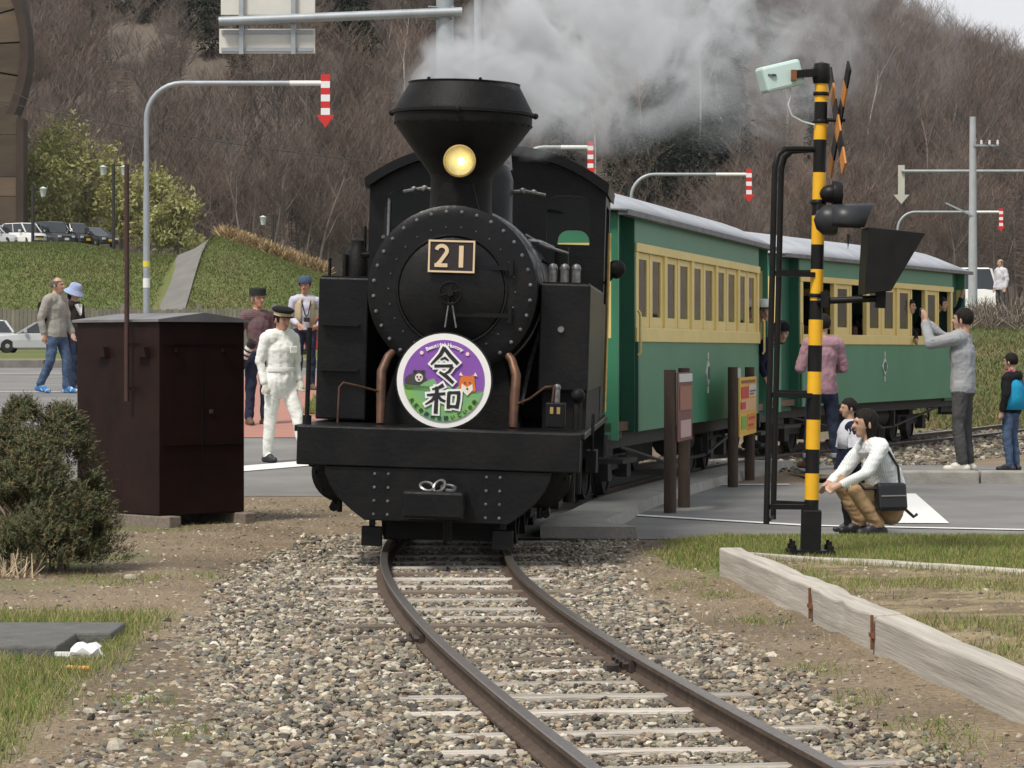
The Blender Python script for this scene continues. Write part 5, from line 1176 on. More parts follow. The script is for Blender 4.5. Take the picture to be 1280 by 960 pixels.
# local: corner at the origin, x runs along the right face, y along the left face (away)
WR_, WL_, KH = .86, 1.10, 1.55
MB().box(0, WR_, 0, WL_, 0, KH).build('cabinet_body', M_CAB, CBt, bevel=.008)
MB().add([(-.03, -.03, KH), (WR_+.03, -.03, KH), (WR_+.03, WL_+.03, KH), (-.03, WL_+.03, KH), (WR_/2, -.03, KH+.055), (WR_/2, WL_+.03, KH+.055), (-.03, -.03, KH-.02), (WR_+.03, -.03, KH-.02), (WR_+.03, WL_+.03, KH-.02), (-.03, WL_+.03, KH-.02)],
    [(0, 4, 5, 3), (4, 1, 2, 5), (0, 1, 4), (3, 5, 2), (0, 3, 9, 6), (1, 0, 6, 7), (2, 1, 7, 8), (3, 2, 8, 9), (6, 9, 8, 7)]).build('cabinet_roof', M_CABR, CBt)
MB().box(WR_*.5-.004, WR_*.5+.004, -.004, .0, .06, KH-.05).build('door_seam', M_SIGK, CBt)
MB().box(.02, WR_-.02, -.012, .0, .55, .556).build('panel_ridge', M_CAB, CBt); MB().box(.02, WR_-.02, -.010, .0, KH-.20, KH-.194).build('panel_ridge', M_CAB, CBt)
for p_ in (.15, .62): MB().box(p_, p_+.05, -.03, 0, KH-.26, KH-.235).build('hasp', M_CAB, CBt)
MB().box(.50, .53, -.012, 0, .80, .83).build('lock', M_STEEL, CBt)
for q in (.18, .72): MB().prism([(q-.07, KH-.30), (q+.07, KH-.30), (q+.045, KH-.22), (q-.045, KH-.22)], 'x', -.05, 0).build('vent_hood', M_CAB, CBt)
for p_ in (.0, WR_-.1): MB().box(p_, p_+.12, -.13, WL_+.1, -.11, -.004).build('base_timber', M_PLANK, CBt, bevel=.01)
MB().tube([(-.07, .33, .9), (-.07, .33, 2.78)], .02, 10).bar((-.07, .33, 1.35), (0, .33, 1.35), .03, .03).bar((-.07, .33, 1.0), (0, .33, 1.0), .03, .03).build('conduit_pole', mat('brown_pole', (.06, .022, .018), (.035, .018, .014), rough=.6, scale=10), CBt)
# ------------------------------------------------------------------ information boards on paired log posts
M_LOG = mat('dark_log', (.045, .028, .02), (.075, .05, .036), rough=.85, scale=7, detail=8, bump=.5, bscale=35, stretch=(3, 3, .5))
def board(label, pts, hgt, panel, r=.055):
    (x0, y0), (x1, y1) = pts; B = empty('notice_board', (x0, y0, ghp(x0, y0))); tag(B, label, 'sign')
    for i, (x, y) in enumerate(pts):
        MB().tube([(x-x0, y-y0, -.05), (x-x0+.002, y-y0, hgt[i]*.5), (x-x0, y-y0, hgt[i])], [r, r*.98, r*.95], 14).build('post', M_LOG, B)
    return B, Vector((x1-x0, y1-y0, 0))
pA = at(838, 638, 0); 
def gxy(px_, py_): Y = F*HC/(py_-YH); return ((px_-640)/F*Y, Y)
B1, dv = board('pair of dark log posts holding a narrow brown poster seen almost edge on', (gxy(837.5, 639), gxy(855, 632)), (1.245, 1.255), None)
dn = dv.normalized(); nr = Vector((dn.y, -dn.x, 0))
def panel(B, dv, z0, z1, parts, inset=.06, off=.0):
    dn = dv.normalized(); nr = Vector((dn.y, -dn.x, 0)); Lp = dv.length-2*inset
    def rect(u0, u1, v0, v1, t, m, name):
        c = dn*(inset+Lp*(u0+u1)/2)+Vector((0, 0, z0+(z1-z0)*(v0+v1)/2))+nr*(off+t)
        return MB().obox(c, dn*Lp*(u1-u0)/2, Vector((0, 0, (z1-z0)*(v1-v0)/2)), nr*.006).build(name, m, B)
    for (u0, u1, v0, v1, t, m, name) in parts: rect(u0, u1, v0, v1, t, m, name)
PR_ = lambda n, c: mat(n, c, tuple(x*.85 for x in c), rough=.6, scale=25)
panel(B1, dv, .62, 1.22, [(0, 1, 0, 1, 0, PR_('maroon_poster', (.16, .05, .04)), 'poster'), (.05, .95, .86, .98, .008, PR_('white_poster', (.6, .6, .58)), 'poster_heading'), (.1, .9, .45, .8, .008, PR_('rust_poster', (.32, .12, .07)), 'poster_print'), (.15, .85, .05, .3, .008, PR_('pink_poster', (.5, .34, .32)), 'poster_print')], inset=-.02, off=.066)
B2, dv = board('pair of dark log posts holding a yellow poster with red and green blocks', (gxy(916, 607), gxy(937, 598)), (1.24, 1.23), None)
panel(B2, dv, .52, 1.13, [(0, 1, 0, 1, 0, PR_('yellow_poster', (.78, .45, .06)), 'poster'), (.08, .5, .64, .84, .008, PR_('red_poster', (.55, .05, .04)), 'poster_print'), (.52, .95, .66, .86, .008, PR_('white_poster', (.6, .6, .58)), 'poster_print'), (.05, .9, .42, .62, .008, PR_('peach_poster', (.75, .42, .22)), 'poster_print'), (.08, .36, .12, .34, .008, PR_('green_poster', (.20, .42, .06)), 'poster_print'), (.42, .92, .08, .36, .008, PR_('orange_poster', (.68, .26, .04)), 'poster_print'), (.05, .3, .46, .58, .012, PR_('red_poster', (.55, .05, .04)), 'poster_print'), (.1, .9, .90, .95, .008, PR_('brown_poster', (.25, .10, .03)), 'poster_print'), (.56, .9, .74, .77, .012, PR_('brown_poster', (.25, .10, .03)), 'poster_print'), (.56, .8, .69, .72, .012, PR_('brown_poster', (.25, .10, .03)), 'poster_print'), (.48, .86, .26, .31, .012, PR_('red_poster', (.55, .05, .04)), 'poster_print'), (.48, .76, .14, .19, .012, PR_('red_poster', (.55, .05, .04)), 'poster_print')], inset=-.01, off=.066)
MB().obox(Vector((.052, -.01, 1.18)), Vector((.03, 0, 0)), Vector((0, .003, 0)), Vector((0, 0, .05))).build('sticker', PR_('white_poster', (.6, .6, .58)), B2)
# ------------------------------------------------------------------ timber edging of the planting bed
M_BEAM = mat('silvered_timber', (.50, .465, .405), (.31, .285, .245), rough=.9, scale=4, detail=9, bump=.22, bscale=14, stretch=(6, .2, 6), rnd=.08)
def timber(name, label, a, b, w, z0, z1, group=None, m=M_BEAM):
    a, b = Vector(a), Vector(b); d = (b-a); l = d.length; mb = MB(); k = 10; vs = []
    for i in range(k+1):                     # slightly wavy sawn faces
        y = l*i/k; j = lambda q: random.uniform(-q, q)
        vs += [(0+j(.006), y, z0), (w+j(.006), y, z0), (w+j(.008), y, z1+j(.010)), (0+j(.008), y, z1+j(.008))]
    fs = [(i*4+q, i*4+(q+1) % 4, (i+1)*4+(q+1) % 4, (i+1)*4+q) for i in range(k) for q in range(4)]+[(0, 1, 2, 3), (k*4+3, k*4+2, k*4+1, k*4)]
    mb.add(vs, fs); o = mb.build(name, m, None, bevel=.012); o.location = (a.x, a.y, 0); o.rotation_euler = (0, 0, math.atan2(-d.x, d.y)); tag(o, label, 'timber', group); return o
bx_ = lambda y: float(beamx(y))
segs = [(8.0, 13.95, 'long silver grey squared timber edging the bed, running furthest from the signal post'), (14.0, 15.55, 'short middle squared timber of the bed edging between two rusty iron dogs'), (15.6, 18.75, 'silver grey squared timber edging the bed, its end at the striped signal post')]
tbs = [timber('edging_timber', lb, (bx_(a), a), (bx_(b), b), .15, -.06, .160) for a, b, lb in segs]
segs[0]
for y_ in (13.975, 15.575):
    x = bx_(y_); o = MB().box(-.012, .0, -.05, .05, .055, .075).box(-.012, 0, -.010, .010, .0, .16).build('iron_dog', M_RUST, None); o.location = (x-.003, y_, 0); o.rotation_euler = (0, 0, .082)
    tag(o, 'rusty iron dog joining the edging timbers, '+('further from' if y_ < 14.5 else 'closer to')+' the striped signal post', 'bracket', 'iron dogs on the bed edging')
timber('edging_timber', 'thin low weathered timber along the back of the bed by the turf strip', (1.50, float(backy(1.50)), 0), (5.2, float(backy(5.2)), 0), .06, .0, .128)
# ------------------------------------------------------------------ snow-pole markers, poles, overhead sign
M_GALV = mat('galvanised_steel', (.36, .39, .41), (.28, .31, .33), rough=.5, metal=.3, scale=3); M_POLEW = mat('white_pole_paint', (.72, .72, .70), rough=.5)
M_REDM = mat('red_marker', (.55, .02, .02), rough=.45); M_WHITEM = mat('white_marker', (.74, .74, .74), rough=.45); M_ALU = mat('sign_back', (.62, .60, .54), (.55, .54, .5), rough=.55, scale=2); M_GREYM = mat('grey_marker', (.42, .42, .36), (.5, .48, .42), rough=.6, scale=3)
def snow_marker(label, px_, ytop, Y, px_tip, size, front=True, side=1, yarm=None, whitelen=.25):
    p = at(px_, ytop, Y); q = at(px_tip, ytop, Y); g0 = ghp(p.x, Y); O = empty('snow_pole_marker', (p.x, Y, g0)); tag(O, label, 'road marker', 'curved snow pole markers along the road')
    h = p.z-g0; dx = q.x-p.x; sg = 1 if dx > 0 else -1; r = .055; rb = .75*min(1, abs(dx)/2.2)
    arcp = [(sg*rb*(1-math.cos(a)), 0, h-rb+rb*math.sin(a)) for a in np.linspace(0, PI/2, 9)]
    MB().tube([(0, 0, -.2), (0, 0, h*.62)], r*1.25, 12).tube([(0, 0, h*.62)]+arcp+[(dx*(1-whitelen), 0, h)], r, 12).build('pole', M_GALV, O)
    MB().tube([(dx*(1-whitelen), 0, h), (dx, 0, h)], r, 12).build('arm_tip', M_POLEW if front else M_GALV, O)
    s = size; hw = s*.085; z1 = h+s*.16; zt = z1-s; hd = s*.24
    if front:
        n = 6; seg = (s-hd)/n
        for k in range(n):
            MB().box(dx-hw, dx+hw, -.075, -.058, z1-seg*(k+1), z1-seg*k).build('marker_band', M_REDM if k % 2 == 0 else M_WHITEM, O)
        MB().prism([(dx-hw*2, zt+hd), (dx, zt), (dx+hw*2, zt+hd)], 'y', -.076, -.058).build('arrow_tip', M_REDM, O)
    else:
        MB().box(dx-hw, dx+hw, .058, .075, zt+hd, z1).build('marker_band', M_GREYM, O); MB().prism([(dx-hw*2.4, zt+hd), (dx, zt), (dx+hw*2.4, zt+hd)], 'y', .058, .075).build('arrow_tip', M_GREYM, O)
    return O
s1 = snow_marker('tall curved grey pole with red and white arrow in front of the grassy bank', 183, 104, 63, 407, 1.12, whitelen=.20)
M_STK = mat('pole_sticker', (.65, .55, .05), rough=.5)
zz = at(183, 330, 63).z-ghp(at(183, 104, 63).x, 63); MB().lathe([(.075, zz-.06), (.075, zz+.06)], 12).build('sticker', M_STK, s1); MB().lathe([(.074, zz-.5), (.074, zz-.3)], 12).build('sticker', M_POLEW, s1)
snow_marker('curved grey pole whose red and white arrow shows just above the locomotive cab roof', 650, 184, 82, 738, .95, whitelen=.42)
snow_marker('curved grey pole whose red and white arrow hangs above the first coach roof', 789, 218, 97, 936, 1.08, whitelen=.28)
snow_marker('curved grey pole with red and white arrow right of the concrete utility pole', 1122, 265, 125, 1251, .98, whitelen=.28)
snow_marker('curved grey pole whose arrow shows its unpainted back beside the concrete utility pole', 1320, 214, 100, 1127, 1.30, front=False)
# overhead direction sign seen from the back
Y = 66; O = empty('road_sign', (at(556, 0, Y).x, Y, ghp(at(556, 0, Y).x, Y))); tag(O, 'back of a large overhead road sign on a grey tubular arm', 'sign'); gz = O.location.z; ox = O.location.x
def lp_(px_, py_, dy=0): q = at(px_, py_, Y); return (q.x-ox, dy, q.z-gz)
MB().tube([(0, 0, -.2), lp_(556, -60)], .19, 16).build('post', M_GALV, O)
MB().tube([lp_(275, 28, -.22), lp_(578, 16, -.22)], .10, 14).build('arm', M_GALV, O)
for a in (-.13, .13): MB().tube([(-.35, -.22, lp_(540, 17)[2]+a), (.0, .05, lp_(540, 17)[2]+a), (.2, -.22, lp_(540, 17)[2]+a)], .02, 6).build('arm_clamp', M_GALV, O)
for (a, b, c, d) in ((274, 394, 36, 67), (276, 394, -40, 19)):
    x0, _, z0 = lp_(a, d); x1, _, z1 = lp_(b, c); MB().box(x0, x1, .0, .03, z0, z1).build('sign_panel', M_ALU, O, bevel=.02)
for xx in (302, 367):
    a = lp_(xx, 68); b = lp_(xx, -40); MB().box(a[0]-.05, a[0]+.05, -.12, -.002, a[2], b[2]).build('rib', M_GALV, O)
for yy in (23, 40, 62): a = lp_(274, yy); b = lp_(394, yy); MB().box(a[0]+.05, b[0]-.05, -.04, -.001, a[2]-.04, a[2]+.04).build('stiffener', M_GALV, O)
o = MB().tube([(0, 0, -.2), (0, 0, 9.5)], .09, 12).build('lamp_post', M_GALV, None); p_ = at(597, 0, 72); o.location = (p_.x, 72, ghp(p_.x, 72)); tag(o, 'slim plain grey steel pole rising through the smoke above the chimney', 'pole')
# concrete utility pole
M_UP = mat('concrete_pole', (.40, .42, .44), (.33, .35, .37), rough=.7, scale=3)
Y = 92; q = at(1216, 146, Y); g0 = ghp(q.x, Y); U = empty('utility_pole', (q.x, Y, g0)); tag(U, 'tall pale concrete utility pole with short crossarm beyond the last coach', 'utility pole'); h = q.z-g0
MB().tube([(0, 0, -.3), (0, 0, h)], [.15, .095], 14).build('pole', M_UP, U)
za = at(0, 182, Y).z-g0; MB().bar((0, -.1, za), (.78, -.1, za), .06, .06).build('crossarm', M_GALV, U)
for k in (.25, .5, .75): MB().lathe([(.03, 0), (.045, .05), (.03, .09), (.04, .12), (0, .14)], 10, Matrix.Translation((k, -.1, za+.03))).build('insulator', M_POLEW, U)
zb = at(0, 262, Y).z-g0; MB().bar((-.85, -.1, zb+.2), (0, -.1, zb-.2), .05, .05).build('stay_arm', M_GALV, U)
def wire(label, a, b, sag, r=.018):
    a, b = Vector(a), Vector(b); o = MB().tube([a.lerp(b, t)-Vector((0, 0, sag*4*t*(1-t))) for t in np.linspace(0, 1, 17)], r, 5).build('overhead_wire', M_WIRE, None); tag(o, label, 'wire', 'overhead wires')
wire('thin overhead wire sloping across the bank towards the locomotive cab', at(-40, 118, 190), at(700, 226, 150), .6, .03)
wire('second thin overhead wire just above the other across the wooded slope', at(-40, 85, 195), at(190, 175, 160), .5, .025)
for k in range(2): wire('short overhead wire running from the utility pole crossarm out of view' if k else 'overhead wire leaving the utility pole at its crossarm', at(1232+k*10, 180, 92), at(1420, 200+k*6, 70), .3, .012)
# black lantern posts
M_DK = mat('dark_post', (.02, .018, .017), rough=.6); M_LAMPG = mat('lamp_glass_white', (.55, .6, .6), rough=.3)
for lb, px_, yt, yb, heads in (('black lantern post with two glass heads at the edge of the car park', 142, 205, 309, (-1, 1)), ('small lantern post partly hidden by the timber wheel', 41, 232, 300, (1,)), ('thin distant lamp post among the bare trees right of the path', 341, 268, 300, (-1,))):
    Yp = 203 if px_ != 341 else 215; q = at(px_, yt, Yp); g0 = ghp(q.x, Yp); O = empty('lantern_post', (q.x, Yp, g0)); tag(O, lb, 'lamp post', 'lanterns around the car park'); h = max(2.5, q.z-g0)
    MB().tube([(0, 0, -.3), (0, 0, h)], .11, 10).build('post', M_DK, O)
    for s in heads: MB().bar((0, 0, h-.1), (s*.75, 0, h-.1), .08, .08).build('arm', M_DK, O); MB().lathe([(.14, h-.75), (.24, h-.25), (.28, h-.2), (0, h-.05)], 8, Matrix.Translation((s*.7, 0, 0))).build('lantern', M_LAMPG, O)
# ------------------------------------------------------------------ cars
M_TYRE = mat('tyre', (.015, .015, .015), rough=.85); M_RIMW = mat('alloy', (.45, .46, .48), rough=.35, metal=.7); M_CGL = mat('dark_car_glass', (.02, .025, .028), rough=.08, spec=.8); M_PLATEY = mat('yellow_plate', (.75, .5, .04), rough=.5); M_PLATEW = mat('white_plate', (.75, .75, .72), rough=.5); M_HEADL = mat('headlamp', (.55, .58, .6), rough=.15); M_TRIM = mat('black_trim', (.012, .012, .013), rough=.6)
def car(label, loc, rz, paint, Lc=3.6, Wc=1.6, Hc=1.6, hood=.9, kind='box', plate='y', group='cars parked on the bank'):
    C = empty('parked_car', loc, (0, 0, rz)); tag(C, label, 'car', group)
    m = mat('car_'+paint[0], paint[1], tuple(x*.9 for x in paint[1]), rough=.3, scale=2, coat=.6); w = Wc/2; bz = .95 if kind != 'sedan' else .88
    # front faces -y
    def loft(secs, mm, name):
        vs = []; fs = []; k = len(secs[0])
        for s in secs: vs += s
        for i in range(len(secs)-1):
            for j in range(k): fs.append((i*k+j, i*k+(j+1) % k, (i+1)*k+(j+1) % k, (i+1)*k+j))
        fs += [tuple(range(k))[::-1], tuple(range((len(secs)-1)*k, len(secs)*k))]
        return MB().add(vs, fs).build(name, mm, C, bevel=.05, seg=3)
    def sec(y, ww, z0, z1): return [(-ww, y, z0), (ww, y, z0), (ww*1.0, y, z0+(z1-z0)*.55), (ww*.93, y, z1), (-ww*.93, y, z1), (-ww, y, z0+(z1-z0)*.55)]
    yf, yr = -Lc/2, Lc/2
    body = loft([sec(yf, w*.86, .30, bz-.25), sec(yf+.12, w*.96, .22, bz-.12), sec(yf+hood, w, .20, bz), sec(yr-.5, w, .20, bz+.02), sec(yr, w*.94, .30, bz-.05)], m, 'body')
    if kind == 'sedan': cab = [(yf+hood-.1, w*.90, bz-.02), (yf+hood+.75, w*.76, Hc), (yr-1.35, w*.76, Hc-.01), (yr-.55, w*.88, bz)]
    else: cab = [(yf+hood-.25, w*.94, bz-.02), (yf+hood+.32, w*.82, Hc), (yr-.25, w*.82, Hc), (yr-.03, w*.92, bz)]
    (a, wa, za), (b, wb, zb_), (c, wc, zc), (d, wd, zd) = cab
    gh_ = [[(-wa, a, za), (wa, a, za), (wd, d, zd), (-wd, d, zd)], [(-wb, b, zb_-.05), (wb, b, zb_-.05), (wc, c, zc-.05), (-wc, c, zc-.05)]]
    MB().add(gh_[0]+gh_[1], [(0, 3, 2, 1), (4, 5, 6, 7), (0, 1, 5, 4), (1, 2, 6, 5), (2, 3, 7, 6), (3, 0, 4, 7)]).build('windows', M_CGL, C)
    mb = MB(); mb.add([(-wb-.01, b-.02, zb_-.06), (wb+.01, b-.02, zb_-.06), (wc+.01, c+.02, zc-.06), (-wc-.01, c+.02, zc-.06), (-wb*.9, b+.1, zb_), (wb*.9, b+.1, zb_), (wc*.9, c-.1, zc), (-wc*.9, c-.1, zc)], [(0, 3, 2, 1), (4, 5, 6, 7), (0, 1, 5, 4), (1, 2, 6, 5), (2, 3, 7, 6), (3, 0, 4, 7)])
    mb.build('roof', m, C, bevel=.03)
    mb = MB()
    for s in (-1, 1):
        mb.bar((s*wa, a, za), (s*wb, b, zb_-.04), .07, .06); mb.bar((s*wd, d, zd), (s*wc, c, zc-.04), .10, .06); mb.bar((s*(wa+wd)/2, (a+d)/2, bz), (s*(wb+wc)/2, (b+c)/2, zb_-.05), .05, .05)
    mb.build('window_pillars', m, C)
    for s in (-1, 1):
        for y_ in (yf+.68, yr-.68):
            wh = MB().lathe([(.20, -.09), (.295, -.09), (.31, -.06), (.31, .06), (.295, .09), (.20, .09)], 24, Matrix.Translation((s*(w-.10), y_, .31)) @ Matrix.Rotation(R(90), 4, 'Y')).build('wheel', M_TYRE, C)
            MB().lathe([(0, -.095), (.19, -.085), (.20, .085), (0, .095)], 14, Matrix.Translation((s*(w-.10), y_, .31)) @ Matrix.Rotation(R(90), 4, 'Y')).build('rim', M_RIMW, wh)
        MB().box(min(s*w*.50, s*w*.84), max(s*w*.50, s*w*.84), yf-.02, yf+.08, bz-.38, bz-.24).build('headlight', M_HEADL, C, bevel=.03)
        MB().box(min(s*(w+.02), s*(w+.16)), max(s*(w+.02), s*(w+.16)), yf+hood+.15, yf+hood+.3, bz+.02, bz+.17).build('mirror', m, C, bevel=.02)
        MB().box(min(s*w*.6, s*w*.9), max(s*w*.6, s*w*.9), yr-.03, yr+.02, bz-.32, bz-.12).build('tail_light', M_REDM, C)
    MB().box(-w*.46, w*.46, yf-.015, yf+.05, bz-.40, bz-.27).build('grille', M_TRIM, C); MB().box(-w*.8, w*.8, yf-.03, yf+.05, .28, .38).build('bumper', M_TRIM, C)
    MB().box(-.17, .17, yf-.045, yf-.02, .40, .56).build('number_plate', M_PLATEY if plate == 'y' else M_PLATEW, C)
    return C
def gcar(px_, Y): x = at(px_, 0, Y).x; return (x, Y, ghp(x, Y))
car('silver car on the bank, cut by the view beside the white van', gcar(2, 206), R(52), ('silver', (.45, .46, .48)), 4.2, 1.7, 1.45, 1.0, 'sedan', 'w')
car('white boxy small car with yellow number plate parked on the grassy bank', gcar(30, 205), R(48), ('white', (.78, .78, .77)), 3.4, 1.48, 1.60)
car('dark grey tall car with white number plate parked beside the white boxy car', gcar(62, 205.5), R(44), ('graphite', (.035, .04, .042)), 4.0, 1.7, 1.72, .95, 'box', 'w')
car('black boxy small car with yellow number plate parked on the grassy bank', gcar(92, 206), R(44), ('black', (.012, .012, .014)), 3.4, 1.48, 1.65)
car('black low car with yellow number plate next to the lantern post', gcar(118, 206), R(44), ('black', (.012, .012, .014)), 3.7, 1.6, 1.42, 1.0, 'sedan')
G2 = 'cars parked along the wooden fence'
car('silver saloon parked along the fence behind the man in grey jacket', gcar(52, 136), R(-78), ('silver', (.45, .46, .48)), 4.5, 1.7, 1.42, 1.25, 'sedan', 'w', G2)
car('pale car with yellow number plate in front of the silver saloon', gcar(-16, 137), R(40), ('pearl', (.62, .63, .66)), 3.6, 1.55, 1.5, .95, 'box', 'y', G2)
car('red car half hidden behind the man in khaki vest', gcar(416, 120), R(-80), ('red', (.42, .012, .02)), 3.9, 1.65, 1.5, .95, 'box', 'w', G2)
car('white van beyond the rear platform of the last coach', (at(1168, 400, 112).x, 112, ghp(at(1168, 0, 112).x, 112)), R(-95), ('white', (.78, .78, .77)), 4.6, 1.7, 1.75, .8, 'box', 'w', 'cars beyond the last coach')
# ------------------------------------------------------------------ wooden fence at the foot of the bank
M_FEN = mat('grey_fence_board', (.20, .185, .15), (.13, .12, .10), rough=.9, scale=1.5, detail=6, rnd=.2, stretch=(3, 3, .6))
FN = empty('wooden_fence', (0, 166, 0)); tag(FN, 'long grey weathered board fence along the foot of the grassy bank', 'fence')
bme = MB().box(-.105, .105, -.03, .03, 0, 2.0).build('board', M_FEN, FN, bevel=.01); xb = -30.0; first = True; topz = at(0, 386, 166).z
while xb < 4:
    o = bme if first else bme.copy()
    if not first: COL.objects.link(o); o.parent = FN
    first = False; g0 = ghp(xb, 166); o.location = (xb, random.uniform(-.02, .02), g0-.1); o.scale = (1, 1, (topz+random.uniform(-.08, .06)-g0+.1)/2.0); xb += .232
for i in range(9): MB().box(-.12, .12, .03, .25, 0, topz-ghp(-30+i*4.2, 166)+.35).build('post', M_FEN, FN).location = (-30+i*4.2, 0, ghp(-30+i*4.2, 166)-.05)
# path up the bank
M_PATH = mat('path_asphalt', (.14, .135, .125), (.19, .18, .165), rough=.9, scale=.6, detail=6)
V = []; Fc = []; k = 24
for i in range(k+1):
    t = i/k; Yp = 168+32*t; xc = np.interp(Yp, [168, 199, 200], [at(190, 0, 168).x, at(248, 0, 199).x, at(250, 0, 200).x]); w_ = np.interp(t, [0, .7, 1], [.7, .95, 1.3])
    for s in (-1, 0, 1): V.append((xc+s*w_, Yp, ghp(xc+s*w_, Yp)+.07))
for i in range(k):
    for j in range(2): Fc.append((i*3+j, i*3+j+1, (i+1)*3+j+1, (i+1)*3+j))
struct(np_mesh('path', V, Fc, M_PATH, smooth=True))
# ------------------------------------------------------------------ giant timber wheel (cut by the left edge of the view)
M_WD = mat('wheel_plank', (.115, .082, .056), (.065, .046, .033), rough=.9, scale=.5, detail=8, rnd=.3, stretch=(.5, .5, 3)); M_WDD = mat('wheel_edge', (.035, .022, .017), (.055, .036, .027), rough=.9, scale=.8)
Y = 222; ppm = F/Y; cw = at(-158, 65, Y); Rw = 197/ppm
WH = empty('water_wheel', (cw.x, Y, ghp(at(0, 0, Y).x, Y))); tag(WH, 'huge brown plank-clad timber wheel above the parked cars', 'water wheel'); cz = cw.z-WH.location.z
da = 13.2
for k in range(28):
    a0 = 2*PI*k/28+.06; a1 = 2*PI*(k+1)/28+.06-.012
    pr_ = [((Rw-.65*0-.62)*math.cos(a), cz+(Rw-.62)*math.sin(a)) for a in (a0, (a0+a1)/2, a1)]; qi = [((Rw-4.6)*math.cos(a), cz+(Rw-4.6)*math.sin(a)) for a in (a1, (a0+a1)/2, a0)]
    MB().prism(pr_+qi, 'y', -1.2+random.uniform(-.06, .06), 1.2).build('plank', M_WD, WH)
    ro = [(Rw*math.cos(a), cz+Rw*math.sin(a)) for a in (a0, (a0+a1)/2, a1+.012)]; ri = [((Rw-.6)*math.cos(a), cz+(Rw-.6)*math.sin(a)) for a in (a1+.012, (a0+a1)/2, a0)]
    MB().prism(ro+ri, 'y', -1.45, 1.45).build('rim_segment', M_WDD, WH)
for k in range(6): a = PI*k/6; MB().bar((-(Rw-4)*math.cos(a), 0, cz-(Rw-4)*math.sin(a)), ((Rw-4)*math.cos(a), 0, cz+(Rw-4)*math.sin(a)), .5, .5, up=(0, 1, 0)).build('spoke', M_WDD, WH)
MB().lathe([(.9, -1.6), (.9, 1.6)], 18, Mx((0, 0, cz), 'y')).build('hub', M_WDD, WH)
S0 = empty('mill_tower', (at(0, 0, Y).x, Y-2.2, ghp(at(0, 0, Y).x, Y))); tag(S0, 'brown plank-clad supporting tower standing under the huge timber wheel', 'tower')
w0 = 38/ppm; zt = at(0, 147, Y).z-S0.location.z; zs = [0]+[at(0, yy, Y).z-S0.location.z for yy in (248, 224, 172, 147)]
for i in range(4): MB().box(-3.2, w0-.55+(.12 if i % 2 else 0), -.9+random.uniform(-.05, .05), .9, zs[i]+.02, zs[i+1]-.02).build('plank', M_WD, S0)
MB().box(w0-.55, w0, -1.0, 1.0, 0, zt-.3).box(-.12, .12, -1.02, -.88, 0, zt).build('corner_post', M_WDD, S0)
# ------------------------------------------------------------------ vegetation
def ribbons(segs, sides=3):                  # [(p0, p1, r0, r1)] -> tapered little prisms
    n = len(segs); P0 = np.array([s[0] for s in segs], float); P1 = np.array([s[1] for s in segs], float); r0 = np.array([s[2] for s in segs]); r1 = np.array([s[3] for s in segs])
    d = P1-P0; d = d/ np.maximum(np.linalg.norm(d, axis=1), 1e-6)[:, None]; ref = np.where(np.abs(d[:, 2:3]) < .9, np.array([[0, 0, 1.]]), np.array([[1., 0, 0]]))
    u = np.cross(d, ref); u /= np.linalg.norm(u, axis=1)[:, None]; v = np.cross(d, u); V = []
    for P, r in ((P0, r0), (P1, r1)):
        for k in range(sides): a = 2*PI*k/sides; V.append(P+(u*math.cos(a)+v*math.sin(a))*r[:, None])
    V = np.stack(V, 1).reshape(-1, 3); f = np.array([(k, (k+1) % sides, sides+(k+1) % sides, sides+k) for k in range(sides)])
    return V, (f[None]+(np.arange(n)*2*sides)[:, None, None]).reshape(-1, 4)
def bare_segs(h, seed, spread=.45, up=.5, trunk=.16, levels=3, nb=9, clear=.25):
    rg = random.Random(seed); thick = []; thin = []
    def grow(p, d, l, r, lev):
        k = 5 if lev == 0 else 3; q = p; dd = d.copy()
        for i in range(k):
            dd = (dd+Vector((rg.gauss(0, .09), rg.gauss(0, .09), rg.gauss(0, .05)+.03*lev))).normalized(); q2 = q+dd*l/k; ra = r*(1-.8*i/k); rb = r*(1-.8*(i+1)/k)
            (thick if lev < 2 else thin).append((tuple(q), tuple(q2), ra, rb))
            if lev < levels:
                m = nb if lev else max(3, nb//2)
                for _ in range(max(1, m//k+(1 if rg.random() < .5 else 0))):
                    if lev == 0 and (i+.5)/k < clear: continue
                    a = rg.uniform(0, 2*PI); s = Vector((math.cos(a), math.sin(a), rg.uniform(-.2, .6)+up)).normalized(); t = q.lerp(q2, rg.random())
                    grow(t, (dd*.45+s*(.55+spread)).normalized(), l*(rg.uniform(.34, .55) if lev == 0 else rg.uniform(.38, .62)), max(ra*.55, .012), lev+1)
            q = q2
    grow(Vector((0, 0, 0)), Vector((rg.gauss(0, .04), rg.gauss(0, .04), 1)).normalized(), h, trunk, 0)
    return thick, thin
def larch_segs(h, seed):
    rg = random.Random(seed); thick = [((0, 0, 0), (0, 0, h*.5), .15, .10), ((0, 0, h*.5), (0, 0, h), .10, .015)]; thin = []
    z = h*.22
    while z < h*.98:
        L_ = (1-z/h)*h*.22+.35; a0 = rg.uniform(0, 6)
        for k in range(5):
            a = a0+k*2*PI/5+rg.gauss(0, .3); l = L_*rg.uniform(.6, 1.1); q = (l*math.cos(a), l*math.sin(a), z+l*rg.uniform(.0, .35)); thin.append(((0, 0, z), q, .035, .014))
            for j in range(3):
                t = rg.uniform(.35, 1); b = (q[0]*t, q[1]*t, z+(q[2]-z)*t); thin.append((b, (b[0]+rg.gauss(0, .35), b[1]+rg.gauss(0, .35), b[2]+rg.uniform(-.25, .3)), .020, .008))
        z += rg.uniform(.28, .5)
    return thick, thin
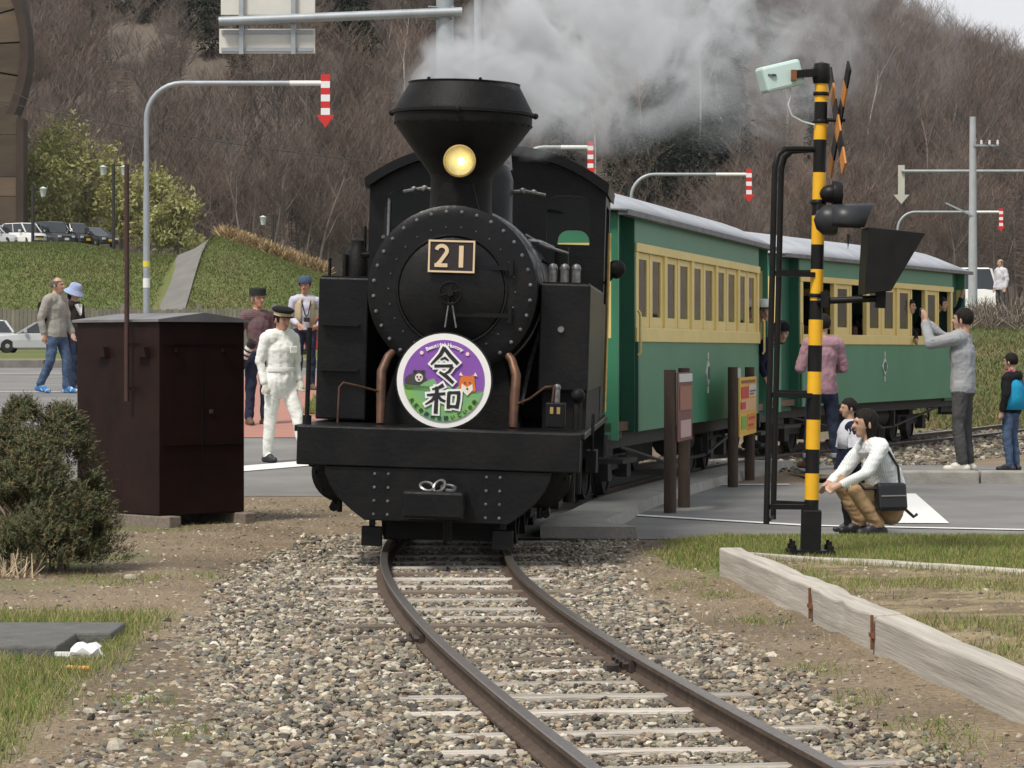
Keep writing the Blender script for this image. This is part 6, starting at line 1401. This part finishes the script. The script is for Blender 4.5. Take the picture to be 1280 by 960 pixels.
M_BARK = mat('grey_brown_bark', (.20, .17, .145), (.14, .12, .105), rough=.95, scale=3, rnd=.25); M_TWIG = mat('brown_twigs', (.155, .122, .104), (.108, .088, .080), rough=.95, scale=.6, rnd=.35)
M_TWIGR = mat('reddish_twigs', (.172, .122, .096), (.118, .088, .074), rough=.95, scale=.6, rnd=.35); M_BIRCH = mat('white_birch_bark', (.42, .39, .35), (.24, .22, .20), rough=.9, scale=2.5, hard=(.5, .75)); 
def seg_mesh(name, segs, m, sides):
    V, Fc = ribbons(segs, sides); o = np_mesh(name, V, Fc, m); me = o.data; bpy.data.objects.remove(o); return me
TREES = []
for i in range(5): a, b = bare_segs(10.5+i*.6, 100+i, .35+.08*i, .45, .15, 3, 9+i % 3, .2+.05*(i % 3)); TREES.append((seg_mesh('trunk', a, M_BARK, 5), seg_mesh('crown', [(p, q, max(r0, .017), max(r1, .010)) for p, q, r0, r1 in b], M_TWIG if i % 2 else M_TWIGR, 3), len(b)))
LARCH = []
for i in range(3): a, b = larch_segs(12+i*1.5, 200+i); LARCH.append((seg_mesh('trunk', a, M_BARK, 5), seg_mesh('crown', b, M_TWIGR, 3)))
BIRCH = []
for i in range(2): a, b = bare_segs(11.5+i, 300+i, .15, .9, .15, 2, 8, .35); BIRCH.append((seg_mesh('trunk', [(p, q, r0 if r0 > .1 else r0*.7, r1*.8 if r0 > .1 else r1*.7) for p, q, r0, r1 in a], M_BIRCH, 5), seg_mesh('crown', [(p, q, max(r0, .018), max(r1, .012)) for p, q, r0, r1 in b], M_TWIG, 3)))
def conifer_mesh(seed, h=12):
    rg = np.random.default_rng(seed); V = []; Fc = []; Cc = []
    n = 2600; t = rg.random(n)**.8; z = h*(.10+.9*t); rad = (1-t)**.8*h*.17+.12; a = rg.uniform(0, 2*PI, n); rr = rad*rg.uniform(.35, 1.05, n)*(1+.25*np.sin(z*5.2))
    c = np.stack([rr*np.cos(a), rr*np.sin(a), z-rr*.35+rg.normal(0, .12, n)], -1); out = np.stack([np.cos(a), np.sin(a), np.full(n, -.35)], -1); out += rg.normal(0, .25, (n, 3)); sd = np.stack([-np.sin(a), np.cos(a), rg.normal(0, .4, n)], -1); s = rg.uniform(.22, .46, n)[:, None]*(.5+.5*(1-t))[:, None]+.08
    V = np.stack([c-sd*s*.45, c+sd*s*.45, c+out*s*1.25], 1).reshape(-1, 3); Fc = np.arange(n*3).reshape(-1, 3); col = np.array((.016, .030, .017))*rg.uniform(.6, 1.6, (n, 1)); col[:, 0] *= rg.uniform(.8, 1.5, n)
    o = np_mesh('crown', V, Fc, attr_mat('conifer_needles', rough=.9, var=.2, vscale=2), col=np.repeat(col, 3, 0)); me = o.data; bpy.data.objects.remove(o); return me
CONI = [conifer_mesh(i, 12+i) for i in range(3)]; CTR = seg_mesh('trunk', [((0, 0, 0), (0, 0, 10), .16, .03)], M_BARK, 5)
def tree_thing(name, label, meshes, loc, sc, group, rz=None):
    T = empty(name, loc, (0, 0, random.uniform(0, 6.28) if rz is None else rz)); tag(T, label, 'tree', group); T.scale = (sc,)*3
    for nm, me in meshes: o = bpy.data.objects.new(nm, me); COL.objects.link(o); o.parent = T
    return T
def hill_at(px_, py_, Y0=205, Y1=610):
    for Y in np.arange(Y0, Y1, 2.0):
        q = at(px_, py_, Y)
        if ghp(q.x, Y) >= q.z: return (q.x, float(Y), ghp(q.x, Y)-.2)
    return None
# the wood on the hill: one mass, trees scattered with geometry nodes
pcol = bpy.data.collections.new('woodland_prototypes')
def proto(meshes, nm):
    bm = bmesh.new()
    me = bpy.data.meshes.new(nm); mats_ = []
    for q in meshes:
        o0 = len(bm.faces); bm.from_mesh(q); bm.faces.ensure_lookup_table()
        for f in bm.faces[o0:]: f.material_index = len(mats_)
        mats_.append(q.materials[0])
    bm.to_mesh(me); bm.free()
    for q in mats_: me.materials.append(q)
    o = bpy.data.objects.new(nm, me); pcol.objects.link(o)
for i, t in enumerate(TREES): proto(t[:2], 'bare_tree_proto')
for i, t in enumerate(LARCH): proto(t, 'larch_proto')
rg = np.random.default_rng(5); n = 26000
X = rg.uniform(-130, 190, n); Y = rg.uniform(236, 640, n); y0 = np.interp(X, [-90, -20, 40, 130], [262, 255, 300, 330])
k = (np.abs(X) < .186*Y+4)*(Y > y0-10+14*(fbm(X, Y, .05, 3)-.5))*(rg.random(n) < .85); X, Y = X[k], Y[k]
BIRCHES = [(a, q) for a, q in (((px_, py_, s), hill_at(px_, py_)) for px_, py_, s in ((1240, 165, .95), (1206, 300, .8), (1160, 250, .85), (1086, 220, .9), (985, 190, .85), (905, 185, .9), (612, 150, .9), (868, 225, 1.0), (800, 235, .9), (1190, 225, .8), (505, 160, .85), (330, 240, .9), (745, 250, .9))) if q]
CONIS = [(a, q) for a, q in (((px_, py_, s), hill_at(px_, py_)) for px_, py_, s in ((180, 30, .9), (222, 45, .8), (262, 75, .7), (430, 75, .75), (452, 95, .8), (868, 95, 1.0), (895, 85, .9), (845, 130, .8), (830, 180, 1.0), (905, 170, .95), (880, 215, .9), (820, 260, .75), (850, 265, .7), (770, 262, .7), (925, 225, .8), (1005, 150, .6), (560, 60, .8), (930, 70, .8), (300, 110, .6), (150, 18, .9), (200, 20, 1.0), (245, 50, .8), (418, 60, .7), (856, 60, 1.1), (880, 55, 1.1), (912, 110, 1.0), (880, 130, 1.0), (858, 165, .9), (895, 195, 1.0), (842, 215, .9), (915, 215, .8), (790, 255, .8), (812, 235, .8), (838, 250, .8), (866, 250, .8), (960, 120, .7), (1020, 210, .7), (1050, 120, .6), (700, 215, .8))) if q]
for lst, wd, dp in ((BIRCHES, 1.2, 14), (CONIS, 2.2, 20)):
    for a_, q_ in lst:
        k = ~((np.abs(X-q_[0]*Y/q_[1]) < wd)*(Y < q_[1]+2)*(Y > q_[1]-dp)); X, Y = X[k], Y[k]
PTS = np.stack([X, Y, gh(X, Y)-.3], -1)
wm = bpy.data.meshes.new('hillside_wood'); wm.vertices.add(len(PTS)); wm.vertices.foreach_set('co', PTS.astype(np.float32).ravel()); wm.update()
wood = bpy.data.objects.new('hillside_wood', wm); COL.objects.link(wood); struct(wood, 'stuff', 'leafless brown wood covering the whole hillside behind the train')
ng = bpy.data.node_groups.new('scatter', 'GeometryNodeTree'); ng.interface.new_socket('Geometry', in_out='INPUT', socket_type='NodeSocketGeometry'); ng.interface.new_socket('Geometry', in_out='OUTPUT', socket_type='NodeSocketGeometry')
gi = ng.nodes.new('NodeGroupInput'); go = ng.nodes.new('NodeGroupOutput'); ip = ng.nodes.new('GeometryNodeInstanceOnPoints'); ci = ng.nodes.new('GeometryNodeCollectionInfo'); ci.inputs['Collection'].default_value = pcol; ci.inputs['Separate Children'].default_value = True; ci.inputs['Reset Children'].default_value = True
ip.inputs['Pick Instance'].default_value = True
rr = ng.nodes.new('FunctionNodeRandomValue'); rr.data_type = 'FLOAT_VECTOR'; rr.inputs[0].default_value = (-.06, -.06, 0); rr.inputs[1].default_value = (.06, .06, 6.28)
rs = ng.nodes.new('FunctionNodeRandomValue'); rs.data_type = 'FLOAT'; rs.inputs[2].default_value = .50; rs.inputs[3].default_value = .92
ri = ng.nodes.new('FunctionNodeRandomValue'); ri.data_type = 'INT'; ri.inputs[4].default_value = 0; ri.inputs[5].default_value = 7
for a, b in ((gi.outputs[0], ip.inputs['Points']), (ci.outputs[0], ip.inputs['Instance']), (rr.outputs[0], ip.inputs['Rotation']), (rs.outputs[1], ip.inputs['Scale']), (ri.outputs[2], ip.inputs['Instance Index']), (ip.outputs[0], go.inputs[0])): ng.links.new(a, b)
md = wood.modifiers.new('scatter', 'NODES'); md.node_group = ng
# single trees that stand out
for i, (px_, py_, s) in enumerate(((272, 288, .95), (318, 300, 1.05), (352, 296, .9), (395, 300, 1.1), (430, 312, 1.0), (233, 285, .8), (455, 320, .9))):
    L_ = hill_at(px_, py_, 214, 400) or (at(px_, 0, 225).x, 225, ghp(at(px_, 0, 225).x, 225))
    tree_thing('bare_tree', 'leafless grey brown tree behind the dry brush on the bank', [('trunk', TREES[i % 5][0]), ('crown', TREES[i % 5][1])], L_, s*1.15, 'leafless trees behind the bank')
for i, ((px_, py_, s), L_) in enumerate(BIRCHES):
    tree_thing('birch_tree', 'white trunked leafless birch among the brown trees of the hillside', [('trunk', BIRCH[i % 2][0]), ('crown', BIRCH[i % 2][1])], L_, s*1.1, 'birches on the hillside')
for i, ((px_, py_, s), L_) in enumerate(CONIS):
    tree_thing('conifer', 'dark evergreen conifer standing among the bare hillside trees', [('trunk', CTR), ('crown', CONI[i % 3])], L_, s*1.0, 'evergreens on the hillside')
# young leafing willows by the car park
def leafy(seed, h, w, nl, pal, ls):
    rg = np.random.default_rng(seed); nb_ = 46; cen = np.stack([rg.normal(0, w*.36, nb_), rg.normal(0, w*.36, nb_), h*(.22+.74*rg.random(nb_))], -1); cen[:, :2] *= (1.15-.75*(cen[:, 2:3]/h)**2)
    i = rg.integers(0, nb_, nl); p = cen[i]+rg.normal(0, 1, (nl, 3))*np.array((w*.10, w*.10, h*.06)); d = rg.normal(0, 1, (nl, 3))+np.array((0, 0, .6)); d /= np.linalg.norm(d, axis=1)[:, None]; u = np.cross(d, rg.normal(0, 1, (nl, 3))); u /= np.linalg.norm(u, axis=1)[:, None]; s = ls*rg.uniform(.6, 1.4, (nl, 1))
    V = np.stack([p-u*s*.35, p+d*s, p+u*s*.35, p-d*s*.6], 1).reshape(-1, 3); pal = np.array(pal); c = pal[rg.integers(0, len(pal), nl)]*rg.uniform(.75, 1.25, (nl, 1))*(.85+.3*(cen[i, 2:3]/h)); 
    return V, np.arange(nl*4).reshape(-1, 4), np.repeat(c, 4, 0)
WPAL = [(.30, .29, .10), (.25, .25, .085), (.35, .34, .15), (.21, .21, .08), (.40, .38, .19)]
M_LEAF = attr_mat('young_leaves', rough=.8, var=.15, vscale=1, trans=.3)
for i, (px_, yb, yt, Y, w) in enumerate(((72, 305, 150, 226, 5.0), (108, 305, 176, 228, 4.6), (150, 305, 205, 226, 4.2), (196, 306, 214, 224, 4.4), (48, 306, 185, 224, 3.6), (222, 312, 246, 222, 3.2))):
    x = at(px_, 0, Y).x; g0 = ghp(x, Y); h = at(0, yt, Y).z-g0
    T = empty('willow_tree', (x, Y, g0)); tag(T, ('tallest yellow green willow behind the white boxy car and dark grey car', 'yellow green willow directly behind the black boxy car', 'yellow green willow behind the black lantern post', 'yellow green willow behind the tall curved snow pole', 'yellow green willow beside the plank-clad tower', 'lowest yellow green willow by the top of the path')[i], 'tree', 'willows behind the car park')
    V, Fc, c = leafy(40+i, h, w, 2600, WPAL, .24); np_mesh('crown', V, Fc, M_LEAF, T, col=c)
    a, b = bare_segs(h*.95, 60+i, .4, .6, .14, 2, 8, .12); V, Fc = ribbons(a+b, 4); np_mesh('trunk', V, Fc, M_BARK, T)
# dry brush along the crest of the mound
def twigs(n, pos, h, lean, r, rg): 
    p = pos(n); d = rg.normal(0, lean, (n, 3)); d[:, 2] = rg.uniform(.5, 1.2, n); d /= np.linalg.norm(d, axis=1)[:, None]; l = h*rg.uniform(.4, 1.2, (n, 1))
    return [(tuple(a), tuple(b), r, r*.4) for a, b in zip(p, p+d*l)]
rg = np.random.default_rng(9)
def pos_m(n):
    t = rg.random(n); px_ = 276+130*t; Yb = 203+rg.uniform(-2.5, 1.5, n); X = (px_-640)/F*Yb; return np.stack([X, Yb, gh(X, Yb)-.05], -1)
def col_mesh(name, segs, pal, m, sides=3):
    V, Fc = ribbons(segs, sides); pal = np.array(pal); c = pal[rg.integers(0, len(pal), len(segs))]*rg.uniform(.7, 1.3, (len(segs), 1)); return np_mesh(name, V, Fc, m, col=np.repeat(c, sides*2, 0))
M_DRYB = attr_mat('dry_stems', rough=.95, var=.15)
struct(col_mesh('dry_brush', twigs(5000, pos_m, 1.0, .6, .045, rg), [(.36, .26, .13), (.28, .19, .09), (.42, .32, .18), (.20, .14, .08)], M_DRYB), 'stuff', 'tan dry brush along the crest of the grassy mound')
def pos_r(n):
    px_ = rg.uniform(1140, 1290, n); Yb = rg.uniform(78, 84, n); X = (px_-640)/F*Yb; return np.stack([X, Yb, gh(X, Yb)-.05], -1)
struct(col_mesh('brush_heap', [s for s in twigs(2600, pos_r, .62, .9, .014, rg) if s[0][0] > at(1222, 0, 80).x or s[0][2] < 0 or rg.random() < .25], [(.13, .10, .075), (.18, .14, .10), (.09, .075, .06), (.28, .26, .24)], M_DRYB), 'stuff', 'tangled brown brush heap below the man in white hooded top')
# evergreen bush in front of the cabinet
def bush(label, loc, tops, seed, nsp):
    rg = np.random.default_rng(seed); B = empty('evergreen_bush', loc); tag(B, label, 'bush')
    segs = []; C_ = []; V = []; cols = []
    for (tx, ty, tz, w) in tops:
        for k in range(nsp):
            t = rg.random()**.75; z = tz*t; a = rg.uniform(0, 2*PI); rad = w*((1-t)**.62)*rg.uniform(.30, 1.0)**.5*(1+.22*math.sin(5*a+z*9)); p = np.array((tx*(.4+.6*t)+rad*math.cos(a), ty+rad*math.sin(a)*.9, .04+z))
            if fbm(np.array([p[0]*3+p[1]*2]), np.array([p[2]*3.3+p[1]]), 2.2, 4)[0] < .36: continue
            d = np.array((math.cos(a)*.75, math.sin(a)*.75, .75))+rg.normal(0, .35, 3); d /= np.linalg.norm(d); L_ = rg.uniform(.05, .10)
            u = np.cross(d, rg.normal(0, 1, 3)); u /= np.linalg.norm(u); v = np.cross(d, u); base = np.array([(.095, .10, .045), (.075, .085, .038), (.135, .12, .055), (.15, .10, .05), (.055, .065, .032)])[rg.choice(5, p=[.33, .25, .18, .07, .17])]*rg.uniform(.7, 1.3)
            for j in range(9):
                q = p+d*L_*j/9; s = (1 if j % 2 else -1); e = q+(u*s*math.cos(j*1.1)+v*math.sin(j*1.1))*.020+d*.016; wv = np.cross(d, e-q); wv = wv/max(np.linalg.norm(wv), 1e-6)*.0035
                V += [q-wv, q+wv, e]; cols += [base]*3
    np_mesh('foliage', np.array(V), np.arange(len(V)).reshape(-1, 3), attr_mat('yew_needles', rough=.7, var=.2, vscale=20), B, col=np.array(cols))
    ss = []
    for (tx, ty, tz, w) in tops:
        a, b = bare_segs(tz*.62, seed+int(tz*100), .6, .5, .022, 2, 9, .05); a = [q_ for q_ in a if q_[1][2] < tz*.7]; b = [q_ for q_ in b if q_[1][2] < tz*.6]; ss += [((p[0]+tx*.5, p[1]+ty, p[2]), (q[0]+tx*.5, q[1]+ty, q[2]), r0, r1) for p, q, r0, r1 in [(p, q, min(r0, .02), min(r1, .015)) for p, q, r0, r1 in a+b]]
    Vb, Fb = ribbons(ss, 4); np_mesh('branches', Vb, Fb, mat('bush_bark', (.13, .085, .06), (.2, .15, .11), rough=.9, scale=20), B)
    return B
bp_ = at(50, 705, 18.9)
bush('dark olive evergreen bush in front of the brown cabinet', (bp_.x, 18.9, ghp(bp_.x, 18.9)), [(-.12, 0, 1.02, .42), (.13, .05, .98, .44), (-.42, .1, .95, .42), (.26, -.02, .62, .40), (.0, -.15, .80, .48), (.33, .02, .40, .22)], 21, 3000)
# ------------------------------------------------------------------ grass
def grass(name, label, n, sampler, h, pal, seed, lean=.5, w=.006):
    rg = np.random.default_rng(seed); P = sampler(rg, n); n = len(P); a = rg.uniform(0, 2*PI, n); u = np.stack([np.cos(a), np.sin(a), np.zeros(n)], -1); l = h*rg.uniform(.4, 1.3, (n, 1)); tip = P+np.stack([rg.normal(0, lean, n), rg.normal(0, lean, n), np.ones(n)], -1)*l
    V = np.stack([P-u*w*.5-np.array((0, 0, .01)), P+u*w*.5-np.array((0, 0, .01)), tip], 1).reshape(-1, 3); pal = np.array(pal); c = pal[rg.integers(0, len(pal), n)]*rg.uniform(.7, 1.3, (n, 1))
    o = np_mesh(name, V, np.arange(n*3).reshape(-1, 3), attr_mat('grass_blade', rough=.8, var=.1, trans=.25), col=np.repeat(c, 3, 0)); struct(o, 'stuff', label); return o
GP = [(.13, .21, .035), (.17, .25, .045), (.11, .175, .03), (.22, .25, .07), (.33, .29, .13), (.38, .31, .16)]
def sg(x0, x1, y0, y1, f=1.0, inv=False, extra=None):
    def s(rg, n):
        X = rg.uniform(x0, x1, n); Y = rg.uniform(y0, y1, n); k = rg.random(n) < near_grass(X, Y)*f
        if extra is not None: k &= extra(X, Y)
        X, Y = X[k], Y[k]; return np.stack([X, Y, under(X, Y)], -1)
    return s
notslab = lambda X, Y: ~((X < -1.93)*(Y > 13.55)*(Y < 14.95))
grass('grass', 'short green turf on the soil in front of the bush', 60000, sg(-3.0, -1.3, 8.5, 16.3, extra=notslab), .045, GP+GP[3:], 1, w=.007)
grass('grass', 'strip of mown turf between the bed and the road', 120000, sg(.9, 6, 17.0, 22.35, extra=lambda X, Y: Y > backy(X)-.02), .042, GP[:5]+GP[3:], 2, w=.008)
grass('grass', 'sparse straw and green tufts in the timber edged bed', 80000, sg(1.4, 4, 8.5, 18.8, extra=lambda X, Y: (X > beamx(Y)+.17)*(Y < backy(X))), .045, GP+[(.36, .30, .16), (.30, .25, .12)], 3)
def tuft(rg, n):
    c = np.array([(1.28, 15.6), (1.35, 13.2), (1.42, 12.1), (1.55, 11.3), (1.62, 10.9), (1.2, 17.2), (1.05, 18.0), (-1.5, 11.9), (1.5, 10.6), (-2.2, 18.3), (-1.9, 18.6), (-1.5, 18.9), (-2.6, 18.2), (-2.35, 17.9), (-1.2, 10.9)]); i = rg.integers(0, len(c), n); p = c[i]+rg.normal(0, 1, (n, 2))*np.array((.09, .16)); return np.stack([p[:, 0], p[:, 1], under(p[:, 0], p[:, 1])], -1)
grass('grass', 'small tufts of weeds on the bare soil beside the timbers', 2600, tuft, .036, GP, 4, .9)
def drys(rg, n):
    X = rg.uniform(-4.2, 3.2, n); Y = rg.uniform(8.5, 27.4, n); d = X-track_x(Y); k = ((d < -ball_left(Y)-.02)|(d > ball_right(Y)+.02))*(rg.random(n) < sstep(.35, .7, fbm(X, Y, 2.5, 33)))*~((X > beamx(Y)-.02)*(X < beamx(Y)+.17)*(Y < 18.8))*notslab(X, Y)*~((Y > 21.8)*(X > -.9)); X, Y = X[k], Y[k]; return np.stack([X, Y, under(X, Y)], -1)
grass('dry_grass', 'dead straw coloured grass lying on the bare soil', 110000, drys, .03, [(.34, .28, .18), (.28, .22, .14), (.40, .33, .22), (.22, .18, .11)], 5, 1.6, .005)
def vg(rg, n):
    X = rg.uniform(-3, -1, n); Y = rg.uniform(38.9, 45.6, n); k = (X > -2.72-.02*(Y-39))*(X < -1.2); X, Y = X[k], Y[k]; return np.stack([X, Y, gh(X, Y)+.05], -1)
grass('grass', 'small turf patch on the red pavement beside the man in khaki vest', 16000, vg, .07, GP, 6, w=.014)
dst = twigs(60, lambda n: np.stack([rg.uniform(-3.3, -2.9, n), rg.uniform(18.3, 18.5, n), np.zeros(n)], -1), .16, .5, .006, rg)
struct(col_mesh('dry_stems', dst, [(.42, .33, .22), (.50, .40, .28)], M_DRYB), 'stuff', 'broken straw stalks at the foot of the evergreen bush')
def bk(rg, n):
    X = rg.uniform(-36, -6, n); Y = rg.uniform(167, 204, n); k = (rg.random(n) < .75+.5*(fbm(X, Y, .5, 61)-.4))*~((np.abs(X-np.interp(Y, [168, 200], [-20.2, -20.8])) < .9)*(Y > 166))*(X < .02*Y-8.5); X, Y = X[k], Y[k]; return np.stack([X, Y, gh(X, Y)], -1)
grass('grass', 'rough turf clothing the bank below the parked cars', 150000, bk, .13, [(.105, .145, .036), (.12, .155, .042), (.14, .155, .05), (.17, .155, .065), (.095, .13, .034)], 7, .6, .07)
def rbk(rg, n):
    Y = rg.uniform(53, 88, n); X = rg.uniform(.09, .24, n)*Y; k = rg.random(n) < .7+.6*(fbm(X, Y, .8, 62)-.4); X, Y = X[k], Y[k]; return np.stack([X, Y, gh(X, Y)], -1)
grass('grass', 'rough turf on the bank beyond the far rails', 70000, rbk, .10, [(.10, .135, .035), (.14, .15, .05), (.22, .18, .09), (.26, .20, .11), (.08, .11, .03)], 8, .6, .04)
# ------------------------------------------------------------------ small things on the ground
M_SLAB = mat('dark_cover_slab', (.085, .085, .08), (.13, .128, .12), rough=.85, scale=9, detail=8, bump=.4, bscale=60)
sl = empty('cover_slab', (-2.05, 14.2, 0)); tag(sl, 'flat dark concrete cover slab lying in the turf', 'slab')
for (x0, x1, y0, y1) in ((-1.6, -.02, -.58, .05), (-1.6, .14, .06, .60)): MB().box(x0, x1, y0, y1, -.03, .052).build('slab_half', M_SLAB, sl, bevel=.012)
mb = MB(); mb.ball((0, 0, .035), .06, 14, sc=(1.2, .7, .6)); mb.v = [(x+noise.noise(Vector((x*30, y*30, z*30)))*.03, y, z+noise.noise(Vector((x*25+5, y*25, z*25)))*.03) for x, y, z in mb.v]
mb.box(-.15, -.03, -.01, .02, .012, .03)
o = mb.build('paper_scrap', mat('white_paper', (.78, .78, .76), rough=.7), None); pq = at(110, 824, 13.55); o.location = (pq.x, 13.55, .0); tag(o, 'crumpled white paper scrap lying beside the dark cover slab', 'litter')
o = MB().tube([(-.05, .02, .02), (0, 0, .012), (.05, -.01, .018)], [.008, .014, .010], 8).build('orange_scrap', mat('orange_scrap', (.62, .30, .06), rough=.6), None); pq = at(98, 841, 13.0); o.location = (pq.x, 13.0, .0); tag(o, 'small orange scrap next to the crumpled white paper', 'litter')
for i, (x, y, s) in enumerate(big):
    mb = MB(); mb.ball((0, 0, 0), s*.36, 8, sc=(1.25, .85, .7)); mb.v = [tuple(Vector(v)*(1+.55*noise.noise(Vector(v)*26+Vector((i*7.3, 1.7, 0))))) for v in mb.v]; mb.sm = [False]*len(mb.f)
    o = mb.build('loose_stone', mat('pale_stone', (.42, .38, .31), (.32, .29, .24), rough=.9, scale=18, bump=.3, bscale=50), None); o.location = (x, y, ghp(x, y)+s*.08); o.rotation_euler = (0, 0, i*1.3); tag(o, 'larger pale stone lying loose at the edge of the ballast', 'stone', 'larger loose stones')
# ------------------------------------------------------------------ smoke
sm = bpy.data.materials.new('steam_and_smoke'); sm.use_nodes = True; t = sm.node_tree; t.nodes.clear(); lk = t.links.new
ou = N(t, 'ShaderNodeOutputMaterial'); pv = N(t, 'ShaderNodeVolumePrincipled'); pv.inputs['Color'].default_value = (.93, .95, .98, 1); pv.inputs['Anisotropy'].default_value = .2; lk(pv.outputs[0], ou.inputs['Volume'])
geo = N(t, 'ShaderNodeNewGeometry'); sub = N(t, 'ShaderNodeVectorMath', operation='SUBTRACT'); CH0 = LOM @ Vector((0, 1.25, 3.15)); sub.inputs[1].default_value = tuple(CH0); lk(geo.outputs['Position'], sub.inputs[0])
wn = N(t, 'ShaderNodeTexNoise'); wn.inputs['Scale'].default_value = .55; wn.inputs['Detail'].default_value = 3; lk(geo.outputs['Position'], wn.inputs['Vector'])
ws = N(t, 'ShaderNodeVectorMath', operation='MULTIPLY_ADD'); ws.inputs[1].default_value = (1.5, 1.5, 1.1); ws.inputs[2].default_value = (-.75, -.75, -.55); lk(wn.outputs['Color'], ws.inputs[0])
DV = Vector((.33, .86, .235)).normalized()
dt = N(t, 'ShaderNodeVectorMath', operation='DOT_PRODUCT'); dt.inputs[1].default_value = tuple(DV); lk(sub.outputs[0], dt.inputs[0])
def MA(op, a, b=None, clamp=False):
    n = N(t, 'ShaderNodeMath', operation=op); n.use_clamp = clamp
    for i, v in enumerate((a, b)):
        if v is None: continue
        if isinstance(v, (int, float)): n.inputs[i].default_value = v
        else: lk(v, n.inputs[i])
    return n.outputs[0]
T_ = dt.outputs['Value']
grow = MA('MULTIPLY', T_, .12, True)
wsc = N(t, 'ShaderNodeVectorMath', operation='SCALE'); lk(ws.outputs[0], wsc.inputs[0]); lk(MA('ADD', MA('MULTIPLY', grow, 1.6), .12), wsc.inputs['Scale'])
pj = N(t, 'ShaderNodeVectorMath', operation='SCALE'); pj.inputs[0].default_value = tuple(DV); lk(T_, pj.inputs['Scale'])
rd = N(t, 'ShaderNodeVectorMath', operation='SUBTRACT'); lk(sub.outputs[0], rd.inputs[0]); lk(pj.outputs[0], rd.inputs[1]); ra = N(t, 'ShaderNodeVectorMath', operation='ADD'); lk(rd.outputs[0], ra.inputs[0]); lk(wsc.outputs[0], ra.inputs[1])
ln = N(t, 'ShaderNodeVectorMath', operation='LENGTH'); lk(ra.outputs[0], ln.inputs[0])
rt = MA('ADD', MA('MULTIPLY', MA('MAXIMUM', T_, 0.0), .175), .46)
fall = MA('SUBTRACT', 1.0, MA('DIVIDE', ln.outputs['Value'], rt), True)
fn = N(t, 'ShaderNodeTexNoise'); fn.inputs['Scale'].default_value = 1.5; fn.inputs['Detail'].default_value = 7; fn.inputs['Roughness'].default_value = .62; fn.inputs['Distortion'].default_value = .9; lk(geo.outputs['Position'], fn.inputs['Vector'])
fade = MA('SUBTRACT', 1.0, MA('MULTIPLY', T_, .085), True); st_ = MA('MULTIPLY', MA('ADD', T_, .5), 3.0, True)
den = MA('MULTIPLY', MA('MULTIPLY', MA('MULTIPLY', MA('SUBTRACT', fn.outputs['Fac'], .52), 12.0, True), MA('POWER', fall, .8)), MA('MULTIPLY', MA('MULTIPLY', MA('POWER', fade, 2.2), st_), 9.0))
lk(den, pv.inputs['Density'])
sm.cycles.volume_step_rate = .25
mb = MB(); a = CH0-DV*.4; k = 14
ringp = []
for i, tt in enumerate(np.linspace(-.4, 11.5, 7)):
    c = CH0+DV*tt; r = .55+.22*max(tt, 0)+.12
    for j in range(k): q = 2*PI*j/k; ringp.append((c.x+r*1.15*math.cos(q), c.y, max(c.z+r*math.sin(q), CH0.z+.02 if tt < 1.2 else -9)))
fs = [(i*k+j, i*k+(j+1) % k, (i+1)*k+(j+1) % k, (i+1)*k+j) for i in range(6) for j in range(k)]+[tuple(range(k))[::-1], tuple(range(6*k, 7*k))]
mb.add(ringp, fs); so_ = mb.build('chimney_smoke', sm, None); struct(so_, 'stuff', 'white smoke drifting back from the locomotive chimney')

# ------------------------------------------------------------------ thin spring haze over the valley
hm_ = bpy.data.materials.new('haze'); hm_.use_nodes = True; t = hm_.node_tree; t.nodes.clear(); ou = N(t, 'ShaderNodeOutputMaterial'); pv = N(t, 'ShaderNodeVolumePrincipled')
pv.inputs['Color'].default_value = (.86, .91, 1.0, 1); pv.inputs['Density'].default_value = .00006; pv.inputs['Anisotropy'].default_value = .0; t.links.new(pv.outputs[0], ou.inputs['Volume'])
hz = MB().box(-420, 420, -44, 806, -3, 150).build('haze', hm_, None); struct(hz, 'stuff', 'thin pale haze in the valley air')
